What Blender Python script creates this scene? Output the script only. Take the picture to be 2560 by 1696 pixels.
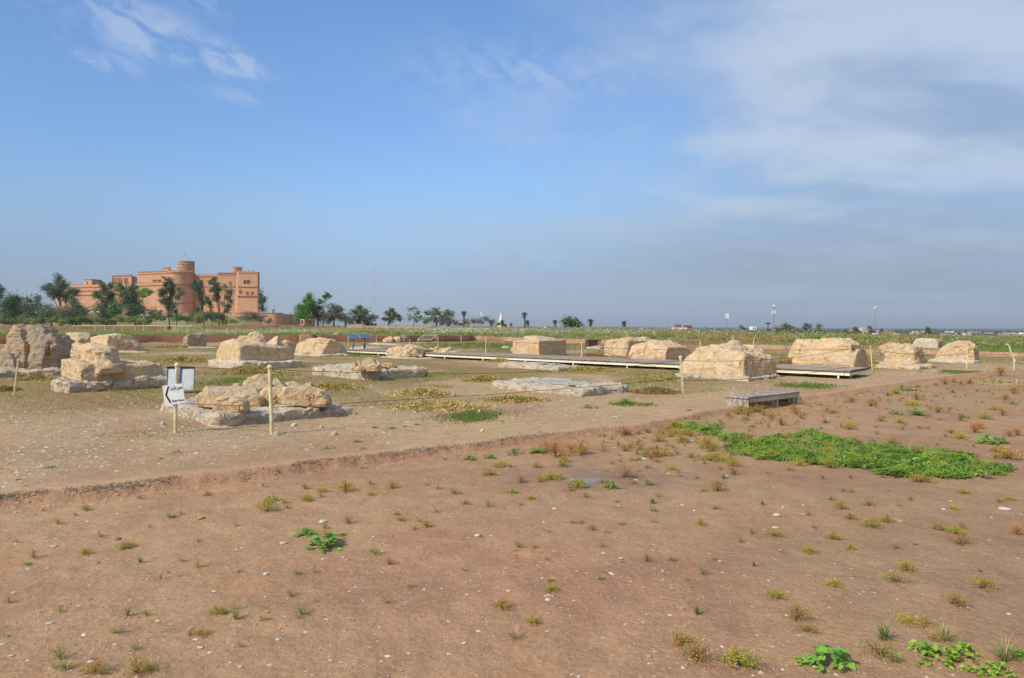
import bpy, bmesh, math, random
import numpy as np
from mathutils import Vector, Matrix

SC = bpy.context.scene
for o in list(bpy.data.objects):
    bpy.data.objects.remove(o)
R = math.radians
# ------------------------------------------------------------------ camera
F = 1707.0; EYE = 1.6; PITCH = math.atan(32.0 / F); ROLL = R(0.25)
_r = np.array([1.0, 0, 0]); _f = np.array([0, math.cos(PITCH), -math.sin(PITCH)]); _u = np.array([0, math.sin(PITCH), math.cos(PITCH)])
CR = _r * math.cos(ROLL) + _u * math.sin(ROLL); CU = _u * math.cos(ROLL) - _r * math.sin(ROLL); CF = _f
cd = bpy.data.cameras.new("camera"); cam = bpy.data.objects.new("camera", cd); SC.collection.objects.link(cam)
cd.sensor_width = 36.0; cd.sensor_fit = 'HORIZONTAL'; cd.lens = 36.0 * F / 2560.0
cd.clip_start = 0.05; cd.clip_end = 60000.0
M = Matrix((( CR[0], CU[0], -CF[0], 0), (CR[1], CU[1], -CF[1], 0), (CR[2], CU[2], -CF[2], EYE), (0, 0, 0, 1)))
cam.matrix_world = M
SC.camera = cam

def ray(px, py):
    return CR * (px - 1280) / F + CU * (848 - py) / F + CF
def G(px, py, z=0.0):
    d = ray(px, py); t = (z - EYE) / d[2]
    return np.array([d[0] * t, d[1] * t, z])
def PT(px, py, Y):
    d = ray(px, py); t = Y / d[1]
    return np.array([d[0] * t, Y, EYE + d[2] * t])
def PIX(p):
    q = np.array(p, float) - np.array([0, 0, EYE]); w = q @ CF
    return 1280 + F * (q @ CR) / w, 848 - F * (q @ CU) / w

# ------------------------------------------------------------------ sun and sky
SUN_AZ = R(233); SUN_EL = R(42)        # compass bearing of the sun, clockwise from +Y
sd = np.array([math.sin(SUN_AZ) * math.cos(SUN_EL), math.cos(SUN_AZ) * math.cos(SUN_EL), math.sin(SUN_EL)])
sl = bpy.data.lights.new("sun", 'SUN'); sl.energy = 3.9; sl.angle = R(0.6); sl.color = (1.0, 0.90, 0.71)
so = bpy.data.objects.new("sun", sl); SC.collection.objects.link(so)
so.rotation_euler = Vector(-sd).to_track_quat('-Z', 'Y').to_euler()
SC.view_settings.view_transform = 'Standard'; SC.view_settings.look = 'None'
SC.view_settings.exposure = 0.22; SC.view_settings.gamma = 1.0
try: SC.view_settings.use_curve_mapping = False
except Exception: pass
SC.cycles.max_bounces = 5; SC.cycles.transparent_max_bounces = 6; SC.cycles.volume_bounces = 0
SC.cycles.use_denoising = True

W = bpy.data.worlds.new("World"); SC.world = W; W.use_nodes = True
class NT:
    """small helper to write node trees"""
    def __init__(s, tree): s.t = tree; s.n = tree.nodes; s.l = tree.links
    def node(s, typ, **kw):
        n = s.n.new(typ)
        for k, v in kw.items(): setattr(n, k, v)
        return n
    def put(s, sock, v):
        if v is None: return
        if isinstance(v, bpy.types.NodeSocket): s.l.new(v, sock)
        else: sock.default_value = v
    def math(s, op, a, b=None, c=None, clamp=False):
        n = s.node('ShaderNodeMath', operation=op); n.use_clamp = clamp
        for i, v in enumerate((a, b, c)): s.put(n.inputs[i], v)
        return n.outputs[0]
    def vmath(s, op, a, b=None):
        n = s.node('ShaderNodeVectorMath', operation=op)
        s.put(n.inputs[0], a); s.put(n.inputs[1], b)
        return n.outputs[0]
    def sep(s, v):
        n = s.node('ShaderNodeSeparateXYZ'); s.put(n.inputs[0], v); return n.outputs
    def comb(s, x, y, z):
        n = s.node('ShaderNodeCombineXYZ')
        for i, v in enumerate((x, y, z)): s.put(n.inputs[i], v)
        return n.outputs[0]
    def noise(s, vec, scale, detail=4.0, rough=0.5, dist=0.0, out=0):
        n = s.node('ShaderNodeTexNoise'); s.put(n.inputs['Vector'], vec); n.inputs['Scale'].default_value = scale
        n.inputs['Detail'].default_value = detail; n.inputs['Roughness'].default_value = rough; n.inputs['Distortion'].default_value = dist
        return n.outputs[out]
    def rng(s, v, a, b, c=0.0, d=1.0, typ='SMOOTHSTEP'):
        n = s.node('ShaderNodeMapRange', interpolation_type=typ); n.clamp = True
        s.put(n.inputs[0], v)
        for i, q in enumerate((a, b, c, d)): s.put(n.inputs[1 + i], q)
        return n.outputs[0]
    def mix(s, fac, a, b, blend='MIX'):
        n = s.node('ShaderNodeMix', data_type='RGBA', blend_type=blend)
        s.put(n.inputs[0], fac); s.put(n.inputs[6], col(a)); s.put(n.inputs[7], col(b))
        return n.outputs[2]
def col(c):
    if isinstance(c, bpy.types.NodeSocket): return c
    return (c[0], c[1], c[2], 1.0)
def S(r, g, b):
    """sRGB 0-255 to linear"""
    f = lambda v: (v / 255 / 12.92) if v <= 10.3 else ((v / 255 + .055) / 1.055) ** 2.4
    return (f(r), f(g), f(b))

w = NT(W.node_tree); w.n.clear()
sky = w.node('ShaderNodeTexSky', sky_type='NISHITA'); sky.sun_disc = False
sky.sun_elevation = SUN_EL; sky.sun_rotation = SUN_AZ
sky.altitude = 80; sky.air_density = 1.15; sky.dust_density = 1.6; sky.ozone_density = 1.6
dirv = w.node('ShaderNodeTexCoord').outputs['Generated']
X, Y, Z = w.sep(dirv)
az = w.math('ARCTAN2', X, Y)
el = w.math('ARCSINE', Z)
azd = w.math('MULTIPLY', az, 57.29578); eld = w.math('MULTIPLY', el, 57.29578)
zz = w.math('ADD', w.math('MAXIMUM', Z, 0.0), 0.16)
flat = w.comb(w.math('DIVIDE', X, zz), w.math('DIVIDE', Y, zz), 0.0)
# cloud sheet: stretched streaks running away to the right
rot = w.node('ShaderNodeMapping'); rot.inputs['Rotation'].default_value = (0, 0, R(-38)); rot.inputs['Scale'].default_value = (0.75, 1.5, 1)
w.put(rot.inputs[0], flat)
n1 = w.noise(rot.outputs[0], 1.1, 7, 0.52, 0.35)
n2 = w.noise(rot.outputs[0], 0.42, 4, 0.5, 0.2)
n3 = w.noise(flat, 3.2, 6, 0.55, 0.3)
n5 = w.noise(w.comb(w.math('MULTIPLY', azd, 0.5), w.math('MULTIPLY', w.math('ADD', eld, w.math('MULTIPLY', azd, 0.28)), 0.8), 1.0), 1.0, 8, 0.6, 0.8)
n4 = w.noise(w.comb(w.math('MULTIPLY', azd, 0.16), w.math('MULTIPLY', w.math('ADD', eld, w.math('MULTIPLY', azd, 0.28)), 0.36), 3.0), 1.0, 7, 0.56, 0.5)
def gauss(a0, e0, sa, se, tilt=0.0):
    da = w.math('SUBTRACT', azd, a0); de = w.math('SUBTRACT', w.math('SUBTRACT', eld, e0), w.math('MULTIPLY', da, tilt))
    q = w.math('ADD', w.math('POWER', w.math('ABSOLUTE', w.math('DIVIDE', da, sa)), 2.0), w.math('POWER', w.math('ABSOLUTE', w.math('DIVIDE', de, se)), 2.0))
    return w.math('EXPONENT', w.math('MULTIPLY', q, -1.0))
# big veil over the right-hand part of the sky: boundary runs from upper right down to the left
edge = w.math('ADD', w.math('ADD', azd, w.math('MULTIPLY', eld, -0.42)), w.math('ADD', w.math('MULTIPLY', w.math('SUBTRACT', n1, 0.5), 34.0), w.math('MULTIPLY', w.math('SUBTRACT', n3, 0.5), 26.0)))
veil = w.rng(edge, -16.0, 20.0)
veil = w.math('MULTIPLY', veil, w.rng(w.math('ADD', n2, w.math('MULTIPLY', n1, 0.5)), 0.42, 0.90, 0.65, 1.0))
veil = w.math('MULTIPLY', veil, w.rng(eld, 0.0, 6.0, 0.45, 1.0))
# wisps on the left
wl = w.math('MAXIMUM', gauss(-28.0, 20.6, 4.6, 2.0, -0.14), w.math('MULTIPLY', gauss(-22.8, 19.6, 3.6, 1.4, -0.16), 1.05))
wl = w.math('MAXIMUM', wl, w.math('MULTIPLY', gauss(-31.6, 18.2, 3.6, 1.0, -0.05), 0.75))
wl = w.math('MAXIMUM', wl, w.math('MULTIPLY', gauss(-22.0, 17.2, 3.6, 0.7, -0.08), 0.5))
wl = w.math('MAXIMUM', wl, w.math('MULTIPLY', gauss(-34.5, 21.5, 5.5, 2.5, -0.3), 0.5))
wl = w.math('MAXIMUM', wl, w.math('MULTIPLY', gauss(-24.5, 23.4, 4.5, 1.3, -0.2), 0.45))
wl = w.math('MULTIPLY', wl, w.rng(w.math('ADD', w.math('MULTIPLY', n4, .55), w.math('MULTIPLY', n5, .45)), 0.36, 0.58, 0.12, 1.1))
wl = w.rng(wl, 0.05, 0.95)
ws = w.math('MAXIMUM', w.math('MULTIPLY', gauss(3.0, 20.0, 11.0, 2.2, -0.03), 0.8), w.math('MULTIPLY', gauss(-13.0, 9.6, 14.0, 0.9, -0.03), 0.4))
ws = w.math('MAXIMUM', ws, w.math('MULTIPLY', gauss(-1.0, 13.6, 8.0, 2.4, 0.15), 0.65))
ws = w.math('MULTIPLY', ws, w.rng(w.math('ADD', w.math('MULTIPLY', n1, 0.45), w.math('MULTIPLY', n5, 0.55)), 0.40, 0.62, 0.1, 1.0))
skyc = w.mix(1.0, sky.outputs[0], (0.135, 0.135, 0.135), 'MULTIPLY')
# blue of the photograph's air, warmer and paler near the horizon
skyc = w.mix(1.0, skyc, (0.76, 0.985, 1.26), 'MULTIPLY')
skyc = w.mix(w.rng(eld, 1.0, 14.5, 0.95, 0.0), skyc, (0.315, 0.430, 0.610))
skyc = w.mix(w.rng(eld, -1.0, 6.5, 0.95, 0.0), skyc, (0.355, 0.420, 0.478))
skyc = w.mix(w.rng(azd, -42.0, -8.0, 0.75, 0.0), skyc, w.mix(1.0, skyc, (0.74, 0.76, 0.80), 'MULTIPLY'))
lum = w.rng(w.math('ADD', w.math('MULTIPLY', n1, 0.7), w.math('MULTIPLY', n3, 0.3)), 0.40, 0.60)
vc = w.mix(lum, w.mix(w.rng(eld, 4.0, 15.0), (0.255, 0.325, 0.43), (0.27, 0.365, 0.525)), w.mix(w.rng(eld, 4.0, 13.0), (0.31, 0.385, 0.49), (0.45, 0.53, 0.655)))
skyc = w.mix(w.math('MULTIPLY', veil, 0.92), skyc, vc)
skyc = w.mix(w.math('MULTIPLY', ws, 0.85), skyc, (0.37, 0.48, 0.68))
skyc = w.mix(w.math('MULTIPLY', wl, 0.48), skyc, (0.50, 0.57, 0.71))
bg = w.node('ShaderNodeBackground'); w.put(bg.inputs[0], skyc); bg.inputs[1].default_value = 1.0
wo = w.node('ShaderNodeOutputWorld'); w.l.new(bg.outputs[0], wo.inputs[0])

# ------------------------------------------------------------------ object helpers
def tag(o, label=None, cat=None, group=None, kind=None):
    if label: o['label'] = label
    if cat: o['category'] = cat
    if group: o['group'] = group
    if kind: o['kind'] = kind
    return o
def link(o, parent=None):
    SC.collection.objects.link(o)
    if parent is not None: o.parent = parent
    return o
def empty(name, loc, label=None, cat=None, group=None):
    o = bpy.data.objects.new(name, None); o.location = [float(v) for v in loc]; o.empty_display_size = 0.2
    link(o); return tag(o, label, cat, group)
def kids(o): return [c for c in bpy.data.objects if c.parent == o]
def fastmesh(name, V, Fc, mats, cols=None, smooth=False, mi=None):
    """V Nx3, Fc MxK (all faces with K corners)"""
    V = np.asarray(V, np.float32); Fc = np.asarray(Fc, np.int32)
    me = bpy.data.meshes.new(name); n, k = Fc.shape
    me.vertices.add(len(V)); me.vertices.foreach_set('co', V.ravel())
    me.loops.add(n * k); me.loops.foreach_set('vertex_index', Fc.ravel())
    me.polygons.add(n); me.polygons.foreach_set('loop_start', np.arange(0, n * k, k, dtype=np.int32))
    try: me.polygons.foreach_set('loop_total', np.full(n, k, dtype=np.int32))
    except Exception: pass
    if smooth: me.polygons.foreach_set('use_smooth', np.ones(n, bool))
    for m in (mats if isinstance(mats, (list, tuple)) else [mats]): me.materials.append(m)
    if mi is not None: me.polygons.foreach_set('material_index', np.asarray(mi, np.int32))
    me.update(calc_edges=True)
    if cols is not None:
        cols = np.asarray(cols, np.float32)
        if len(cols) == n and len(cols) != len(V):
            a = me.color_attributes.new('Col', 'FLOAT_COLOR', 'CORNER'); c = np.repeat(cols, k, axis=0)
        else:
            a = me.color_attributes.new('Col', 'FLOAT_COLOR', 'POINT'); c = cols
        c4 = np.ones((len(c), 4), np.float32); c4[:, :c.shape[1]] = c
        a.data.foreach_set('color', c4.ravel())
    return me
def obj(name, me, parent=None, loc=None, rz=None):
    o = bpy.data.objects.new(name, me)
    if loc is not None: o.location = [float(v) for v in loc]
    if rz is not None: o.rotation_euler[2] = rz
    return link(o, parent)
class MB:
    """collects boxes, prisms, tubes; builds ONE mesh object"""
    def __init__(s): s.v = []; s.f = []
    def add(s, vs, fs):
        b = len(s.v); s.v += [tuple(float(c) for c in v) for v in vs]; s.f += [tuple(b + i for i in f) for f in fs]; return s
    def box(s, x0, x1, y0, y1, z0, z1):
        return s.add([(x0, y0, z0), (x1, y0, z0), (x1, y1, z0), (x0, y1, z0), (x0, y0, z1), (x1, y0, z1), (x1, y1, z1), (x0, y1, z1)],
                     [(3, 2, 1, 0), (4, 5, 6, 7), (0, 1, 5, 4), (1, 2, 6, 5), (2, 3, 7, 6), (3, 0, 4, 7)])
    def prism(s, base, top):
        n = len(base); fs = [tuple(reversed(range(n))), tuple(range(n, 2 * n))]
        fs += [(i, (i + 1) % n, n + (i + 1) % n, n + i) for i in range(n)]
        return s.add(list(base) + list(top), fs)
    def obox(s, c, ax, ay, az):
        """oriented box: centre and three half vectors"""
        c, ax, ay, az = (np.array(q, float) for q in (c, ax, ay, az))
        vs = [c + i * ax + j * ay + k * az for k in (-1, 1) for (i, j) in ((-1, -1), (1, -1), (1, 1), (-1, 1))]
        return s.add(vs, [(3, 2, 1, 0), (4, 5, 6, 7), (0, 1, 5, 4), (1, 2, 6, 5), (2, 3, 7, 6), (3, 0, 4, 7)])
    def tube(s, pts, rads, n=8, caps=True):
        pts = [np.array(p, float) for p in pts]
        if not hasattr(rads, '__len__'): rads = [rads] * len(pts)
        b0 = len(s.v); ringi = []
        for i, p in enumerate(pts):
            t = pts[min(i + 1, len(pts) - 1)] - pts[max(i - 1, 0)]; t = t / (np.linalg.norm(t) + 1e-9)
            a = np.array([0, 0, 1.0]) if abs(t[2]) < .9 else np.array([1.0, 0, 0])
            u = np.cross(t, a); u /= np.linalg.norm(u); v = np.cross(t, u)
            ringi.append(len(s.v))
            for k in range(n):
                q = p + rads[i] * (u * math.cos(2 * math.pi * k / n) + v * math.sin(2 * math.pi * k / n))
                s.v.append(tuple(float(c) for c in q))
        for i in range(len(pts) - 1):
            for k in range(n):
                a_, b_ = ringi[i] + k, ringi[i] + (k + 1) % n
                s.f.append((a_, ringi[i + 1] + k, ringi[i + 1] + (k + 1) % n, b_))
        if caps:
            s.f.append(tuple(ringi[0] + k for k in range(n))); s.f.append(tuple(ringi[-1] + k for k in reversed(range(n))))
        return s
    def ball(s, c, r, n=8, sz=1.0):
        c = np.array(c, float); pts = [c + np.array([0, 0, r * sz * math.cos(math.pi * i / 6)]) for i in range(7)]
        return s.tube([p for p in pts], [max(1e-4, r * math.sin(math.pi * i / 6)) for i in range(7)], n)
    def lathe(s, c, prof, n=24):
        """prof: list of (radius, z) bottom to top around centre c"""
        b = len(s.v)
        for (r_, z_) in prof:
            for k in range(n): s.v.append((float(c[0] + r_ * math.cos(2 * math.pi * k / n)), float(c[1] + r_ * math.sin(2 * math.pi * k / n)), float(z_)))
        for i in range(len(prof) - 1):
            for k in range(n): s.f.append((b + i * n + k, b + i * n + (k + 1) % n, b + (i + 1) * n + (k + 1) % n, b + (i + 1) * n + k))
        s.f.append(tuple(b + k for k in reversed(range(n)))); s.f.append(tuple(b + (len(prof) - 1) * n + k for k in range(n)))
        return s
    def build(s, name, mat, parent=None, smooth=False, bevel=0.0):
        me = bpy.data.meshes.new(name)
        off = np.array(parent.matrix_basis.translation) if parent is not None else None
        if parent is not None and parent.parent is not None: off = off + np.array(parent.parent.matrix_basis.translation)
        vs = s.v if off is None else [(v[0] - off[0], v[1] - off[1], v[2] - off[2]) for v in s.v]
        me.from_pydata(vs, [], s.f); me.materials.append(mat)
        bm = bmesh.new(); bm.from_mesh(me); bmesh.ops.recalc_face_normals(bm, faces=bm.faces)
        if bevel: bmesh.ops.bevel(bm, geom=list(bm.edges), offset=bevel, segments=1, affect='EDGES')
        bm.to_mesh(me); bm.free()
        if smooth: me.polygons.foreach_set('use_smooth', np.ones(len(me.polygons), bool))
        return obj(name, me, parent)

# ------------------------------------------------------------------ numpy noise
def _hash(i, j, k, seed):
    n = (i * 374761393 + j * 668265263 + k * 2147483647 + seed * 974634777).astype(np.int64)
    n = (n ^ (n >> 13)) * 1274126177 & 0xffffffff
    n = (n ^ (n >> 16)) & 0xffffff
    return n.astype(np.float64) / 0xffffff
def vnoise(p, seed=0):
    p = np.asarray(p, float); i = np.floor(p).astype(np.int64); f = p - i; f = f * f * (3 - 2 * f)
    r = 0
    for dx in (0, 1):
        wx = f[:, 0] if dx else 1 - f[:, 0]
        for dy in (0, 1):
            wy = f[:, 1] if dy else 1 - f[:, 1]
            for dz in (0, 1):
                wz = f[:, 2] if dz else 1 - f[:, 2]
                r = r + wx * wy * wz * _hash(i[:, 0] + dx, i[:, 1] + dy, i[:, 2] + dz, seed)
    return r * 2 - 1
def fbm(p, seed=0, oct=4, gain=0.5):
    a = 1.0; s = 0; t = 0
    for o in range(oct):
        s = s + a * vnoise(np.asarray(p) * 2 ** o + 17.3 * o, seed + o); t += a; a *= gain
    return s / t
def fbm2(x, y, seed=0, oct=4, gain=.5): return fbm(np.stack([x, y, np.zeros_like(x) + .37], 1), seed, oct, gain)
def sstep(a, b, x):
    t = np.clip((x - a) / (b - a), 0, 1); return t * t * (3 - 2 * t)

# ------------------------------------------------------------------ materials
def newmat(name):
    m = bpy.data.materials.new(name); m.use_nodes = True
    t = NT(m.node_tree); b = t.n['Principled BSDF']; b.inputs['Roughness'].default_value = 0.9
    try: b.inputs['Specular IOR Level'].default_value = 0.25
    except Exception: pass
    return m, t, b
def bump(t, b, h, strength, dist):
    n = t.node('ShaderNodeBump'); n.inputs['Strength'].default_value = strength; n.inputs['Distance'].default_value = dist
    t.put(n.inputs['Height'], h); t.l.new(n.outputs[0], b.inputs['Normal'])
def flatmat(name, c, rough=0.8, metal=0.0, var=0.12, scale=6.0, c2=None):
    m, t, b = newmat(name); P = t.node('ShaderNodeTexCoord').outputs['Object']
    n = t.noise(P, scale, 5, 0.6)
    c2 = c2 or tuple(v * (1 - var * 2.2) for v in c)
    t.put(b.inputs['Base Color'], t.mix(t.rng(n, 0.35, 0.65), c2, tuple(min(1, v * (1 + var)) for v in c)))
    b.inputs['Roughness'].default_value = rough; b.inputs['Metallic'].default_value = metal; b.inputs['Specular IOR Level'].default_value = .04 if rough >= .6 else .25
    return m
def attrmat(name, rough=0.85, trans=0.0, spec=0.2, var=0.0, vscale=3.0):
    m, t, b = newmat(name); a = t.node('ShaderNodeAttribute', attribute_name='Col')
    c = a.outputs[0]
    if var: c = t.mix(t.rng(t.noise(t.node('ShaderNodeTexCoord').outputs['Object'], vscale, 3), .3, .7, 0, var), c, t.mix(1.0, c, (1.35, 1.2, .8), 'MULTIPLY'))
    t.put(b.inputs['Base Color'], c); b.inputs['Roughness'].default_value = rough
    b.inputs['Specular IOR Level'].default_value = spec
    if trans:
        tr = t.node('ShaderNodeBsdfTranslucent'); t.put(tr.inputs[0], c); mx = t.node('ShaderNodeMixShader'); mx.inputs[0].default_value = trans
        t.l.new(b.outputs[0], mx.inputs[1]); t.l.new(tr.outputs[0], mx.inputs[2]); t.l.new(mx.outputs[0], t.n['Material Output'].inputs[0])
    return m
M_LEAF = attrmat('leaf', trans=0.42); M_BLADE = attrmat('blade', trans=0.5); M_STONELET = attrmat('pebble_stone', rough=0.8)
M_STRAW = attrmat('straw', trans=0.15)

def rockmat(name, lit, grey, rust=0.25, greyamt=0.5, gscale=1.6):
    m, t, b = newmat(name); P = t.node('ShaderNodeTexCoord').outputs['Object']
    geo = t.node('ShaderNodeNewGeometry'); nz = t.sep(geo.outputs['Normal'])[2]
    big = t.noise(P, gscale, 5, 0.6, 0.4); mid = t.noise(P, 5.5, 6, 0.62, 0.6); fine = t.noise(P, 38, 4, 0.6)
    c = t.mix(t.rng(mid, 0.35, 0.66), tuple(v * .72 for v in lit), tuple(min(.95, v * 1.10) for v in lit))
    c = t.mix(t.math('MULTIPLY', t.rng(big, 0.50, 0.64), rust), c, (0.50, 0.27, 0.12))
    st_ = t.noise(t.vmath('MULTIPLY', P, (2.2, 2.2, 7.0)), 1.0, 5, 0.6, 0.4); c = t.mix(t.rng(st_, .54, .70, 0, .45), c, tuple(v * .5 for v in lit)); c = t.mix(t.rng(st_, .46, .34, 0, .35), c, (0.74, 0.64, 0.48))
    up = t.math('ADD', t.rng(nz, 0.25, 0.85, 0.0, 0.45), t.rng(big, 0.62, 0.38, 0.0, 0.6))
    c = t.mix(t.math('MULTIPLY', t.math('MULTIPLY', up, t.rng(mid, 0.3, 0.55, 0.35, 1.0)), greyamt, clamp=True), c, grey)
    # pits and cracks
    vo = t.node('ShaderNodeTexVoronoi', feature='DISTANCE_TO_EDGE'); vo.inputs['Scale'].default_value = 0.85
    wp = t.mix(0.34, P, t.noise(P, 3.0, 4, 0.6, out=1)); t.put(vo.inputs['Vector'], wp)
    crack = t.math('MULTIPLY', t.rng(vo.outputs[0], 0.0, 0.018, 1.0, 0.0), t.rng(big, 0.52, 0.62))
    pit = t.rng(t.noise(P, 16, 3, 0.5), 0.66, 0.74)
    c = t.mix(t.math('MULTIPLY', t.math('MAXIMUM', crack, t.math('MULTIPLY', pit, 0.6)), 0.6), c, tuple(v * .5 for v in grey))
    c = t.mix(t.rng(fine, 0.3, 0.7, 0.22, 0.0), c, tuple(v * .6 for v in lit))
    t.put(b.inputs['Base Color'], c)
    h = t.math('ADD', t.math('MULTIPLY', mid, 0.6), t.math('MULTIPLY', fine, 0.22))
    h = t.math('SUBTRACT', h, t.math('ADD', t.math('MULTIPLY', crack, 0.5), t.math('MULTIPLY', pit, 0.3)))
    bump(t, b, h, 1.0, 0.09)
    return m
M_ROCK = rockmat('limestone', (0.66, 0.455, 0.245), (0.47, 0.40, 0.31), 0.30, 0.62)
M_ROCKP = rockmat('pale_limestone', (0.60, 0.49, 0.345), (0.50, 0.47, 0.42), 0.08, 0.8)
M_CONG = rockmat('weathered_limestone', (0.46, 0.325, 0.20), (0.28, 0.245, 0.20), 0.5, 0.8, 2.2)
M_PLINTH = rockmat('plinth_limestone', (0.58, 0.455, 0.30), (0.40, 0.365, 0.32), 0.16, 0.9, 1.1)
M_CREAM = flatmat('cream_paint', (0.66, 0.60, 0.33), 0.55, 0, 0.08, 9, (0.50, 0.42, 0.24))
M_ROPE = flatmat('rope', (0.13, 0.075, 0.045), 0.9)
M_WHITE = flatmat('white_paint', (0.80, 0.80, 0.78), 0.5, 0, 0.03)
M_BLACK = flatmat('black_print', (0.02, 0.02, 0.022), 0.6)
M_STEEL = flatmat('grey_steel', (0.24, 0.26, 0.28), 0.5, 0.3, .15)
# ------------------------------------------------------------------ terrain
LEDGE = [G(*p) for p in [(-500, 1330), (0, 1244), (380, 1202), (757, 1160), (1060, 1122), (1373, 1087), (1600, 1063), (1817, 1022), (2011, 993), (2200, 965), (2380, 939), (2560, 925), (2900, 905)]]
LX = np.array([p[0] for p in LEDGE]); LY = np.array([p[1] for p in LEDGE])
def yl(x): return np.interp(x, LX, LY) + 0.05 * np.sin(x * 2.1) + .03 * np.sin(x * 5.3 + 1)
WALLP = [(-700, 866, 840), (0, 861, 837), (400, 857, 837), (752, 857, 838), (1000, 856, 839), (1181, 853, 839), (1260, 853, 843), (1400, 857, 847), (1560, 861, 851), (1700, 864, 855), (1870, 871, 861), (2160, 880, 872), (2560, 892, 883), (3100, 905, 896)]
WB = [G(p[0], p[1]) for p in WALLP]; WZT = [PT(p[0], p[2], b[1])[2] for p, b in zip(WALLP, WB)]
WX = np.array([b[0] for b in WB]); WY = np.array([b[1] for b in WB]); WZT = np.array(WZT)
def yb(x): return np.interp(x, WX, WY)
EA = np.radians([-60, -30, -19, -12, -4, 2, 8, 14, 20, 25, 32, 38, 60]); EY_ = np.array([520, 520, 420, 240, 185, 165, 140, 110, 92, 80, 68, 62, 60.])
FZ = np.array([1.5, 1.5, 1.5, 1.35, 1.1, .9, .75, .55, .4, .35, .3, .25, .25])
PLAIN = -11.0
def gz(x, y):
    x = np.atleast_1d(np.asarray(x, float)); y = np.atleast_1d(np.asarray(y, float))
    s = y - yl(x) + 0.10 * fbm2(x * 2.2, y * 2.2, 5, 3)
    wdt = np.interp(x, [-6, 0, 8], [0.26, 0.2, 0.3]); drop = np.interp(x, [-6, 0, 6, 16], [0.10, 0.085, 0.07, 0.045])
    st = sstep(-wdt, 0.0, s)
    z = -drop * (1 - st)
    near = np.exp(-(y / 30) ** 2)
    z = z + near * (0.022 * fbm2(x * .7, y * .7, 1, 3) * (1 - .3 * st) + 0.009 * fbm2(x * 4.5, y * 4.5, 2, 4))
    z = z + near * 0.02 * np.exp(-((s - .12) / .15) ** 2)
    z = z - near * 0.03 * fbm2(x * 6, y * 6, 9, 3) * np.exp(-((s + .12) / .14) ** 2)
    r = sstep(0.12, 0.62, y - yb(x)); zt = np.interp(x, WX, WZT) - 0.03
    a = np.arctan2(x, np.maximum(y, 1e-3)); fe = np.interp(a, EA, EY_); fz = np.interp(a, EA, FZ)
    field = zt + (fz - zt) * sstep(0, 1, (y - yb(x)) / np.maximum(fe - yb(x), 5)) + .06 * fbm2(x * .25, y * .25, 3, 3)
    z = z * (1 - r) + field * r
    # mound under the castle
    mx = x / np.maximum(y, 1) ; m = sstep(238, 300, y) * sstep(-1.2, -0.80, mx) * (1 - sstep(-0.40, -0.35, mx)) * (1 - sstep(380, 480, y))
    z = z + m * (4.3 + .5 * fbm2(x * .06, y * .06, 7, 3))
    e = sstep(0, 34, y - fe)
    z = z * (1 - e) + PLAIN * e
    z = z + sstep(1200, 6000, y) * (26 * (fbm2(x * .00035, y * .00035, 8, 3) + .1))
    z = np.where(y < -2, -0.13, z)
    return z
def GG(px, py, dz=0.0):
    z = 0.0
    for _ in range(4):
        p = G(px, py, z); z = float(gz(p[0], p[1])[0]) + dz
    return G(px, py, z)

aa = np.radians(np.concatenate([np.linspace(-88, -46, 60), np.linspace(-45.8, 45.8, 980), np.linspace(46, 88, 60)]))
rr = np.concatenate([np.geomspace(1.3, 36, 620), np.arange(36.4, 86, .42), np.geomspace(86.5, 42000, 190)])
A_, R_ = np.meshgrid(aa, rr); gx = (R_ * np.sin(A_)).ravel(); gy = (R_ * np.cos(A_)).ravel(); gzv = gz(gx, gy)
rgd_ = np.random.default_rng(4); nearm = np.where((gy > 1) & (gy < 12))[0]
for _ in range(170):
    fx, fy = rgd_.uniform(-8, 9), rgd_.uniform(2.6, 11); th_ = rgd_.uniform(0, 3.14); a_, b0_ = rgd_.uniform(.06, .16), rgd_.uniform(.04, .07)
    dx, dy = gx[nearm] - fx, gy[nearm] - fy; m_ = (np.abs(dx) < .5) & (np.abs(dy) < .5); ix = nearm[m_]; dx, dy = dx[m_], dy[m_]; u_ = (dx * math.cos(th_) + dy * math.sin(th_)) / a_; v_ = (-dx * math.sin(th_) + dy * math.cos(th_)) / b0_; q_ = u_ ** 2 + v_ ** 2
    gzv[ix] += rgd_.uniform(.004, .010) * (-np.exp(-q_) + .45 * np.exp(-(np.sqrt(q_) - 1.7) ** 2 * 3))
nc, nr = len(aa), len(rr)
ii = (np.arange(nr - 1)[:, None] * nc + np.arange(nc - 1)[None, :]).ravel()
quads = np.stack([ii, ii + 1, ii + nc + 1, ii + nc], 1)
def lerp(a, b, t): return a + (b - a) * t[:, None]
def C3(c, n): return np.tile(np.array(c, float), (n, 1))
def grassmask(x, y):
    s = y - yl(x)
    m = sstep(0.12, 0.34, fbm2(x * .22, y * .16, 21, 4) * .75 + .27 + .12 * fbm2(x * 1.4, y * 1.4, 22, 3))
    m = np.maximum(m, .75 * sstep(-2, 3, x) * (y > 14) * sstep(-.05, .25, fbm2(x * .5, y * .22, 26, 4)))
    m = m * sstep(2.0, 5.5, s + 1.2 * fbm2(x * .4, y * .4, 23, 2)) * (1 - .8 * np.exp(-((x + 9) / 4) ** 2 - ((y - 10) / 3.5) ** 2))
    return m * (y < yb(x) + .3)
n = len(gx); s_ = gy - yl(gx)
fgc = lerp(C3((.360, .220, .122), n), C3((.315, .182, .106), n), sstep(-.1, .35, fbm2(gx * .9, gy * .9, 11, 4)))
fgc = lerp(fgc, C3((.35, .232, .130), n), sstep(-.05, .45, fbm2(gx * .45, gy * .45, 12, 3)) * .7)
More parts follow.
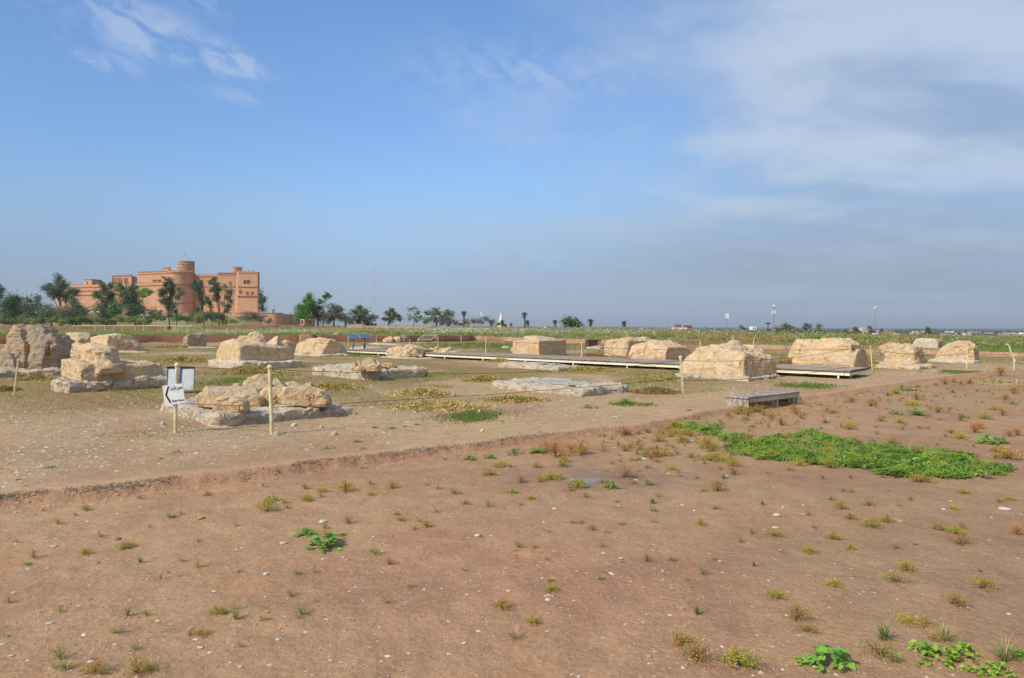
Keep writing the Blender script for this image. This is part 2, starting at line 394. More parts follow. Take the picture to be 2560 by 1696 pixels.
fgc = lerp(fgc, C3((.385, .195, .09), n), sstep(.15, .5, fbm2(gx * 1.3, gy * 1.3, 13, 4)) * .45)
big_ = fbm2(gx * .16, gy * .16, 19, 3); fgc = fgc * (1 + .16 * big_[:, None]); fgc = lerp(fgc, C3((.36, .17, .105), n), .35 * np.exp(-((gx - .2) / 1.6) ** 2 - ((gy - 4.6) / 1.3) ** 2)); fgc = lerp(fgc, C3((.25, .165, .10), n), .5 * np.exp(-((gx - 3.4) / 1.3) ** 2 - ((gy - 3.9) / 1.5) ** 2)); fgc = lerp(fgc, C3((.22, .14, .10), n), .75 * np.exp(-((gx - 1.0) / 1.0) ** 2 - ((gy - 7.6) / .6) ** 2))
plc = lerp(C3((.41, .280, .148), n), C3((.375, .262, .150), n), sstep(-.2, .3, fbm2(gx * .5, gy * .5, 14, 4)))
plc = lerp(plc, C3((.34, .205, .115), n), sstep(.05, .4, fbm2(gx * .3, gy * .3, 15, 3)) * .8)
gm = grassmask(gx, gy)
plc = lerp(plc, C3((.25, .185, .072), n), gm * .85); plc = lerp(plc, C3((.215, .195, .06), n), gm * .6 * sstep(-.05, .3, fbm2(gx * .4, gy * .28, 24, 4))); plc = lerp(plc, C3((.27, .155, .085), n), .55 * sstep(0, .3, fbm2(gx * .6, gy * .35, 25, 4)) * sstep(1.5, 5, gy - yl(gx)))
colr = lerp(fgc, plc, sstep(-.03, .05, s_))
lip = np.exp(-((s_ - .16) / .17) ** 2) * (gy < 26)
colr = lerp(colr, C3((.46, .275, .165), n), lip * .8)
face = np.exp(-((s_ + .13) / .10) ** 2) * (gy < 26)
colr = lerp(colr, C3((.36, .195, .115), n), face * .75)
bank = sstep(0, .5, gy - yb(gx))
bkc = lerp(C3((.20, .20, .06), n), C3((.33, .24, .12), n), sstep(-.3, .3, fbm2(gx * .06, gy * .06, 16, 3)))
colr = lerp(colr, bkc, bank)
far = sstep(150, 700, gy)
pc = lerp(C3((.08, .105, .05), n), C3((.17, .15, .095), n), sstep(-.1, .25, fbm2(gx * .0035, gy * .0012, 17, 4)))
colr = lerp(colr, pc, far)
m, t, b = newmat('earth')
att = t.node('ShaderNodeAttribute', attribute_name='Col').outputs[0]; P = t.node('ShaderNodeTexCoord').outputs['Object']
nA = t.noise(P, 4.0, 6, 0.65); nB = t.noise(P, 26, 5, 0.65); nC = t.noise(P, 110, 3, 0.6)
c = t.mix(1.0, att, t.mix(t.rng(nA, .3, .7), (.88, .87, .86), (1.09, 1.08, 1.07)), 'MULTIPLY')
c = t.mix(1.0, c, t.mix(t.rng(nB, .3, .7), (.86, .86, .86), (1.10, 1.09, 1.08)), 'MULTIPLY')
c = t.mix(1.0, c, t.mix(t.rng(nC, .3, .7), (.88, .88, .88), (1.10, 1.10, 1.09)), 'MULTIPLY')
# fine grit: pale, dark and reddish specks lying in the soil
for sc_, lo, hi, cc, sd_ in ((55, .0, .17, (.60, .54, .46), 0), (38, .0, .12, (.12, .085, .07), 3), (70, 0, .13, (.50, .22, .11), 7)):
    v = t.node('ShaderNodeTexVoronoi', feature='F1'); v.inputs['Scale'].default_value = sc_; v.inputs['Randomness'].default_value = 1
    t.put(v.inputs['Vector'], t.vmath('ADD', P, (sd_ * 3.1, sd_ * 1.7, sd_)))
    pick = t.rng(t.sep(v.outputs['Color'])[0], .84, .86)
    c = t.mix(t.math('MULTIPLY', t.rng(v.outputs['Distance'], hi, lo + hi * .7), pick), c, cc)
t.put(b.inputs['Base Color'], c); b.inputs['Roughness'].default_value = .92
h = t.math('ADD', t.math('MULTIPLY', nA, .8), t.math('ADD', t.math('MULTIPLY', nB, .25), t.math('MULTIPLY', nC, .09)))
bump(t, b, h, 1.0, .045)
M_EARTH = m
ground = obj('ground', fastmesh('ground', np.stack([gx, gy, gzv], 1), quads, M_EARTH, colr, smooth=True)); tag(ground, kind='structure')

def watermat(name, c, r=0.04):
    m, t, b = newmat(name); P = t.node('ShaderNodeTexCoord').outputs['Object']
    b.inputs['Base Color'].default_value = col(c); b.inputs['Roughness'].default_value = r
    b.inputs['Specular IOR Level'].default_value = .6; b.inputs['IOR'].default_value = 1.33
    bump(t, b, t.noise(P, 7, 3), .04, .02); return m
M_WATER = watermat('muddy_water', (.21, .145, .10), .16)
M_WATER2 = watermat('rain_water', (.33, .30, .27), .22)
def puddle(name, pts, mat, z=None, seed=0):
    rng = np.random.default_rng(seed); c = np.mean(pts, axis=0); V = [c]
    N = 48; P_ = np.array(pts)
    for i in range(N):
        u = i / N * len(P_); a, b_ = P_[int(u) % len(P_)], P_[(int(u) + 1) % len(P_)]; tt = u % 1; q = a + (b_ - a) * tt
        V.append(c + (q - c) * (1 + .07 * math.sin(i * .8 + seed) + .05 * math.sin(i * 1.9 + seed * 2) + rng.normal(0, .012)))
    V = np.array(V); V[:, 2] = z
    return obj(name, fastmesh(name, V, [(0, i, i % N + 1) for i in range(1, N + 1)], mat))

def GGv(px, py, dz=0.0):
    px, py = np.asarray(px, float), np.asarray(py, float); d = CR[None] * ((px - 1280) / F)[:, None] + CU[None] * ((848 - py) / F)[:, None] + CF[None]; z = np.zeros(len(px))
    for _ in range(4):
        t_ = (z - EYE) / d[:, 2]; z = gz(d[:, 0] * t_, d[:, 1] * t_) + dz
    t_ = (z - EYE) / d[:, 2]; return np.stack([d[:, 0] * t_, d[:, 1] * t_, z], 1)
# ------------------------------------------------------------------ mud-brick retaining walls on the far side
def adobe(name, c, c2, rows=9.0):
    m, t, b = newmat(name); P = t.node('ShaderNodeTexCoord').outputs['Object']
    n = t.noise(P, .9, 5, .6); n2 = t.noise(P, 7, 5, .65)
    x, y, z = t.sep(P)
    br = t.node('ShaderNodeTexBrick'); t.put(br.inputs['Vector'], t.comb(t.math('ADD', x, y), z, 0)); br.inputs['Scale'].default_value = rows / 10
    br.inputs['Mortar Size'].default_value = .03; br.inputs['Color1'].default_value = (1, 1, 1, 1); br.inputs['Color2'].default_value = (.80, .80, .80, 1); br.inputs['Mortar'].default_value = (.66, .66, .66, 1)
    br.inputs['Brick Width'].default_value = .4; br.inputs['Row Height'].default_value = .13
    cc = t.mix(t.rng(n, .35, .65), c, c2); cc = t.mix(1.0, cc, t.mix(t.rng(n2, .3, .7), (.75, .75, .75), (1.2, 1.2, 1.2)), 'MULTIPLY')
    cc = t.mix(.7, cc, t.mix(1.0, cc, br.outputs[0], 'MULTIPLY'))
    t.put(b.inputs['Base Color'], cc); bump(t, b, n2, .6, .06); return m
M_MUD = adobe('mud_brick', (.26, .125, .075), (.20, .095, .06)); M_MUDL = adobe('pale_mud_brick', (.46, .26, .16), (.36, .20, .12))
def mudwall(xa, xb, label, mat, extra=0.0, thick=.62, dy=0.0):
    pa, pb = G(xa, np.interp(xa, [q[0] for q in WALLP], [q[1] for q in WALLP]))[0], G(xb, np.interp(xb, [q[0] for q in WALLP], [q[1] for q in WALLP]))[0]
    N = max(8, int(abs(pb - pa) / .5)); xs = np.linspace(pa, pb, N); ys = yb(xs) + dy; zt = np.interp(xs, WX, WZT) + extra + .05 * fbm2(xs * .8, ys * 0, 31, 3)
    V = []
    for q in range(4):
        hh = [-.3, None, None, -.3][q]
        yy = ys + (0 if q < 2 else thick) + (.05 * fbm2(xs * 1.3, xs * 0 + q, 33, 3)); V.append(np.stack([xs, yy, np.full(N, -.3) if hh else zt], 1))
    V = np.concatenate(V); Fq = []
    for q in range(3):
        for i in range(N - 1): Fq.append((q * N + i, q * N + i + 1, (q + 1) * N + i + 1, (q + 1) * N + i))
    Fq.append((0, N, 2 * N, 3 * N)); Fq.append((N - 1, 4 * N - 1, 3 * N - 1, 2 * N - 1))
    o = obj('mud_wall', fastmesh('mud_wall', V, Fq, mat)); return tag(o, label, 'wall', 'low mud-brick retaining walls around the excavated floor')
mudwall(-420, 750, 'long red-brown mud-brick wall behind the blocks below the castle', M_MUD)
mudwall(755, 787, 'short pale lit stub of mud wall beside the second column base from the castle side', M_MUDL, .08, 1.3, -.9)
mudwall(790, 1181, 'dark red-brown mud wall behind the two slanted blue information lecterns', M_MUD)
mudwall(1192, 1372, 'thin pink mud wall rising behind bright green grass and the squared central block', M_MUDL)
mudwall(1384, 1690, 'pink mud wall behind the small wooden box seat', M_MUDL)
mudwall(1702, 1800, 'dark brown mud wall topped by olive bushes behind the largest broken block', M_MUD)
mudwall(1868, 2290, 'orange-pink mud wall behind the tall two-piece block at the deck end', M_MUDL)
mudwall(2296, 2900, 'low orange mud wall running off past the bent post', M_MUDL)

# ------------------------------------------------------------------ stone blocks
E1 = np.array([math.sin(R(46)), math.cos(R(46)), 0]); E2 = np.array([-math.cos(R(46)), math.sin(R(46)), 0])
def solve(N, e, px):
    # distance along e from N until the projection reaches column px
    lo, hi = 0.02, 14.0
    f = lambda L: PIX(N + L * e)[0] - px
    s0 = f(lo)
    for _ in range(40):
        mid = (lo + hi) / 2
        if f(mid) * s0 > 0: lo = mid
        else: hi = mid
    return min(lo, 13.9)
def hull_of(pts, chips=0, chipd=.12):
    bm = bmesh.new()
    for p in pts: bm.verts.new([float(c) for c in p])
    r_ = bmesh.ops.convex_hull(bm, input=bm.verts)
    kill = [v for v in bm.verts if not v.link_faces]
    for v in kill: bm.verts.remove(v)
    bmesh.ops.triangulate(bm, faces=bm.faces)
    bmesh.ops.recalc_face_normals(bm, faces=bm.faces)
    rg = np.random.default_rng(len(pts) * 7 + int(abs(pts[0][0]) * 1000) % 9973)
    if chips:
        P0 = np.array([v.co[:] for v in bm.verts]); c0 = P0.mean(0); zt0, zb0 = P0[:, 2].max(), P0[:, 2].min()
        for _ in range(chips):
            up = rg.uniform(.15, 1.1); th = rg.uniform(0, 2 * math.pi); nn = np.array([math.cos(th), math.sin(th), up]); nn /= np.linalg.norm(nn)
            P1 = np.array([v.co[:] for v in bm.verts]); pr = P1 @ nn; cut = pr.max() - (pr.max() - pr.min()) * rg.uniform(.03, chipd)
            bmesh.ops.bisect_plane(bm, geom=list(bm.verts) + list(bm.edges) + list(bm.faces), plane_co=tuple(nn * cut), plane_no=tuple(nn), clear_outer=True)
            P1 = [v.co[:] for v in bm.verts]; bm.free(); bm = bmesh.new()
            for p in P1: bm.verts.new(p)
            bmesh.ops.convex_hull(bm, input=bm.verts)
            for v in [v for v in bm.verts if not v.link_faces]: bm.verts.remove(v)
        bmesh.ops.triangulate(bm, faces=bm.faces); bmesh.ops.recalc_face_normals(bm, faces=bm.faces)
    V = np.array([v.co[:] for v in bm.verts]); idx = {v: i for i, v in enumerate(bm.verts)}
    Fc = [tuple(idx[v] for v in f.verts) for f in bm.faces]; bm.free(); return V, Fc
def B(near, xl, xr, tops, z0=None, maxL=3.6, maxR=3.6, sink=.12, chips=5):
    """a squared block seen corner-on; tops = (u along right edge, v along left edge, pixel row of that top point)"""
    N = GG(*near) if z0 is None else G(near[0], near[1], z0)
    L = min(solve(N, E2, xl), maxL); Rr = min(solve(N, E1, xr), maxR)
    pts = [N + u * Rr * E1 + v * L * E2 - np.array([0, 0, sink]) for u in (0, 1) for v in (0, 1)]
    for (u, v, py) in tops:
        q = N + u * Rr * E1 + v * L * E2; px = PIX(q)[0]; q = PT(px, py, q[1]); pts.append(q)
    return hull_of(pts, chips, .09)
def flat_tops(near, xl, xr, h, z0=None, maxL=3.6, maxR=3.6, sink=.12, inset=.03, jit=1.0):
    N = GG(*near) if z0 is None else G(near[0], near[1], z0)
    L = min(solve(N, E2, xl), maxL); Rr = min(solve(N, E1, xr), maxR)
    rg = np.random.default_rng(int(near[0] * 3 + near[1])); out = []
    gu = [0, rg.uniform(.25, .4), rg.uniform(.6, .75), 1]; gv = [0, rg.uniform(.3, .45), rg.uniform(.65, .8), 1]
    j = .05 * jit
    for a in range(3):
        for b_ in range(3):
            if a == 1 and b_ == 1: jz = 0
            u0, u1, v0, v1 = gu[a] - .04, gu[a + 1] + .04, gv[b_] - .04, gv[b_ + 1] + .04
            u0 = max(u0, 0) - (rg.uniform(-.5, 1) * j / Rr if a == 0 else 0); v0 = max(v0, 0) - (rg.uniform(-.5, 1) * j / L if b_ == 0 else 0)
            u1 = min(u1, 1) + (rg.uniform(-1, .5) * j / Rr if a == 2 else 0); v1 = min(v1, 1) + (rg.uniform(-1, .5) * j / L if b_ == 2 else 0)
            hz = h - rg.uniform(0, .5) * j * (0 if (a == 1 and b_ == 1) else 1)
            pts = [N + u * Rr * E1 + v * L * E2 - np.array([0, 0, sink]) for u in (u0, u1) for v in (v0, v1)]
            for u, v in ((u0, v0), (u1, v0), (u1, v1), (u0, v1)):
                e = inset if (u in (u0,) and a == 0) or (u in (u1,) and a == 2) or (v in (v0,) and b_ == 0) or (v in (v1,) and b_ == 2) else 0
                pts.append(N + u * Rr * E1 + v * L * E2 + np.array([0, 0, hz - e * rg.uniform(0, 1.2)]))
            out.append(hull_of(pts, 1 if (a != 1 or b_ != 1) else 0, .05))
    return out
def HP(pts, gy, thick, ch=3, cd=.1, ref=None):
    """angular piece: pixel outline of its near side with depth offsets, given a real thickness"""
    Y0 = G(ref if ref is not None else np.mean([p[0] for p in pts]), gy, 0)[1]; P_ = [PT(a, b_, Y0 + d) for a, b_, d in pts]; c = np.mean(P_, axis=0)
    return hull_of(P_ + [c + (p - c) * .88 + np.array([0, thick, -.02]) for p in P_], ch, cd)
def HZ(pts, foot, z0, thick, back=0.0, ch=3, cd=.1):
    xs = [p[0] for p in pts]; cx = (min(xs) + max(xs)) / 2; Y0 = G(cx, foot, z0)[1] + back; P_ = [PT(a, b_, Y0 + (d[0] if d else 0)) for a, b_, *d in pts]; c = np.mean(P_, axis=0)
    Q = P_ + [c + (p - c) * .85 + np.array([0, thick, -.01]) for p in P_]; lo, hi = min(P_, key=lambda p: p[0]), max(P_, key=lambda p: p[0])
    for e in (lo, hi):
        g_ = c + (e - c) * .85; g_[2] = z0 - .012; g_[1] = Y0 + .03; Q.append(g_); Q.append(g_ + np.array([0, thick * .9, 0]))
    return hull_of(Q, ch, cd)
def LUMP(x0, x1, y0, y1, z0=0.0, depth=.8, back=0.0, seed=0, n=11, base=None, flatb=True, box=.35, gy=None, ch=5, cd=.2):
    """angular boulder filling pixel box x0..x1, y0..y1 (y1 = its foot, at height z0)"""
    rng = np.random.default_rng(seed); N = G((x0 + x1) / 2, y1, z0) if base is None else np.array(base, float)
    if gy is not None:
        Yg = G((x0 + x1) / 2, gy, 0)[1] + back; N = PT((x0 + x1) / 2, y1, Yg); back = 0
    zf = N[2]; N = N * 1.0
    if back: N = PT((x0 + x1) / 2, 848, N[1] + back); N[2] = zf
    w = (x1 - x0) * N[1] / F; h = (PT((x0 + x1) / 2, y0, N[1])[2] - N[2]) if base is None else (y1 - y0) * N[1] / F; h = max(h, .05); d = w * depth
    c = N + np.array([0, d / 2, 0]); pts = []
    for i in range(n):
        v = rng.normal(size=3); v /= np.linalg.norm(v)
        if box: v = np.sign(v) * np.abs(v) ** (1 - box); v = v / max(1, np.max(np.abs(v)))
        pts.append(c + np.array([v[0] * w / 2, v[1] * d / 2, h / 2 + v[2] * h / 2]))
    for s in (-1, 1):
        pts.append(c + np.array([s * w / 2, rng.uniform(-.2, .2) * d, h * rng.uniform(.25, .6)]))
    pts.append(c + np.array([rng.uniform(-.2, .2) * w, 0, h]))
    if flatb:
        for s, q in ((-1, -1), (1, -1), (1, 1), (-1, 1)): pts.append(c + np.array([s * w * .36, q * d * .36, -.02]))
    return hull_of(pts, ch, cd)
DG = None
def stone(name, hulls, mat, label, cat='stone block', group=None, vox=.05, a1=.05, a2=.03, flat=.35, seed=0, split=.6, kind2=None):
    pw = .2 if flat <= .2 else .7
    """unite convex pieces, then wear and break the surface"""
    V = []; Fc = []; hl = []
    for q in hulls: hl += q if isinstance(q, list) else [q]
    for (v, f) in hl:
        b0 = len(V); V += [tuple(q) for q in v]; Fc += [tuple(b0 + i for i in q) for q in f]
    c = np.mean(np.array(V), axis=0); zmin = np.array(V)[:, 2].min(); c[2] = zmin + .1
    me = bpy.data.meshes.new('tmp'); me.from_pydata([tuple(np.array(q) - c) for q in V], [], Fc)
    o = bpy.data.objects.new('tmp', me); SC.collection.objects.link(o)
    md = o.modifiers.new('r', 'REMESH'); md.mode = 'VOXEL'; md.voxel_size = vox; md.use_smooth_shade = True
    dg = bpy.context.evaluated_depsgraph_get(); me2 = bpy.data.meshes.new_from_object(o.evaluated_get(dg)); bpy.data.objects.remove(o)
    nv = len(me2.vertices); co = np.empty(nv * 3, np.float32); me2.vertices.foreach_get('co', co); co = co.reshape(-1, 3).astype(float)
    no = np.empty(nv * 3, np.float32); me2.vertices.foreach_get('normal', no); no = no.reshape(-1, 3).astype(float)
    P_ = co + seed * 13.7; H = co[:, 2].max() - co[:, 2].min() + 1e-6; hf = (co[:, 2] - co[:, 2].min()) / H
    patch = sstep(-.12, .25, fbm(P_ * .8, seed + 3, 3))
    rough = flat + (1 - flat) * np.clip(.55 * sstep(split, .95, hf) + pw * patch + .5 * sstep(.3, .8, no[:, 2]), 0, 1)
    rid = 1 - np.abs(fbm(P_ * 2.6, seed + 5, 4)) * 2.4
    n1_ = fbm(P_ * 1.2, seed + 1, 3); n2_ = fbm(P_ * 6.5, seed + 2, 4, .62)
    # terraced fracture planes: quantise a slanted noise field
    q = fbm(P_ * np.array([.9, .9, 1.6]) + .35 * n1_[:, None], seed + 9, 3) * 5.0; qf = np.floor(q) + sstep(.55, .95, q - np.floor(q))
    a1 *= 1.3; a2 *= 1.55
    d = a1 * (n1_ * 1.2 + .55 * (qf - q)) * rough + a2 * (n2_ * .9 + rid * .45) * rough
    co = co + no * d[:, None]
    me2.vertices.foreach_set('co', co.astype(np.float32).ravel()); me2.update()
    me2.name = name; me2.materials.clear(); me2.materials.append(mat)
    me2.polygons.foreach_set('use_smooth', np.ones(len(me2.polygons), bool))
    try: me2.set_sharp_from_angle(angle=R(24))
    except Exception: pass
    ob = obj(name, me2, None, c); return tag(ob, label, cat, group)
GB = 'broken limestone column bases in the excavated hall'; GP = 'square stone plinth slabs under or between the column bases'
def stk(*a, **k): return stone(*a, **k)
# --- castle side, nearest row
stk('plinth_slab', [flat_tops((-130, 950), -360, 152, .24, maxL=2.5, maxR=7.0)], M_PLINTH, 'weathered grey plinth slab under the grey conglomerate boulder heap', 'stone slab', GP, vox=.06, a1=.07, a2=.05, flat=.8, seed=1)
stk('stone_base', [HP([(-40, 930, .2), (12, 858, .1), (48, 832, .15), (62, 862, 0), (58, 930, -.1)], 938, 1.4, ref=60), HP([(16, 862, .5), (18, 826, .6), (32, 812, .7), (52, 822, .6), (56, 856, .5)], 938, .9, ref=60), HP([(48, 928, 0), (60, 836, .2), (76, 829, .3), (100, 831, .3), (113, 862, .15), (104, 926, 0)], 938, 1.3, ref=60), HP([(48, 836, .7), (64, 816, .8), (95, 812, .8), (113, 825, .8), (106, 852, .6)], 938, .8, ref=60),
    HP([(96, 926, .15), (104, 846, .4), (126, 831, .5), (141, 850, .5), (147, 880, .4), (138, 920, .3)], 938, 1.0, ref=60), HP([(122, 904, .25), (128, 862, .3), (148, 866, .4), (154, 885, .4), (146, 904, .35)], 938, .6, ref=60), HP([(-30, 932, .0), (0, 880, -.15), (30, 890, -.3), (40, 932, -.3)], 938, .8, ref=60)], M_CONG,
    'tall rugged grey-brown heap of broken stone at the edge by the castle side', 'stone block', GB, vox=.035, a1=.06, a2=.045, flat=.7, seed=2, split=.3)
stk('stone_base', [B((196, 872), 142, 235, [(0, 0, 834), (1, 0, 836), (0, 1, 832), (1, 1, 831)])], M_ROCK, 'low far block half hidden behind the stepped block', 'stone block', GB, vox=.06, seed=3)
stk('stone_base', [B((264, 880), 215, 366, [(.05, 0, 838), (.3, .2, 834), (.9, 0, 842), (1, .3, 846), (0, 1, 845), (.6, .8, 836)], maxR=4.2), flat_tops((262, 885), 205, 374, .08, maxR=4.6)], M_ROCK, 'long dark-ended block with sun-lit end behind the stepped block', 'stone block', GB, vox=.055, a1=.07, seed=4)
stk('plinth_slab', [flat_tops((165, 984), 130, 432, .26, maxL=3.0, maxR=3.6)], M_PLINTH, 'rough lowest slab under the stepped block beside the grey metal board', 'stone slab', GP, vox=.05, a1=.08, a2=.05, flat=.8, seed=5)
_z = .27
stk('stone_base', [B((200, 952), 150, 428, [(0, 0, 906), (1, 0, 909), (0, 1, 896), (1, 1, 903), (.45, 0, 912)], z0=_z, maxR=3.5, maxL=2.5), B((243, 925), 177, 312, [(0, 0, 884), (1, 0, 883), (0, 1, 862), (.3, .55, 858), (1, .4, 868), (1, 1, 866)], z0=.52, maxR=1.5), LUMP(148, 196, 884, 946, _z, .9, .25, 18, box=.4)], M_ROCK,
    'stepped two-tier block with square upper piece beside the grey metal board', 'stone block', GB, vox=.045, a1=.065, a2=.04, flat=.3, seed=6)
stk('plinth_slab', [flat_tops((480, 871), 436, 545, .06, maxL=3)], M_ROCKP, 'thin pale slab under the small far boulder-like block', 'stone slab', GP, vox=.06, seed=7)
stk('stone_base', [B((468, 866), 457, 517, [(0, 0, 836), (1, 0, 834), (0, 1, 842), (1, 1, 833)], z0=.05, maxL=1.5)], M_CONG, 'small upright far block against the long mud wall', 'stone block', GB, vox=.05, a1=.09, seed=8, flat=.6)
# --- second row, mounded block
stk('plinth_slab', [flat_tops((608, 926), 522, 754, .28)], M_ROCKP, 'pale square plinth slab under the mound-topped block', 'stone slab', GP, vox=.05, a1=.05, flat=.5, seed=9)
stk('stone_base', [B((598, 905), 540, 737, [(0, 0, 862), (1, 0, 872), (0, 1, 858), (.1, .5, 849), (.5, .1, 858), (.98, .5, 868)], z0=.26), LUMP(556, 650, 841, 880, 0, .9, .4, 22, gy=915), LUMP(606, 660, 829, 872, 0, 1.1, .9, 23, gy=915), LUMP(648, 704, 836, 876, 0, .9, .7, 24, gy=915), LUMP(545, 606, 850, 880, 0, .8, .35, 25, gy=915), LUMP(690, 733, 850, 880, 0, .8, 1.0, 26, gy=915)], M_ROCK,
    'large squared block with humped broken top on a wide plinth', 'stone block', GB, vox=.045, a1=.05, a2=.03, flat=.12, seed=10, split=.62)
stk('plinth_slab', [flat_tops((795, 892), 733, 878, .09)], M_ROCKP, 'thin pale slab edge below the wedge-backed block beside the lecterns', 'stone slab', GP, vox=.06, seed=11)
stk('stone_base', [B((800, 888), 737, 874, [(0, 0, 848), (.15, .15, 844), (0, 1, 862), (.2, .7, 848), (1, 0, 872), (.5, 0, 850), (.9, .2, 860)], z0=.05), LUMP(738, 800, 845, 888, 0, .8, .5, 27, gy=890)], M_ROCK,
    'wedge-backed block sloping down toward the slanted lecterns', 'stone block', GB, vox=.045, a1=.07, a2=.03, flat=.15, seed=12)
stk('stone_base', [B((1050, 896), 966, 1092, [(0, 0, 872), (.2, .4, 867), (0, 1, 872), (1, 0, 874), (.5, .9, 866), (1, .6, 876)], z0=0), LUMP(1085, 1142, 870, 897, 0, .9, .4, 30), LUMP(1060, 1110, 867, 896, 0, .8, .8, 31, gy=897), LUMP(975, 1040, 865, 896, 0, .6, .35, 32, gy=897), LUMP(1010, 1060, 866, 894, 0, .7, .2, 36, gy=897)], M_ROCK,
    'low heavily crumbled block beside the start of the deck', 'stone block', GB, vox=.045, a1=.13, a2=.06, flat=.65, seed=13, split=.2)
stk('plinth_slab', [flat_tops((1035, 899), 950, 1150, .05)], M_ROCKP, 'sunken slab under the crumbled block by the deck start', 'stone slab', GP, vox=.06, seed=14)
stk('stone_base', [LUMP(953, 985, 841, 857, 0, 1.0, 0, 33, box=.3), LUMP(975, 1003, 842, 857, 0, .9, .2, 34, box=.5)], M_ROCK, 'small distant split block left of the little grey sign', 'stone block', GB, vox=.06, seed=15)
stk('plinth_slab', [flat_tops((975, 863), 918, 1020, .08)], M_ROCKP, 'distant pale slab under the small split block', 'stone slab', GP, vox=.07, seed=16)
stk('plinth_slab', [flat_tops((900, 874), 872, 968, .12, maxL=2)], M_ROCKP, 'distant low slab behind the two lectern posts', 'stone slab', GP, vox=.06, seed=17)
# --- middle
stk('plinth_slab', [flat_tops((920, 952), 776, 1070, .30, maxL=3.3, maxR=3.2)], M_PLINTH, 'square plinth carrying a small pile of yellow boulders', 'stone slab', GP, vox=.045, a1=.06, a2=.05, flat=.8, seed=18)
stk('plinth_slab', [flat_tops((1395, 928), 1242, 1466, .17, maxL=3.4, maxR=2.6)], M_PLINTH, 'bare wet-topped plinth just in front of the long deck', 'stone slab', GP, vox=.05, a1=.05, a2=.045, flat=.8, seed=19)
stk('plinth_slab', [flat_tops((1452, 992), 1231, 1572, .17, maxL=3.6, maxR=3.4)], M_PLINTH, 'bare cracked plinth with blue puddle on top, middle of the plaza', 'stone slab', GP, vox=.045, a1=.06, a2=.05, flat=.8, seed=20)
stk('stone_base', [B((1347, 892), 1281, 1416, [(0, 0, 852), (1, 0, 850), (0, 1, 853), (1, 1, 850)], chips=0), B((1347, 875), 1300, 1402, [(0, .05, 851), (0, .8, 842), (.2, .5, 839), (1, .1, 847), (1, .7, 843), (.5, .2, 845)], z0=.3, chips=1), LUMP(1271, 1320, 856, 880, 0, .9, .7, 37, gy=890)], M_ROCK,
    'crisp squared block with low pyramid top behind the middle of the deck', 'stone block', GB, vox=.04, a1=.03, a2=.025, flat=.1, seed=21, split=.7)
stk('fallen_stone', [LUMP(1250, 1276, 865, 873, 0, .8, 0, 39)], M_ROCKP, 'small pale stone lying beside the squared central block', 'stone', None, vox=.04, seed=22)
stk('stone_base', [B((1560, 892), 1510, 1650, [(0, 0, 853), (0, 1, 854), (1, 0, 856), (.3, .3, 846), (.8, .3, 846), (1, 1, 850)], z0=0), LUMP(1535, 1635, 846, 885, 0, .6, .5, 41, gy=890), LUMP(1425+90, 1560, 850, 886, 0, .8, .4, 42, gy=890)], M_ROCK, 'pale far block with ragged crest behind the hollowed block', 'stone block', GB, vox=.05, a1=.08, a2=.04, flat=.3, seed=23)
stk('stone_base', [B((1664, 905), 1570, 1728, [(0, 0, 868), (0, 1, 864), (.2, .6, 854), (.6, .3, 853), (.9, 0, 868), (1, 1, 868), (1, 0, 880)], z0=0), LUMP(1600, 1695, 852, 885, 0, .7, .8, 43, gy=904)], M_ROCK, 'smooth-faced block with dark hollow on its shaded side behind the deck', 'stone block', GB, vox=.045, a1=.07, a2=.03, flat=.12, seed=24, split=.5)
stk('plinth_slab', [flat_tops((1500, 873), 1466, 1520, .15, maxL=2)], M_ROCKP, 'small pale slab below the wooden box seat', 'stone slab', GP, vox=.06, seed=25)
# --- the largest block
stk('plinth_slab', [flat_tops((1872, 954), 1690, 1958, .13, maxL=4.2, maxR=3.2)], M_PLINTH, 'sunken rough slab around the foot of the largest block', 'stone slab', GP, vox=.05, a1=.07, a2=.05, flat=.85, seed=26)
stk('stone_base', [B((1862, 944), 1698, 1950, [(0, .02, 908), (.1, .05, 880), (0, 1, 905), (.12, .86, 872), (.3, .5, 866), (.5, .3, 864), (.8, .12, 880), (.8, .6, 868), (1, 0, 905), (1, .7, 885)], z0=.1, maxL=3.8, maxR=2.8), LUMP(1812, 1886, 857, 905, 0, .9, .8, 47, gy=944), LUMP(1728, 1830, 866, 915, 0, .8, .9, 48, gy=942), LUMP(1860, 1930, 866, 912, 0, .9, .7, 49, gy=944), LUMP(1700, 1770, 880, 935, 0, .7, .9, 50, gy=940), LUMP(1900, 1947, 880, 925, 0, .8, 1.1, 51, gy=942)], M_ROCK,
    'largest broken block with jagged ridge and one shaded end, middle right', 'stone block', GB, vox=.042, a1=.09, a2=.045, flat=.35, seed=27, split=.4)
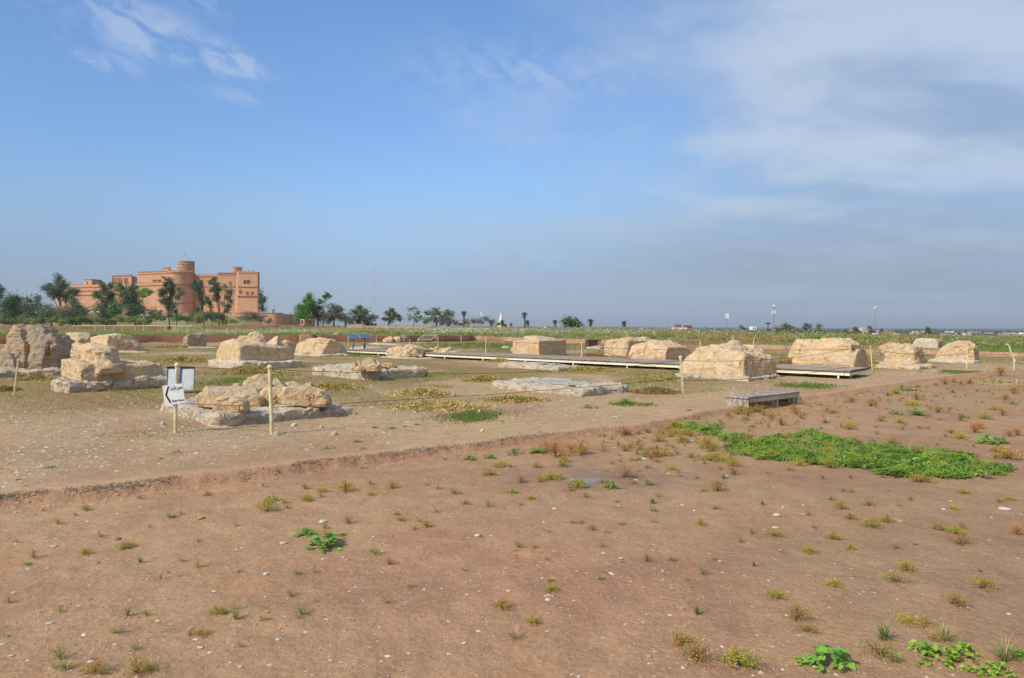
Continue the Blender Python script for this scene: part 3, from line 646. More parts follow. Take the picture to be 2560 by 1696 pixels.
# --- right-hand group
stk('stone_base', [B((2030, 898), 1968, 2075, [(0, .1, 852), (0, 1, 880), (0, .7, 849), (1, 0, 850), (1, 1, 850), (0, .9, 866)], z0=0)], M_ROCK, 'thin leaning slab-like block tucked behind the tall two-piece block', 'stone block', GB, vox=.045, a1=.03, seed=28, flat=.2)
stk('stone_base', [B((2134, 926), 1980, 2174, [(0, 0, 896), (0, 1, 892), (1, 0, 872), (1, 1, 880), (.4, 0, 872)], z0=0, maxL=3.4), B((2130, 892), 2026, 2164, [(0, .02, 860), (0, .25, 849), (.1, .75, 846), (.1, 1, 858), (1, 0, 862), (1, 1, 852), (.5, .3, 846)], z0=.5, maxL=2.9), LUMP(2024, 2100, 849, 900, 0, .6, .9, 52, gy=924), LUMP(2085, 2160, 848, 890, 0, .7, .6, 53, gy=924)], M_ROCK,
    'tall two-piece cracked block standing at the end of the deck', 'stone block', GB, vox=.042, a1=.07, a2=.035, flat=.2, seed=29, split=.45)
stk('plinth_slab', [flat_tops((2300, 925), 2178, 2340, .14, maxL=3.4)], M_ROCK, 'broken slab under the saddle-topped block', 'stone slab', GP, vox=.045, a1=.07, a2=.04, flat=.7, seed=30)
stk('stone_base', [B((2284, 914), 2196, 2316, [(0, 0, 902), (0, 1, 904), (1, 0, 898), (1, 1, 900)], z0=.12), B((2288, 905), 2208, 2312, [(0, .05, 868), (0, .7, 856), (.1, .95, 866), (1, 0, 866), (1, 1, 864), (.2, .3, 860)], z0=.25, maxL=2.2), LUMP(2208, 2258, 856, 890, 0, .8, .7, 55, gy=920), LUMP(2262, 2302, 858, 892, 0, .8, .5, 56, gy=920)], M_ROCK,
    'saddle-topped block with two worn humps and a shadowed notch', 'stone block', GB, vox=.042, a1=.10, a2=.045, flat=.35, seed=31, split=.45)
stk('plinth_slab', [flat_tops((2435, 909), 2318, 2453, .15, maxL=3.6)], M_ROCKP, 'neat plinth slab under the farthest wedge block, toward the town', 'stone slab', GP, vox=.05, a1=.03, flat=.4, seed=32)
stk('stone_base', [B((2436, 900), 2337, 2448, [(0, 0, 862), (0, .35, 852), (0, 1, 890), (0, .85, 868), (1, 0, 864), (1, .6, 856), (.5, .1, 850)], z0=.15, maxL=3.2)], M_ROCK, 'peaked wedge block nearest the white warehouse', 'stone block', GB, vox=.045, a1=.08, a2=.04, flat=.45, seed=33)
stk('stone_base', [B((2345, 874), 2281, 2358, [(0, 0, 848), (0, .8, 846), (1, 0, 850), (1, 1, 846), (0, 1, 858)], z0=.1)], M_ROCKP, 'plain pale far block above yellow flowers', 'stone block', GB, vox=.06, a1=.03, flat=.3, seed=34)
# --- nearest plinth with its loose rocks
stk('plinth_slab', [flat_tops((552, 1068), 410, 884, .20, maxL=3.0, maxR=3.4, inset=.05)], M_PLINTH, 'nearest grey plinth slab, loaded with loose broken rocks', 'stone slab', GP, vox=.03, a1=.06, a2=.055, flat=.85, seed=35)
GL = 'loose rocks lying on the nearest plinth'
ZP = .2
def loose(lab, x0, x1, y0, y1, back, seed, depth=.8, box=.3, z=ZP, mat=None, g=GL, **k):
    kw = dict(vox=.014 if (x1 - x0) < 60 else .018, a1=.035, a2=.022, flat=.55, seed=seed); kw.update(k)
    return stk('loose_rock', [LUMP(x0, x1, y0, y1, z, depth, back, seed, box=box + .1, ch=4, cd=.16)], mat or M_ROCK, lab, 'rock', g, **kw)
def lz(lab, pts, foot, thick, back, seed, z=ZP, mat=None, g=GL, **k):
    kw = dict(vox=.016, a1=.028, a2=.016, flat=.45, seed=seed); kw.update(k)
    return stk('loose_rock', [HZ(pts, foot, z, thick, back)], mat or M_ROCK, lab, 'rock', g, **kw)
lz('narrow upright rock at the sign end of the nearest plinth', [(488, 1018), (488, 992), (499, 980), (511, 981), (513, 1018)], 1018, .28, .05, 70)
lz('long tabular rock with a bright broken end', [(508, 1019, 0), (506, 969, .05), (522, 966, .2), (572, 966, .45), (640, 973, .5), (654, 990, .45), (650, 1008, .35), (560, 1015, .15), (534, 1019, .0)], 1019, .6, .02, 71)
lz('rounded front boulder at the corner of the nearest plinth', [(528, 1028), (530, 1000), (545, 991), (580, 992), (611, 1009), (614, 1021), (592, 1032), (560, 1034)], 1033, .34, -.02, 73)
lz('low middle rock wedged behind the rounded front boulder', [(606, 1018), (607, 991), (626, 985), (650, 994), (655, 1012), (642, 1019)], 1019, .32, .08, 74)
lz('squat rock left of the second rope post', [(644, 1012), (642, 980), (664, 970), (700, 974), (713, 988), (708, 1014), (655, 1016)], 1015, .5, .06, 75)
lz('biggest smooth boulder, nearest plinth, right of the second rope post', [(706, 1010), (699, 990), (703, 973), (722, 967), (760, 969), (799, 980), (818, 999), (815, 1012), (780, 1018), (725, 1015)], 1017, .55, .02, 76, vox=.02, a1=.035)
lz('pale peaked slab at the back of the nearest plinth', [(605, 951), (626, 951), (645, 938), (664, 940), (676, 953), (676, 985), (618, 985)], 1000, .4, .55, 77)
lz('pointed shard leaning behind the second rope post', [(680, 948), (690, 945), (716, 972), (712, 985), (684, 985)], 1000, .2, .6, 78)
lz('flat rock behind the biggest smooth boulder', [(702, 960), (720, 956), (747, 968), (750, 985), (704, 985)], 1000, .35, .8, 79)
lz('small pale stone on the back of the biggest smooth boulder', [(750, 972), (762, 961), (775, 957), (779, 975), (770, 985), (755, 985)], 1000, .2, .6, 80)
lz('little round stone behind the long tabular rock', [(578, 970), (585, 960), (598, 958), (601, 985), (580, 985)], 1000, .2, .6, 81)
lz('little tan stone beside the pale peaked slab', [(597, 970), (603, 958), (613, 958), (620, 970), (620, 985), (598, 985)], 1000, .2, .65, 82)
loose('tiny cream stone near the sign end of the plinth', 465, 474, 1000, 1006, 0, 83)
GM = 'boulders piled on the middle plinth'; Z2 = .29
lz('largest rounded yellow boulder on top of the middle pile', [(902, 925), (901, 908), (910, 896), (921, 892), (932, 897), (937, 908), (934, 925)], 926, .5, .15, 90, z=Z2, g=GM)
lz('front yellow boulder overhanging the edge of the middle plinth', [(914, 915), (925, 911), (945, 912), (951, 920), (944, 928), (925, 929), (916, 924)], 928, .4, -.1, 91, z=Z2, g=GM)
lz('small shaded stone in the front of the middle pile', [(883, 924), (887, 917), (900, 916), (913, 922), (908, 928), (888, 928)], 928, .35, .0, 92, z=Z2, g=GM)
lz('upright small stone at the castle end of the middle pile', [(880, 922), (881, 908), (888, 905), (892, 924)], 925, .3, .25, 93, z=Z2, g=GM)
lz('small round stone behind the middle pile', [(887, 914), (893, 902), (901, 906), (903, 920), (888, 920)], 922, .3, .5, 94, z=Z2, g=GM)
lz('flat brown-backed boulder at the town end of the middle pile', [(950, 919), (953, 909), (970, 906), (986, 910), (990, 917), (982, 921), (956, 921)], 921, .5, .2, 95, z=Z2, g=GM)
lz('whitish stone between the yellow boulders', [(934, 920), (935, 905), (943, 902), (951, 908), (952, 920)], 922, .3, .4, 96, z=Z2, g=GM, mat=M_ROCKP)
# standing rain water on the plinths and in the soil hollow
def rp(lst, z): return [G(a, b_, z) for a, b_ in lst]
def slabwater(near, xl, xr, z, h, uv, seed, maxL=3.6, maxR=3.6):
    N = GG(*near); L = min(solve(N, E2, xl), maxL); Rr = min(solve(N, E1, xr), maxR)
    o = puddle('rain_water', [N + u * Rr * E1 + v * L * E2 for u, v in uv], M_WATER2, N[2] + h + z, seed); tag(o, kind='structure')
slabwater((1452, 992), 1231, 1572, .022, .17, [(.25, .2), (.55, .16), (.82, .3), (.85, .6), (.7, .85), (.4, .8), (.2, .55)], 3, 3.6, 3.4)
slabwater((1395, 928), 1242, 1466, .022, .17, [(.3, .3), (.7, .25), (.8, .7), (.35, .75)], 5, 3.4, 2.6)
slabwater((920, 952), 776, 1070, .022, .30, [(.3, .25), (.75, .25), (.8, .6), (.7, .8), (.3, .8)], 6, 3.3, 3.2)
pz = float(np.mean([GG(*q)[2] for q in [(1410, 1200), (1450, 1198), (1480, 1208)]]))
o = puddle('puddle_water', rp([(1412, 1197), (1450, 1194), (1512, 1197), (1520, 1202), (1486, 1207), (1470, 1216), (1440, 1214), (1420, 1206)], pz), M_WATER, pz + .001, 7); tag(o, kind='structure')
# ------------------------------------------------------------------ the castle on its mound
M_BRICK = adobe('castle_brick', (.63, .35, .205), (.55, .295, .17), 5.0); M_BRICKD = flatmat('brick_band', (.34, .17, .105), .9)
M_DARK = flatmat('dark_opening', (.035, .028, .025), .9)
C0 = PT(470, 780, 303); castle = empty('castle', (C0[0], 303, 6.5), 'reddish brick castle with round towers on a mound behind trees', 'castle')
def wall_part(name, a, b_, za, zb_, thick, mat=M_BRICK, parent=castle, batter=0.0):
    """a, b_: plan points (x,y) of the face seen; thick goes away from the camera"""
    a = np.array(a[:2], float); b_ = np.array(b_[:2], float); d = b_ - a; d /= np.linalg.norm(d); nrm = np.array([-d[1], d[0]])
    if nrm[1] < 0: nrm = -nrm
    ba, bb = a - nrm * batter - d * batter * .4, b_ - nrm * batter + d * batter * .4
    base = [(ba[0], ba[1], za), (bb[0], bb[1], za), (b_[0] + nrm[0] * thick, b_[1] + nrm[1] * thick, za), (a[0] + nrm[0] * thick, a[1] + nrm[1] * thick, za)]
    top = [(a[0], a[1], zb_), (b_[0], b_[1], zb_), (b_[0] + nrm[0] * thick, b_[1] + nrm[1] * thick, zb_), (a[0] + nrm[0] * thick, a[1] + nrm[1] * thick, zb_)]
    return MB().prism(base, top).build(name, mat, parent)
def merlons(a, b_, z, h=.75, w_=.8, gap=.75, dep=.55, parent=castle):
    a = np.array(a[:2], float); b_ = np.array(b_[:2], float); L = np.linalg.norm(b_ - a); d = (b_ - a) / L; nn = np.array([-d[1], d[0]]); nn = nn if nn[1] > 0 else -nn
    mb = MB(); s = 0
    while s + w_ <= L + .01:
        c = a + d * (s + w_ / 2) + nn * (dep / 2 - .03); mb.obox((c[0], c[1], z + h / 2), (d[0] * w_ / 2, d[1] * w_ / 2, 0), (nn[0] * dep / 2, nn[1] * dep / 2, 0), (0, 0, h / 2)); s += w_ + gap
    mb.build('battlement', M_BRICK, parent)
def ring_merlons(c, r, z, n=14, h=.7, w_=.7, parent=castle):
    mb = MB()
    for k in range(n):
        t_ = 2 * math.pi * k / n; d = np.array([-math.sin(t_), math.cos(t_)]); nn = np.array([math.cos(t_), math.sin(t_)])
        q = np.array(c[:2]) + nn * (r - .22); mb.obox((q[0], q[1], z + h / 2), (d[0] * w_ / 2, d[1] * w_ / 2, 0), (nn[0] * .25, nn[1] * .25, 0), (0, 0, h / 2))
    mb.build('battlement', M_BRICK, parent)
def band(a, b_, z, parent=castle, t=.16, out=.1):
    a = np.array(a[:2], float); b_ = np.array(b_[:2], float); d = b_ - a; d /= np.linalg.norm(d); nn = np.array([d[1], -d[0]]); nn = nn if nn[1] < 0 else -nn
    c = (a + b_) / 2 + nn * (out / 2); L = np.linalg.norm(b_ - a)
    MB().obox((c[0], c[1], z), (d[0] * L / 2, d[1] * L / 2, 0), (nn[0] * (out / 2 + .1), nn[1] * (out / 2 + .1), 0), (0, 0, t)).build('string_course', M_BRICKD, parent)
def opening(px, py, wpx, hpx, Y, off=.12, parent=castle, name='window', sink=.0):
    p = PT(px, py, Y); wm, hm = wpx * Y / F / 2, hpx * Y / F / 2
    fr = MB(); fr.box(p[0] - wm - .18, p[0] - wm, Y - off - .06, Y + .5, p[2] - hm, p[2] + hm); fr.box(p[0] + wm, p[0] + wm + .18, Y - off - .06, Y + .5, p[2] - hm, p[2] + hm)
    fr.box(p[0] - wm - .18, p[0] + wm + .18, Y - off - .1, Y + .5, p[2] + hm, p[2] + hm + .2)
    f_ = fr.build(name, M_BRICK, parent)
    MB().box(p[0] - wm, p[0] + wm, Y - off, Y + .4, p[2] - hm, p[2] + hm).build('opening', M_DARK, f_)
Zt = lambda px, py, Y: PT(px, py, Y)[2]
xy = lambda px, Y: PT(px, 750, Y)[:2]
# left outer wall and its little roof rooms
zt = Zt(230, 712, 330); wall_part('wall', xy(140, 341), xy(348, 318), -1, zt, 3); merlons(xy(140, 341), xy(205, 334), zt, .5, .6, 1.3); band(xy(140, 340.9), xy(348, 317.9), Zt(230, 718, 330)); band(xy(140, 340.8), xy(348, 317.8), Zt(230, 727, 330), t=.1); band(xy(140, 340.8), xy(348, 317.8), Zt(230, 738, 330), t=.08)
def room(px0, pxc, px1, Y0, Yc, Y1, ytop, ybot, slits, batt=True):
    a, c_, b_ = xy(px0, Y0), xy(pxc, Yc), xy(px1, Y1); zt, zb_ = Zt(pxc, ytop, Yc), Zt(pxc, ybot, Yc); d = a + (b_ - c_)
    MB().prism([(q[0], q[1], zb_) for q in (a, c_, b_, d)], [(q[0], q[1], zt) for q in (a, c_, b_, d)]).build('roof_room', M_BRICK, castle)
    band(a, c_, zt + .02, t=.13); band(c_, b_, zt + .02, t=.13)
    if batt: merlons(a, c_, zt + .1, .55, .55, .6)
    for px, w_, y0, y1 in slits:
        s = (px - px0) / (pxc - px0); Yq = Y0 + (Yc - Y0) * s if px < pxc else Yc + (Y1 - Yc) * (px - pxc) / (px1 - pxc)
        opening(px, (y0 + y1) / 2, w_, y1 - y0, Yq, .25, name='slit_window')
room(209, 230, 255, 335, 331.5, 339, 699, 713, [(219, 2.2, 705, 711)], False)
room(280, 329, 343, 323, 316, 330, 690, 720, [(282.5 + i * 3.0, 1.3, 696, 710) for i in range(4)] + [(297 + i * 2.9, 1.3, 696, 710) for i in range(4)] + [(312 + i * 2.7, 1.3, 696, 710) for i in range(4)] + [(333, 2.5, 696, 704)])
# upper and lower walls left of the great tower
zu = Zt(422, 680, 300); a, b_ = xy(344, 309), xy(424, 300); wall_part('wall', a, b_, 2, zu, 3); merlons(a, b_, zu, .7, .7, .75); band(a, b_, Zt(422, 683.5, 300), t=.1)
zl = Zt(405, 708, 297); a, b_ = xy(338, 304), xy(424, 296.5); wall_part('wall', a, b_, 1, zl, 2.6, batter=1.2); merlons(a, b_, zl, .45, .4, .5, .4); band(a - [0, .2], b_ - [0, .2], zl - .9, t=.1)
room(407, 423, 430, 307, 304, 309, 670, 684, [], False)
opening(407, 694, 4, 4, 300.6, .3); opening(388, 703, 1.3, 4, 301.5, 1.9); opening(400, 703, 1.3, 4, 301, 1.9)
# great round tower
tc = xy(452, 302.5); zt = Zt(452, 680, 300); rt = 29.5 * 300 / F
MB().lathe(tc, [(rt * 1.16, 1), (rt * 1.1, 7), (rt * 1.03, 15), (rt, 20), (rt, zt - 1.0), (rt * 1.03, zt - .6), (rt * 1.03, zt)], 48).build('great_tower', M_BRICK, castle, smooth=False)
ring_merlons(tc, rt * 1.02, zt, 34, .45, .55)
for yy, k in ((683, 1.05), (712, 1.03), (758, 1.105)):
    z_ = Zt(452, yy, 300); MB().lathe(tc, [(rt * k, z_ - .1), (rt * k + .09, z_ - .08), (rt * k + .09, z_ + .08), (rt * k, z_ + .1)], 48).build('string_course', M_BRICKD, castle)
opening(438, 700, 5, 7, tc[1] - rt * .87, .35)
# round keep turret with the flag, terrace railing
kc = xy(466, 309); kz0, kz1 = Zt(466, 692, 309), Zt(466, 654, 309); rk = 19 * 309 / F
MB().lathe(kc, [(rk * 1.06, kz0 - 2), (rk * 1.03, kz0), (rk, kz1 - .5), (rk * 1.02, kz1)], 36).build('keep_turret', M_BRICK, castle)
for yy in (657, 663, 670):
    z_ = Zt(466, yy, 309); MB().lathe(kc, [(rk * 1.02, z_ - .08), (rk * 1.02 + .12, z_), (rk * 1.02, z_ + .08)], 36).build('string_course', M_BRICKD, castle)
for px in (457, 468.5): opening(px, 661, 1.6, 2.6, 309 - rk, .2, name='slit_window')
pole = PT(467, 653, 309); MB().tube([pole, pole + np.array([0, 0, 3.1])], .05, 6).build('flagpole', M_WHITE, castle)
fl = []; cf = []
for i in range(9):
    for j in range(4): fl.append(pole + np.array([-.1 - i * .16 + .0, .12 * math.sin(i * .9), 3.05 - j * .26 - .05 * math.sin(i * .8)]) - np.array(castle.location))
fq = []; 
for i in range(8):
    for j in range(3): fq.append((i * 4 + j, i * 4 + j + 1, (i + 1) * 4 + j + 1, (i + 1) * 4 + j)); cf.append([(.03, .22, .07), (.8, .8, .8), (.45, .04, .04)][j])
obj('flag', fastmesh('flag', fl, fq, attrmat('flag_cloth'), cf), castle)
rail = MB(); z_ = zt + .05
for k in range(20):
    t_ = math.pi * (1.02 + .96 * k / 19); q = (tc[0] + math.cos(t_) * rt * .86, tc[1] + math.sin(t_) * rt * .86); rail.tube([(q[0], q[1], z_), (q[0], q[1], z_ + 1.5)], .05, 4)
for h_ in (.75, 1.5): rail.tube([(tc[0] + math.cos(math.pi * (1.02 + .96 * k / 30)) * rt * .86, tc[1] + math.sin(math.pi * (1.02 + .96 * k / 30)) * rt * .86, z_ + h_) for k in range(31)], .05, 4)
rail.build('railing', M_DARK, castle)
wp = MB()
for k in range(9): q = PT(426 + k * 2.2, 676, 303.5); wp.box(q[0] - .12, q[0] + .12, 303.4, 303.6, zt, zt + 1.9 + .2 * (k % 2))
wp.build('white_fence', M_WHITE, castle)
# curtain walls right of the tower
a, b_ = xy(478, 304), xy(549, 303); zt = Zt(510, 688.5, 303); wall_part('wall', a, b_, 1, zt, 3, batter=.5); merlons(a, b_, zt, .6, .75, .8); band(a - [0, .1], b_ - [0, .1], Zt(510, 718, 303)); band(a - [0, .05], b_ - [0, .05], zt - .6, t=.09)
a, b_ = xy(545, 301), xy(600, 301); zt = Zt(570, 682.5, 301); wall_part('wall', a, b_, 1, zt, 6, batter=.6); band(a, b_, zt - .1); band(a - [0, .15], b_ - [0, .15], Zt(570, 717, 301)); band(a, b_, zt - .9, t=.08)
opening(576, 709, 2.6, 8, 301, .3)
cc = xy(592, 304); z0_, z1_ = Zt(592, 688, 304), Zt(592, 670, 304); rr_ = 12.3 * 304 / F
MB().lathe(cc, [(rr_, z0_ - 1), (rr_, z1_ - .8), (rr_ * 1.05, z1_)], 28).build('corner_turret', M_BRICK, castle); ring_merlons(cc, rr_ * 1.04, z1_, 16, .35, .5)
# great square bastion
a, b_ = xy(597, 297), xy(644, 297); zt = Zt(620, 680, 297); zb_ = 1.0
wall_part('bastion', a, b_, zb_, zt, 2.5, batter=1.35); merlons(a, b_, zt, .6, .85, 1.0); band(a, b_, zt - .5, t=.1)
band(a - [.2, .45], b_ + [.2, -.45], Zt(620, 718, 296), t=.12); band(a - [.4, .85], b_ + [.4, -.85], Zt(620, 741, 296), t=.12)
MB().prism([(a[0] - 1.9, 296.6, zb_), (a[0] - .3, 295.7, zb_), (a[0] - .3, 299, zb_), (a[0] - 1.9, 299, zb_)], [(a[0] - 1.0, 297.6, zt), (a[0] - .05, 297.02, zt), (a[0] - .05, 299, zt), (a[0] - 1.0, 299, zt)]).build('buttress', M_BRICK, castle)
for px, py, w_, h_ in ((613, 705, 4, 8.5), (621.5, 705, 4, 8.5)): opening(px, py, w_, h_, 297, .5)
for px, py in ((601.5, 729.5), (618.5, 733), (631, 733)): opening(px, py, 2, 6.5, 297, .85, name='slit_window')
# retaining terrace wall with rounded end
tw = empty('terrace_wall', (xy(600, 288)[0], 288, 0), 'brown retaining wall with rounded end at the foot of the castle', 'wall')
e0, e1, zT = xy(430, 291), xy(680, 288), Zt(690, 784, 288)
pts = [(e0[0], e0[1]), (e1[0], e1[1])]; rq = 3.3; cq = (e1[0], e1[1] + rq)
for k in range(1, 12): t_ = -math.pi / 2 + math.pi * k / 12; pts.append((cq[0] + rq * math.cos(t_), cq[1] + rq * math.sin(t_)))
pts += [(e1[0], 345), (e0[0], 345)]
MB().prism([(p[0], p[1], -2) for p in pts], [(p[0], p[1], zT) for p in pts]).build('wall', M_BRICK, tw)
cop = []; 
MB().tube([(p[0], p[1], zT + .12) for p in pts[:13]], .16, 6).build('coping', M_BRICKD, tw)
# statue, lamp and poles on the terrace
def simple(name, mb, mat, label, cat, group=None, loc=None, kind=None):
    o = mb.build(name, mat); return tag(o, label, cat, group, kind)
st = PT(683, 784, 292); sm = MB(); sm.box(st[0] - .35, st[0] + .35, 291.7, 292.3, zT, zT + .35)
sm.tube([(st[0] - .12, 292, zT + .35), (st[0] - .05, 292, zT + .95), (st[0], 292, zT + 1.35), (st[0], 292, zT + 1.6)], [.12, .2, .24, .1], 8); sm.tube([(st[0] + .14, 292, zT + .35), (st[0] + .02, 292, zT + .95)], .1, 6)
sm.tube([(st[0] - .2, 292, zT + 1.3), (st[0] - .45, 292, zT + 1.75)], .07, 6); sm.tube([(st[0] + .2, 292, zT + 1.3), (st[0] + .38, 292, zT + 1.8)], .07, 6); sm.ball((st[0], 292, zT + 1.73), .15)
simple('statue', sm, M_DARK, 'small dark figure statue with raised arms on the castle terrace', 'statue')
def lamp(px, py0, py1, Y, label, arm=.75, double=True, r_=.05):
    b0 = PT(px, py1, Y); t0_ = PT(px, py0, Y); e = empty('street_lamp', (b0[0], Y, b0[2] - .6), label, 'street lamp', 'pole lamps beyond the ruins')
    MB().tube([(b0[0], Y, b0[2] - .6), (b0[0], Y, t0_[2])], [r_ * 1.3, r_], 6).build('pole', M_STEEL, e)
    mb = MB(); mb.tube([(b0[0] - (arm if double else 0), Y, t0_[2] + .1), (b0[0], Y, t0_[2]), (b0[0] + arm, Y, t0_[2] + .1)], .035, 5); mb.build('arm', M_STEEL, e)
    for s in ((-1, 1) if double else (1,)): MB().obox((b0[0] + s * arm, Y, t0_[2] + .14), (.26, 0, .03 * s), (0, .13, 0), (0, 0, .07)).build('lamp_head', M_WHITE, e)
for px, y0, y1, Y, lab in ((238, 781, 812, 175, 'double-headed lamp pole between dark trees under the castle wall'), (362, 789, 812, 175, 'double-headed lamp pole below the light green tree'), (577, 786, 808, 180, 'lamp pole in front of the castle embankment bushes'), (1083, 792, 816, 150, 'double-headed lamp pole among grey-green trees, mid field'),
    (67, 726, 812, 260, 'tall faint lamp pole with wide arms above the far dark trees'), (79, 731, 812, 250, 'second tall faint lamp pole beside a taller one')):
    lamp(px, y0, y1, Y, lab, arm=.75 if Y < 200 else 1.2)
lamp(687, 763, 783, 292, 'single pale lamp pole beside the terrace statue', .5, False); lamp(670, 768, 783, 292, 'short dark lamp pole on the terrace beside the last tree', .3, False)
def pole(name, px0, py0, px1, py1, Y, r_, mat, label, cat, z0=None):
    a, b_ = PT(px0, py0, Y), PT(px1, py1, Y)
    if z0 is not None: a[2] = z0
    return simple(name, MB().tube([a, b_], [r_, r_ * .6], 6), mat, label, cat)
pole('leaning_pole', 663, 783, 670, 752, 290, .10, M_DARK, 'dark pole leaning beside the castle end tree', 'pole')
pole('utility_pole', 726.5, 812, 726.5, 781, 240, .09, M_DARK, 'lone thin dark pole between castle and small brick hut', 'pole')
# ------------------------------------------------------------------ masts
def mast(px, ytop, ybot, Y, w0, label, red=False, n=16):
    t0_, b0 = PT(px, ytop, Y), PT(px, ybot, Y); b0[2] = min(b0[2], float(gz(b0[0], Y)[0]) - 1); e = empty('radio_mast', b0, label, 'mast', 'thin masts on the horizon'); mb = MB(); H = t0_[2] - b0[2]
    for s, q in ((-1, -.6), (1, -.6), (0, 1)): mb.tube([(b0[0] + s * w0, Y + q * w0, b0[2]), (b0[0] + s * w0 * .8, Y + q * w0 * .8, t0_[2])], w0 * .16, 4)
    for k in range(n * 2):
        za, zb_ = b0[2] + H * k / (2 * n), b0[2] + H * (k + 1) / (2 * n); s = 1 if k % 2 else -1; mb.tube([(b0[0] + s * w0, Y - .6 * w0, za), (b0[0] - s * w0, Y - .6 * w0, zb_)], w0 * .1, 3)
    m_ = M_STEEL
    if red:
        m_, t, b = newmat('mast_paint'); z_ = t.sep(t.node('ShaderNodeTexCoord').outputs['Object'])[2]
        t.put(b.inputs['Base Color'], t.mix(t.math('GREATER_THAN', t.math('FRACT', t.math('MULTIPLY', z_, 1 / 12.0)), .5), (.66, .66, .66), (.52, .36, .34)))
    mb.build('lattice', m_, e); return e, t0_
e, tp = mast(935, 668, 800, 520, .42, 'tall slim red-and-white lattice mast above the mid trees', True, 26)
MB().tube([tp, tp + np.array([0, 0, 2.5])], .06, 4).build('antenna', M_STEEL, e)
def dishes(e, tp, items, Y):
    for dx, dz, r_ in items: MB().lathe((tp[0] + dx, Y - .5, 0), [(.01, tp[2] + dz - r_), (r_ * .8, tp[2] + dz - r_ * .6), (r_, tp[2] + dz), (r_ * .8, tp[2] + dz + r_ * .6), (.01, tp[2] + dz + r_)], 10).build('dish', M_WHITE, e)
def panels(e, tp, items, Y):
    for dx, dz, h_ in items: MB().box(tp[0] + dx - .18, tp[0] + dx + .18, Y - .5, Y - .2, tp[2] + dz, tp[2] + dz + h_).build('panel_antenna', M_WHITE, e)
e, tp = mast(1817, 790, 830, 330, .28, 'short mast with white panel antennas behind the right field'); panels(e, tp, [(-.6, -1.2, 2.2), (.6, -1.6, 2.6), (.1, -1.4, 2.4)], 330)
e, tp = mast(1934, 766, 828, 420, .42, 'twin-tier telecom mast with white dish, right of the short mast'); dishes(e, tp, [(0, 0.2, .7)], 420); panels(e, tp, [(-1.0, -4.6, 2.2), (0, -4.8, 2.4), (1.0, -4.6, 2.2)], 420)
e, tp = mast(2187, 752, 842, 480, .35, 'slender tall mast near the cream houses'); dishes(e, tp, [(.5, -4.2, .5), (-.3, -5.5, .7)], 480)
e, tp = mast(1204, 783, 812, 300, .18, 'small mast behind the low grey bushes near the cone tower'); panels(e, tp, [(-.3, -1.3, 1.8), (.3, -1.6, 1.8)], 300)
fl_ = empty('floodlight_mast', PT(1920, 826, 200), 'dark floodlight mast with a flat lamp tray', 'floodlight'); q = PT(1920, 810, 200)
MB().tube([PT(1920, 834, 200), q], .13, 6).build('pole', M_DARK, fl_); mm = MB().box(q[0] - .65, q[0] + .65, 199.8, 200.2, q[2], q[2] + .12)
for k in range(-2, 3): mm.box(q[0] + k * .26 - .1, q[0] + k * .26 + .1, 199.7, 200.1, q[2] + .12, q[2] + .34)
mm.build('lamp_tray', M_DARK, fl_)
# ------------------------------------------------------------------ cone tower, hut, town
M_CONE = flatmat('white_plaster', (.74, .60, .47), .8, 0, .06); sh = empty('cone_tower', PT(1253.5, 815, 380), 'pale pointed cone tower rising behind palms and bushes', 'tower'); c_ = xy(1253.5, 380)
prof = []; z0_, z1_ = Zt(1253, 824, 380), Zt(1253, 781, 380); N = 14
for k in range(N):
    f_ = k / N; r_ = (9.4 * (1 - f_) ** .8 + .9) * 380 / F; prof += [(r_ * 1.0, z0_ + (z1_ - z0_) * f_), (r_ * .93, z0_ + (z1_ - z0_) * (f_ + .85 / N))]
prof.append((.1, z1_)); MB().lathe(c_, prof, 16).build('cone', M_CONE, sh); MB().lathe(c_, [(3.4, PLAIN), (3.4, z0_ - .2), (2.4, z0_ + .1)], 16).build('drum', M_CONE, sh)
MB().tube([(c_[0], c_[1], z1_ - .1), (c_[0], c_[1], z1_ + 1.8)], [.12, .04], 6).build('spire', M_STEEL, sh)
dm = empty('white_dome', PT(1363, 824, 520), 'tiny white dome at the far edge of the flower field', 'dome'); c_ = xy(1363, 520); z_ = Zt(1363, 824, 520)
MB().lathe(c_, [(1.2, z_ - 4), (1.2, z_), (1.15, z_ + .9), (.85, z_ + 1.6), (.3, z_ + 2.0), (.02, z_ + 2.1)], 16).build('dome', M_WHITE, dm)
M_PINK = flatmat('pink_brick', (.50, .26, .19), .9, 0, .12, 3)
hut = empty('guard_hut', PT(770, 814, 165), 'small pink brick hut with flat overhanging roof and blue window', 'hut'); a = xy(751, 166); b_ = xy(761, 163); c_ = xy(787, 165.5); z0_, z1_ = Zt(761, 818, 163), Zt(761, 800, 163)
d_ = a + (c_ - b_); MB().prism([(q[0], q[1], z0_) for q in (a, b_, c_, d_)], [(q[0], q[1], z1_) for q in (a, b_, c_, d_)]).build('wall', M_PINK, hut)
ce = (a + c_) / 2; ro = [ce + (q - ce) * 1.13 for q in (a, b_, c_, d_)]; MB().prism([(q[0], q[1], z1_ + .003) for q in ro], [(q[0], q[1], z1_ + .16) for q in ro]).build('roof', flatmat('hut_roof', (.5, .42, .36)), hut)
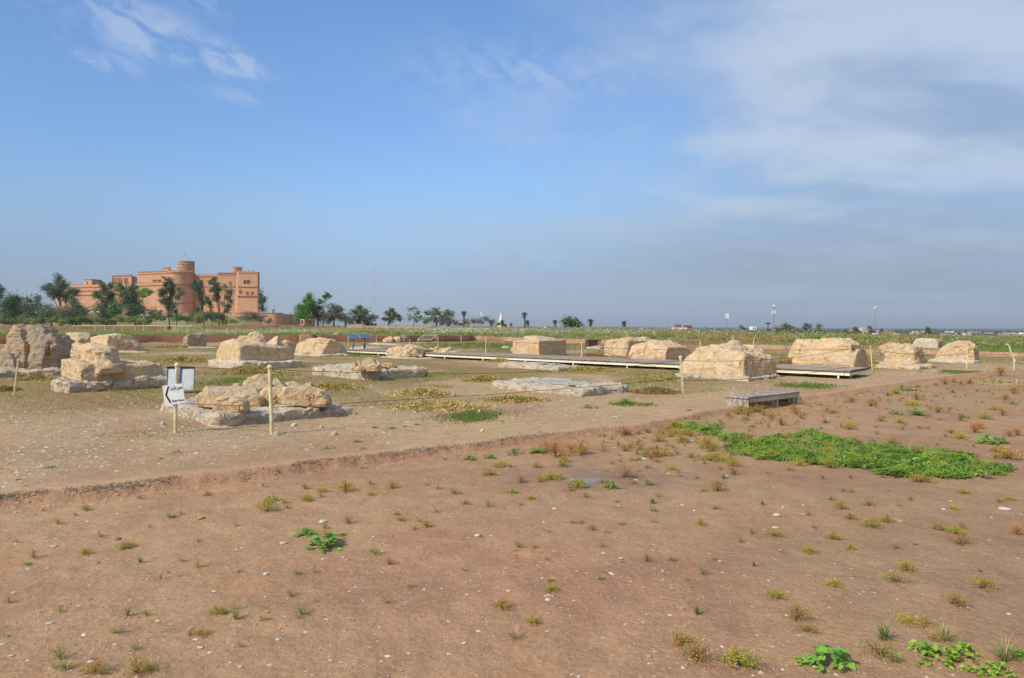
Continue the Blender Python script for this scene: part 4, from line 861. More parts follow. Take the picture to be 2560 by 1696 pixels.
def facewin(name, a, b_, s0, s1, z0, z1, mat, parent, out=.03):
    a, b_ = np.array(a[:2]), np.array(b_[:2]); d = (b_ - a); n_ = np.array([d[1], -d[0]]) / np.linalg.norm(d); n_ = n_ if n_[1] < 0 else -n_
    p0, p1 = a + d * s0 + n_ * out, a + d * s1 + n_ * out; c = (p0 + p1) / 2; hv = (p1 - p0) / 2
    return MB().obox((c[0], c[1], (z0 + z1) / 2), (hv[0], hv[1], 0), (n_[0] * .05, n_[1] * .05, 0), (0, 0, (z1 - z0) / 2)).build(name, mat, parent)
M_GLASS = flatmat('window_glass', (.13, .16, .19), .3); hh = z1_ - z0_
facewin('window', b_, c_, .35, .62, z0_ + hh * .45, z0_ + hh * .85, M_GLASS, hut); facewin('window', a, b_, .3, .7, z0_ + hh * .45, z0_ + hh * .85, M_DARK, hut)
M_TAN = flatmat('tan_plaster', (.50, .36, .24), .9, 0, .1, .6); M_ORG = flatmat('orange_brick', (.55, .28, .15), .9, 0, .1, .6); M_CRM = flatmat('cream_plaster', (.66, .56, .42), .9, 0, .06, .6); M_RED = flatmat('red_brick', (.42, .16, .10), .9, 0, .1, .6)
M_ROOFD = flatmat('dark_roof', (.08, .09, .11), .6)
def house(px0, px1, yt, Y, mat, label, name='house', cat='house', group=None, deep=8, yb_=None, win=2, roofmat=None, hz=PLAIN):
    a, b_ = xy(px0, Y), xy(px1, Y); z1 = Zt((px0 + px1) / 2, yt, Y); z0 = hz if yb_ is None else Zt(px0, yb_, Y); ho = empty(name, ((a[0] + b_[0]) / 2, Y, z0), label, cat, group)
    MB().box(a[0], b_[0], Y, Y + deep, z0 - .5, z1).build('wall', mat, ho); MB().box(a[0] - .15, b_[0] + .15, Y - .15, Y + deep + .15, z1 + .003, z1 + .3).build('roof', roofmat or mat, ho)
    W_ = b_[0] - a[0]
    for i in range(win):
        c = a[0] + W_ * (i + .5) / win; MB().box(c - W_ * .12, c + W_ * .12, Y - .06, Y + .2, z1 - 2.4, z1 - .9).build('window', M_DARK, ho)
        if z1 - z0 > 6.5: MB().box(c - W_ * .12, c + W_ * .12, Y - .06, Y + .2, z1 - 5.4, z1 - 3.9).build('window', M_DARK, ho)
    return ho
GH = 'houses of the town below the mound'
house(1690, 1704, 812, 720, M_RED, 'small red brick house poking over the right field', group=GH); house(1712, 1731, 814, 740, M_RED, 'longer low red brick block beside the small red house', group=GH, win=3); house(1684, 1718, 820, 700, M_WHITE, 'low white wall building in front of the red brick houses', group=GH)
house(1882, 1893, 817, 600, M_WHITE, 'white roof kiosk with dark openings beyond the orange weeds', group=GH, yb_=824)
house(2124, 2133, 825, 620, M_CRM, 'pale cream house among dark trees near the slender mast', group=GH); house(2150, 2168, 827, 560, M_CRM, 'wide cream house with stepped roof beside dark trees', group=GH); house(2158, 2166, 821, 568, M_CRM, 'upper cream storey behind the wide cream house', group=GH)
house(2170, 2178, 824, 640, M_TAN, 'tan house hidden behind a tree by the slender mast', group=GH)
house(2211, 2219, 827, 700, M_ORG, 'narrow orange house, first of two orange ones', group=GH); house(2228, 2240, 830, 660, M_ORG, 'wider orange house, second of two orange ones', group=GH); house(2241, 2252, 834, 640, M_WHITE, 'low white house right beside the wider orange house', group=GH, roofmat=M_ROOFD)
house(2371, 2392, 837, 560, M_TAN, 'flat tan house between the green tree and the white warehouse', group=GH, roofmat=M_ORG); house(2398, 2432, 840, 520, M_CRM, 'long low shed with white roof beside the warehouse', group=GH, roofmat=M_WHITE); house(2430, 2452, 830, 900, M_TAN, 'tan house rising behind the white warehouse roof', group=GH, roofmat=M_CRM)
house(2493, 2506, 838, 620, M_WHITE, 'white flat-roofed house directly past the warehouse', group=GH); house(2508, 2524, 835, 600, M_ORG, 'orange house beyond the warehouse, toward the frame edge', group=GH); house(2500, 2524, 842, 560, M_TAN, 'tan yard wall house in front of the orange house', group=GH); house(2526, 2556, 837, 570, M_TAN, 'last wide tan house at the frame edge', group=GH, win=3)
wh = empty('warehouse', PT(2460, 856, 548), 'white warehouse with dark roof and large grey door', 'warehouse'); a, b_, c_ = xy(2434, 548), xy(2486, 546), xy(2497, 562); z0_, z1_ = PLAIN - .5, Zt(2460, 839, 547); d_ = a + (c_ - b_)
MB().prism([(q[0], q[1], z0_) for q in (a, b_, c_, d_)], [(q[0], q[1], z1_) for q in (a, b_, c_, d_)]).build('wall', M_WHITE, wh)
r2 = (a + b_) / 2; MB().prism([(a[0] - .4, a[1] - .5, z1_ + .003), (b_[0] + .3, b_[1] - .5, z1_ + .003), (c_[0] + .3, c_[1] + .4, z1_ + .003), (d_[0] - .4, d_[1] + .4, z1_ + .003)], [(a[0] + 1, a[1] + 5, z1_ + 1.5), (b_[0] - 1, b_[1] + 5, z1_ + 1.5), (c_[0] - 1, c_[1], z1_ + 1.5), (d_[0] + 1, d_[1], z1_ + 1.5)]).build('roof', M_ROOFD, wh)
H = z1_ - z0_; facewin('door', a, b_, .43, .68, z0_ + .4, z0_ + H * .66, flatmat('door_paint', (.25, .2, .2)), wh, .05); facewin('window', a, b_, .80, .87, z0_ + H * .35, z0_ + H * .55, M_DARK, wh); facewin('window', a, b_, .2, .26, z0_ + H * .35, z0_ + H * .55, M_DARK, wh)
dcnt = {}
def dlab(mt):
    nm = ['tan', 'white', 'cream', 'orange'][[M_TAN, M_WHITE, M_CRM, M_ORG].index(mt)]; k = dcnt[nm] = dcnt.get(nm, 0) + 1
    return f"tiny {nm} house in the haze, {k}{'th' if 10 <= k % 100 <= 20 else {1: 'st', 2: 'nd', 3: 'rd'}.get(k % 10, 'th')} distant {nm} one from left"
rg = np.random.default_rng(5); dps = sorted([rg.uniform(2190, 2600) if i < 34 else rg.uniform(1400, 2150) for i in range(46)])
for i, px in enumerate(dps):
    Y = rg.uniform(750, 1500) if px > 2190 else rg.uniform(1500, 3000); w_ = rg.uniform(7, 15); mt = [M_TAN, M_WHITE, M_CRM, M_ORG][int(rg.integers(4))]
    a, b_ = xy(px, Y), xy(px, Y) + np.array([w_, 0]); z1 = PLAIN + rg.uniform(3.2, 7)
    ho = empty('distant_house', (a[0], Y, PLAIN), dlab(mt), 'house', 'distant town houses'); MB().box(a[0], b_[0], Y, Y + 8, PLAIN - 3, z1).build('wall', mt, ho); MB().box(a[0] + w_ * .2, a[0] + w_ * .4, Y - .1, Y + .2, z1 - 2.4, z1 - 1).build('window', M_DARK, ho)
for px, yt, Y, lab in ((2367, 824, 640, 'pale utility pole carrying wires near the green tree'), (2420, 821, 640, 'pale utility pole nearest the white warehouse'), (2294, 828, 640, 'pale utility pole left of the green tree')):
    t0_ = PT(px, yt, Y); simple('utility_pole', MB().tube([(t0_[0], Y, PLAIN), tuple(t0_)], .16, 6).box(t0_[0] - .9, t0_[0] + .9, Y - .08, Y + .08, t0_[2] - .6, t0_[2] - .45), flatmat('pole_concrete', (.5, .5, .48)), lab, 'pole')
for dz_ in (0, 1):
    wpts = [PT(2250, 829 + dz_ * 3, 640), PT(2294, 828.5 + dz_ * 3, 640), PT(2330, 827.5 + dz_ * 3, 640), PT(2367, 824.8 + dz_ * 3, 640), PT(2394, 824.5 + dz_ * 3, 640), PT(2420, 821.8 + dz_ * 3, 640), PT(2480, 823 + dz_ * 3, 640), PT(2640, 824 + dz_ * 3, 640)]
    simple('power_line', MB().tube(wpts, .05, 4), M_STEEL, ('upper' if dz_ == 0 else 'lower') + ' thin power line strung between pale poles before the town', 'wire', 'power lines over the town')
# far low ruins of mud brick in the middle distance
def ruin(pts, Y, thick, mat, label, drop=1.2):
    N_ = 40; xs = np.linspace(pts[0][0], pts[-1][0], N_); yt = np.interp(xs, [p[0] for p in pts], [p[1] for p in pts]) + rg.normal(0, .25, N_); top = [PT(x, y, Y) for x, y in zip(xs, yt)]
    V = [];
    for q in range(4):
        for p in top: V.append((p[0], Y + (0, .25, thick, thick)[q], p[2] - (drop if q in (0, 3) else 0)))
    Fq = [(q * N_ + i, q * N_ + i + 1, (q + 1) * N_ + i + 1, (q + 1) * N_ + i) for q in range(3) for i in range(N_ - 1)]
    return tag(obj('mud_wall', fastmesh('mud_wall', V, Fq, mat)), label, 'wall', 'low ruined mud walls in the middle distance')
ruin([(600, 811.5), (760, 813)], 150, .7, M_MUD, 'dark red ruined wall line left of the small brick hut'); ruin([(740, 817), (845, 816)], 130, .8, M_MUD, 'low dark mud wall in front of the small brick hut'); ruin([(866, 817), (872, 812.5), (905, 812), (912, 815), (950, 815)], 128, 2, M_MUDL, 'raised orange mud mound near the drooping grey tree')
ruin([(945, 815), (1080, 816.5)], 126, 1.5, M_MUDL, 'orange mud wall behind the flower meadow left of the palms'); ruin([(1080, 819), (1330, 822)], 120, 1.2, M_MUDL, 'long low orange mud wall under the palms'); ruin([(0, 814), (250, 815.5), (420, 816)], 108, .8, M_MUD, 'dark red mud wall behind the pale railing below the trees'); ruin([(500, 814), (690, 815)], 125, .8, M_MUD, 'dark brick wall strip before the rounded terrace wall')
# ------------------------------------------------------------------ trees
M_BARK = flatmat('bark', (.13, .095, .065), .95, 0, .2, 3); M_BARKG = flatmat('grey_bark', (.25, .22, .18), .95, 0, .2, 3)
DG_ = (.050, .080, .035); GG_ = (.105, .125, .075); OL = (.085, .115, .045); BG = (.085, .185, .035); LG = (.13, .21, .045); GY = (.155, .160, .125); YG = (.23, .22, .06)
def leaves(centres, size, rng, colr, cvar=.25, flat=0.0):
    """quads of random facing around given centres; colr Nx3"""
    n = len(centres); a = rng.normal(size=(n, 3)); a /= np.linalg.norm(a, axis=1)[:, None]; b_ = rng.normal(size=(n, 3)); b_ -= a * np.sum(a * b_, 1)[:, None]; b_ /= np.linalg.norm(b_, axis=1)[:, None]
    if flat: a[:, 2] *= (1 - flat); b_[:, 2] *= (1 - flat)
    s = (size * rng.uniform(.6, 1.4, n))[:, None]; a = a * s * .5; b_ = b_ * s * .32
    V = np.stack([centres - a, centres - b_ * 1.0 + a * .1, centres + a, centres + b_], 1).reshape(-1, 3); Fc = np.arange(4 * n).reshape(-1, 4)
    C = np.clip(colr * (1 + rng.normal(0, cvar, (n, 1))) * (1 + rng.normal(0, .06, (n, 3))), .01, .9); return V, Fc, C
def blobcloud(blobs, Y, rng, dens, cl, depthk=.9, lsize=.3):
    Cs = []; Co = []
    for b_ in blobs:
        px, py, rx, ry = b_[:4]; col_ = np.array(b_[4] if len(b_) > 4 else cl)
        c = PT(px, py, Y + rng.uniform(-1, 1) * rx * Y / F * .3); k = Y / F; RX, RZ = rx * k, ry * k; RY = max(RX, RZ * .7) * depthk
        n = int(dens * RX * RZ * 17 / lsize ** 2) + 20; ns = max(8, int(10 + (RX * RZ) * 3.0 / (.6 + RX * .25)))
        d = rng.normal(size=(ns, 3)); d /= np.linalg.norm(d, axis=1)[:, None]; d *= rng.uniform(.20, .92, (ns, 1)); sub = d * np.array([RX, RY, RZ])
        w_ = rng.uniform(.4, 1.5, ns); idx = rng.choice(ns, n, p=w_ / w_.sum()); sr = (min(RX, RZ) * .36 * rng.uniform(.5, 1.25, ns))[idx]
        p = sub[idx] + rng.normal(size=(n, 3)) * sr[:, None] * np.array([1.1, 1.1, .85]); Cs.append(c + p)
        tone = (1 + rng.normal(0, .16, ns))[idx][:, None]; yl_ = rng.normal(0, .5, ns)[idx][:, None]
        Co.append(col_ * 1.85 * tone * (1 + yl_ * np.array([.12, .04, -.10])))
    return np.concatenate(Cs), np.concatenate(Co)
def tree(name, label, blobs, Y, base, cl=OL, seed=0, dens=1.5, lsize=.34, trunks=None, tr=.22, bark=None, group='trees on the far side of the ruins', depthk=.9, cat='tree', lean=0.0):
    rng = np.random.default_rng(seed + 100); bx, by = base; bz = PT(bx, by, Y); g_ = float(gz(bz[0], Y)[0]); bz[2] = min(bz[2], g_)
    e = empty(name, bz, label, cat, group); loc = np.array(bz)
    if Y >= 130: blobs = [(b_[0], b_[1], b_[2] * 1.22, b_[3] * 1.15) + tuple(b_[4:]) for b_ in blobs]; dens *= 1.15
    P_, C_ = blobcloud(blobs, Y, rng, dens, cl, depthk, lsize)
    V, Fc, C = leaves(P_, lsize, rng, C_); obj('crown', fastmesh('crown', V - loc, Fc, M_LEAF, C), e)
    mb = MB(); top = PT(*(trunks[0] if trunks else (np.mean([b_[0] for b_ in blobs]), np.mean([b_[1] for b_ in blobs]))), Y)
    midp = bz + (top - bz) * .5 + np.array([rng.normal(0, .25), rng.normal(0, .2), 0]); mb.tube([bz - [0, 0, .3], bz + (midp - bz) * .5, midp, top], [tr * 1.4, tr, tr * .75, tr * .45], 7)
    for b_ in blobs:
        q = PT(b_[0], b_[1], Y); st_ = bz + (top - bz) * rng.uniform(.35, .9); mb.tube([st_, (st_ + q) / 2 + rng.normal(0, .2, 3), q], [tr * .5, tr * .35, tr * .12], 5)
        for _ in range(3): q2 = q + rng.normal(0, 1, 3) * b_[2] * Y / F * .55; mb.tube([q, q2], [tr * .16, .02], 4)
    mb.build('trunk', bark or M_BARK, e); return e
def shrub(label, blobs, Y, cl=OL, seed=0, dens=1.4, lsize=.28, group='shrubs beyond the ruins', name='shrub', cat='shrub'):
    rng = np.random.default_rng(seed + 300); P_, C_ = blobcloud(blobs, Y, rng, dens, cl, .9, lsize); V, Fc, C = leaves(P_, lsize, rng, C_)
    mn = P_.mean(0); mn[2] = P_[:, 2].min(); return tag(obj(name, fastmesh(name, V - mn, Fc, M_LEAF, C), None, mn), label, cat, group)
T = tree
T('tree', 'dark tree crown cut by the frame edge above the grey boulder heap', [(-8, 735, 12, 22), (0, 720, 7, 14)], 235, (-8, 812), DG_, 1)
T('tree', 'dense dark green round tree nearest the frame edge', [(33, 750, 20, 16), (20, 768, 20, 18), (46, 775, 18, 22), (30, 792, 32, 20)], 200, (32, 812), DG_, 2, dens=2.0)
T('tree', 'grey-green ragged tree with two spiky tops beside the dense dark tree', [(70, 752, 9, 12), (66, 768, 11, 12), (96, 748, 8, 12), (88, 775, 16, 18), (75, 795, 24, 16), (100, 790, 10, 14)], 198, (80, 812), (.085, .115, .07), 3)
T('tree', 'tallest slanting eucalyptus-like tree at the castle far end', [(146, 696, 9, 10), (150, 712, 14, 12), (162, 713, 11, 9), (128, 722, 16, 10), (118, 715, 12, 7), (142, 732, 16, 14), (130, 738, 12, 10), (155, 728, 13, 10)], 205, (152, 800), (.080, .100, .055), 4, trunks=[(148, 740)], tr=.3)
T('tree', 'small dark tree leaning out before the castle outer wall', [(178, 728, 10, 9), (190, 733, 9, 11), (168, 740, 9, 11), (186, 752, 11, 10), (163, 750, 6, 8)], 200, (158, 775), DG_, 5, tr=.14, trunks=[(166, 735)])
T('tree', 'broad low olive tree below the leaning dark tree', [(125, 780, 18, 18), (110, 795, 16, 14), (145, 792, 20, 16)], 192, (130, 812), (.080, .105, .05), 6)
T('tree', 'wide dusty tree in front of the castle outer wall foot', [(190, 765, 14, 13), (175, 782, 22, 16), (205, 785, 22, 18), (192, 798, 30, 14)], 190, (190, 812), (.08, .105, .055), 7)
T('tree', 'tall dark tree with lumpy crown before the roof-room with slit windows', [(257, 714, 6, 9), (276, 714, 8, 10), (262, 727, 13, 12), (246, 742, 12, 12), (275, 738, 13, 12), (268, 752, 18, 10), (256, 770, 16, 16), (262, 792, 20, 20)], 190, (264, 812), (.065, .095, .045), 8, dens=1.7)
T('tree', 'rounded bright green young tree squeezed between dark trees', [(288, 765, 12, 11), (282, 778, 16, 12), (296, 782, 10, 12)], 186, (285, 812), (.06, .13, .045), 9, tr=.12)
T('tree', 'large grey-green tree covering the castle wall centre-left part', [(304, 720, 10, 12), (314, 733, 14, 12), (332, 722, 12, 12), (334, 740, 14, 14), (316, 755, 16, 16), (338, 762, 18, 16), (350, 778, 14, 18), (330, 785, 16, 18)], 188, (340, 812), (.075, .110, .055), 10, dens=1.7)
T('tree', 'light green umbrella-topped tree with bent stem', [(362, 725, 14, 6), (375, 731, 9, 6), (352, 732, 9, 7), (360, 738, 11, 6)], 186, (352, 775), LG, 11, tr=.10, trunks=[(357, 742)])
T('tree', 'tall narrow dark tree in front of the great round tower', [(424, 703, 8, 9), (415, 710, 6, 9), (430, 714, 7, 10), (414, 728, 12, 12), (428, 732, 10, 14), (404, 735, 8, 12), (414, 752, 13, 12), (424, 766, 8, 14)], 195, (425, 808), (.06, .09, .045), 12, dens=1.8, trunks=[(420, 760)], tr=.16)
T('tree', 'small forked tree right before the round tower base', [(446, 722, 6, 8), (453, 733, 8, 8), (444, 745, 7, 8), (434, 765, 7, 12), (440, 780, 5, 12)], 194, (440, 812), (.07, .1, .045), 13, tr=.11, trunks=[(441, 770)])
T('tree', 'slender leaning tree with tufted tops right of the round tower', [(486, 706, 7, 7), (481, 715, 6, 7), (503, 710, 7, 7), (495, 720, 10, 9), (498, 735, 9, 11), (503, 748, 8, 9), (508, 757, 5, 8)], 198, (512, 784), (.07, .1, .045), 14, tr=.12, trunks=[(505, 750)])
T('tree', 'thin tree with narrow crown low on the embankment', [(517, 745, 6, 9), (522, 755, 7, 10), (526, 768, 5, 9)], 196, (531, 800), (.075, .1, .05), 15, tr=.10, trunks=[(524, 770)])
T('tree', 'tall tree with heavy leaning crown before the curtain wall', [(537, 699, 7, 7), (528, 708, 9, 6), (541, 712, 11, 9), (546, 724, 9, 10), (532, 724, 9, 7), (541, 745, 8, 14), (545, 735, 5, 8)], 198, (547, 785), (.065, .095, .045), 16, tr=.16, trunks=[(546, 730)])
T('tree', 'half bare brownish tree between curtain wall and bastion', [(562, 718, 7, 8), (566, 730, 8, 8), (556, 760, 7, 9)], 197, (556, 800), (.13, .13, .07), 17, dens=.6, tr=.12)
T('tree', 'dark twisted tree close before the corner turret', [(575, 733, 8, 8), (568, 742, 7, 7), (577, 752, 6, 8), (572, 765, 8, 8), (567, 776, 7, 8)], 196, (563, 800), (.06, .09, .04), 18, tr=.11)
T('tree', 'narrow dark tree hugging the bastion outer corner', [(651, 735, 5, 14), (654, 755, 7, 14), (660, 747, 5, 9), (656, 772, 6, 10)], 290, (655, 784), (.07, .1, .055), 19, lsize=.45, tr=.15)
for i, (lab, bl, Y, c_) in enumerate([
    ('yellow-green bush under the wide dusty tree', [(232, 795, 18, 12), (215, 802, 14, 9)], 185, YG), ('olive yellow bush below the castle wall centre', [(300, 798, 20, 11), (322, 800, 12, 9)], 184, YG), ('dark spreading bush left of the round tower base', [(382, 782, 14, 16), (400, 790, 14, 16), (372, 798, 14, 12)], 185, (.06, .085, .045)),
    ('leafy dark bush on the embankment beside the round tower', [(492, 775, 9, 10), (482, 788, 14, 13), (498, 798, 14, 12)], 187, (.065, .095, .045)), ('olive bush creeping over the embankment crest', [(512, 790, 16, 12), (535, 795, 18, 11), (470, 800, 20, 9)], 190, (.11, .13, .05)),
    ('yellow-green bushy slope below the curtain wall', [(530, 787, 16, 7), (555, 800, 22, 10), (580, 803, 18, 8)], 196, (.17, .18, .06)), ('big grey-green hedge-like bush before the terrace wall', [(612, 793, 16, 12), (632, 790, 18, 12), (652, 795, 18, 12), (672, 803, 12, 8)], 186, (.085, .10, .065)),
    ('low green bush at the very edge under the dense dark tree', [(-5, 800, 16, 10), (10, 806, 14, 6)], 182, (.11, .16, .05))]):
    shrub(lab, bl, Y, c_, 40 + i)
rs_ = np.random.default_rng(17)
for i, px in enumerate(np.linspace(-12, 560, 34)):
    px += rs_.uniform(-6, 6); py = rs_.uniform(796, 806) - (8 if 380 < px < 560 else 0); rx = rs_.uniform(10, 18); cc_ = [(.055, .085, .04), (.075, .10, .05), (.10, .13, .045), (.16, .17, .055)][int(rs_.integers(4))]
    nmc = {.055: 'dark green', .075: 'grey-green', .10: 'olive', .16: 'yellowish'}[cc_[0]]
    shrub(f'{nmc} undergrowth shrub below the castle, {i + 1}{"st" if i % 10 == 0 and i != 10 else "nd" if i % 10 == 1 and i != 11 else "rd" if i % 10 == 2 and i != 12 else "th"} from left along the mound foot', [(px, py, rx, rs_.uniform(7, 12)), (px + rs_.uniform(-8, 8), py + 3, rx * .8, 7)], rs_.uniform(176, 182), cc_, 500 + i, dens=1.2)
T('tree', 'bright green feathery tree beside the brick hut', [(772, 744, 11, 9), (765, 754, 13, 9), (780, 757, 10, 8), (755, 768, 13, 9), (773, 770, 16, 11), (747, 778, 10, 12), (762, 787, 18, 12), (748, 795, 10, 9)], 172, (765, 815), BG, 60, dens=1.7)
T('tree', 'brownish dense tree directly behind the brick hut', [(792, 770, 12, 12), (785, 785, 15, 14), (802, 790, 16, 16)], 174, (795, 815), (.085, .085, .055), 61, dens=1.5)
T('tree', 'spiky yucca-like tree with two tufted heads', [(818, 735, 7, 4), (811, 741, 6, 4), (822, 741, 7, 4), (815, 746, 5, 4), (799, 750, 5, 4), (805, 756, 6, 4), (797, 757, 5, 4)], 170, (808, 812), (.085, .15, .05), 62, tr=.12, trunks=[(812, 745)], dens=1.4)
T('tree', 'drooping grey-olive tree between the tufted tree and the mast', [(828, 766, 8, 8), (845, 775, 13, 12), (832, 785, 15, 13), (848, 792, 12, 12), (822, 800, 14, 12)], 168, (835, 814), (.095, .105, .07), 63)
T('tree', 'pale grey small tree filling the gap before the drooping tree', [(862, 795, 13, 12), (875, 803, 10, 9)], 172, (865, 814), GY, 64)
T('tree', 'wide drooping tree standing right before the mast foot', [(898, 770, 10, 7), (888, 780, 13, 9), (910, 782, 13, 10), (895, 796, 20, 13), (918, 800, 14, 14), (934, 795, 8, 8), (925, 812, 16, 7)], 150, (915, 820), (.10, .115, .075), 65, dens=1.7)
T('tree', 'lone round-crowned tree with clear split trunk right of the mast', [(978, 776, 8, 6), (972, 785, 11, 7), (984, 786, 9, 7), (963, 797, 10, 6), (980, 797, 12, 7), (997, 792, 8, 6), (1000, 799, 6, 4)], 150, (974, 813), (.085, .10, .05), 66, dens=1.7, tr=.16, trunks=[(976, 797)])
T('tree', 'airy pale eucalyptus-like tree with see-through crown', [(1036, 772, 9, 6), (1025, 775, 6, 5), (1043, 783, 8, 7), (1022, 795, 6, 9), (1040, 800, 9, 9), (1050, 792, 5, 6)], 152, (1034, 815), GY, 67, dens=.7, tr=.13, bark=M_BARKG)
T('tree', 'tall grey-green tree behind the bright round bush', [(1090, 775, 9, 7), (1084, 784, 12, 8), (1096, 783, 9, 8), (1070, 785, 9, 7), (1088, 798, 16, 12), (1108, 803, 12, 12)], 158, (1090, 815), GY, 68, dens=1.3)
T('tree', 'second tall grey-green tree, left of the lone palm', [(1120, 780, 8, 7), (1113, 790, 9, 8), (1128, 789, 9, 9), (1120, 803, 18, 10), (1138, 808, 9, 6)], 158, (1121, 816), GY, 69, dens=1.3)
shrub('bright green round bush before the tall grey-green tree', [(1062, 803, 13, 8), (1072, 800, 9, 8)], 146, (.09, .17, .05), 70)
shrub('long low grey-green thicket between the lone palm and the cone tower', [(1168, 805, 10, 10), (1182, 801, 12, 9), (1200, 804, 12, 8), (1216, 799, 9, 9), (1228, 806, 10, 8), (1150, 811, 12, 5)], 155, (.13, .14, .10), 71, dens=1.5)
shrub('small dark green shrub at the foot of the cone tower', [(1247, 812, 7, 5), (1262, 814, 9, 4)], 150, (.08, .13, .04), 72)
T('tree', 'wide bushy tree alone on the flower field edge', [(1421, 797, 10, 6), (1412, 805, 12, 7), (1432, 803, 13, 8), (1422, 813, 16, 7), (1448, 812, 9, 8), (1442, 802, 5, 6)], 132, (1432, 826), (.10, .135, .06), 73, dens=1.5)
def palm(px, py, r_, pyb, Y, label, seed, skirt=True):
    rng = np.random.default_rng(seed + 900); top = PT(px, py, Y); bs = PT(px + rng.uniform(-1, 1), pyb, Y); bs[2] = min(bs[2], float(gz(bs[0], Y)[0])); e = empty('palm_tree', bs, label, 'palm tree', 'palms dotted along the far field'); k = Y / F; Rr = r_ * k
    MB().tube([bs - [0, 0, .3], (bs + top) / 2 + [rng.normal(0, .1), 0, 0], top], [.24, .18, .16], 8).build('trunk', M_BARK, e); V = []; Fc = []; C = []
    for i in range(34):
        th = rng.uniform(0, 2 * math.pi); el_ = rng.uniform(-.5, 1.15); L = Rr * rng.uniform(.85, 1.2); d = np.array([math.cos(th) * math.cos(el_), math.sin(th) * math.cos(el_), math.sin(el_)]); side = np.cross(d, [0, 0, 1]); side /= np.linalg.norm(side) + 1e-6
        pr = top
        for j in range(1, 7):
            t_ = j / 6; q = top + d * L * t_ - np.array([0, 0, .45 * L * t_ ** 2.2])
            for s in (-1, 1):
                tip = (pr + q) / 2 + side * s * L * .26 * math.sin(math.pi * min(.95, t_ * .8 + .15)) - np.array([0, 0, .10 * L]); b0 = len(V); V += [pr, q, tip]; Fc.append((b0, b0 + 1, b0 + 2)); C.append(np.array((.075, .12, .045)) * rng.uniform(.6, 1.4))
            pr = q
    obj('crown', fastmesh('crown', np.array(V) - bs, Fc, M_LEAF, C), e)
    if skirt:
        V = []; Fc = []; C = []
        for i in range(60):
            th = rng.uniform(0, 2 * math.pi); a = top + np.array([math.cos(th) * .15, math.sin(th) * .15, -rng.uniform(0, .3) * Rr]); q = a + np.array([math.cos(th) * Rr * rng.uniform(.15, .5), math.sin(th) * Rr * rng.uniform(.15, .5), -Rr * rng.uniform(.5, 1.3)]); sd_ = np.array([-math.sin(th), math.cos(th), 0]) * .10; b0 = len(V); V += [a - sd_, a + sd_, q]; Fc.append((b0, b0 + 1, b0 + 2)); C.append(np.array((.22, .16, .09)) * rng.uniform(.6, 1.3))
        obj('dead_fronds', fastmesh('dead_fronds', np.array(V) - bs, Fc, M_LEAF, C), e)
palm(1160, 781, 9, 818, 150, 'lone tall palm left of the grey-green thicket', 1); palm(1229, 803, 7, 818, 160, 'short dark palm at the end of the grey-green thicket', 2); palm(1255, 803, 7, 818, 150, 'short palm directly in front of the cone tower', 3); palm(1278, 811, 6, 820, 160, 'very low palm just right of the cone tower', 4, False)
palm(1311, 785, 9, 819, 145, 'taller palm of the close pair right of the cone tower', 5); palm(1319, 804, 8, 819, 147, 'shorter palm of the close pair right of the cone tower', 6); palm(1388, 803, 8, 821, 150, 'single small palm left of the wide bushy tree', 7); palm(1476, 802, 10, 824, 135, 'palm touching the wide bushy tree', 8); palm(1560, 806, 8.5, 824, 135, 'isolated palm on the field right of the bushy tree', 9)
for i, (lab, bl, Y, c_, b_) in enumerate([('first grey-green town tree beyond the orange weeds', [(1966, 815, 8, 6), (1975, 820, 8, 6)], 300, (.08, .11, .06), (1970, 830)), ('taller town tree with pointed top beyond the orange weeds', [(2015, 813, 5, 5), (2022, 816, 7, 6), (2012, 822, 6, 6)], 300, (.07, .1, .055), (2018, 832)),
    ('thin pale town tree right of the pointed one', [(2048, 814, 7, 5), (2046, 822, 7, 5)], 300, (.10, .12, .07), (2048, 832)), ('dark narrow tree left of the cream house', [(2115, 828, 5, 6), (2118, 834, 6, 5)], 330, (.05, .08, .04), (2116, 842)), ('dark bushy tree between the two cream houses', [(2138, 822, 6, 5), (2140, 830, 9, 8), (2133, 836, 8, 5)], 330, (.06, .09, .045), (2139, 845)),
    ('dark tree just left of the slender mast', [(2176, 820, 4, 6), (2178, 829, 5, 7), (2170, 836, 8, 5)], 360, (.06, .09, .045), (2177, 845)), ('conical green tree standing above the pale far block', [(2320, 822, 5, 5), (2321, 831, 8, 6), (2308, 838, 9, 6), (2330, 839, 9, 5)], 150, (.07, .105, .045), (2320, 850)),
    ('tree between the two orange houses', [(2203, 828, 4, 6), (2201, 838, 6, 5)], 400, (.07, .1, .06), (2202, 846)), ('small round tree hiding the tan yard wall', [(2527, 846, 10, 5), (2540, 850, 14, 5)], 160, (.08, .11, .05), (2532, 856))]):
    T('tree', lab, bl, Y, b_, c_, 80 + i, tr=.12, lsize=.42 if Y > 250 else .3, group='trees between the mound and the town')
for i, (lab, bl, Y, c_) in enumerate([('grey-brown scrub behind the orange weeds near the floodlight mast', [(1945, 822, 14, 8), (1962, 818, 12, 8), (1975, 826, 14, 8), (1990, 826, 14, 7)], 118, (.15, .15, .08)), ('pale scrub strip right of the grey-brown scrub', [(2030, 828, 16, 6), (2060, 828, 14, 6), (2090, 832, 14, 6)], 118, (.14, .15, .085)),
    ('small dark bush at the foot of the floodlight mast', [(1923, 825, 6, 4)], 150, (.07, .1, .05)), ('small olive bush beside the short antenna mast', [(1852, 817, 8, 4), (1858, 821, 10, 4)], 120, (.12, .14, .06))]): shrub(lab, bl, Y, c_, 120 + i)
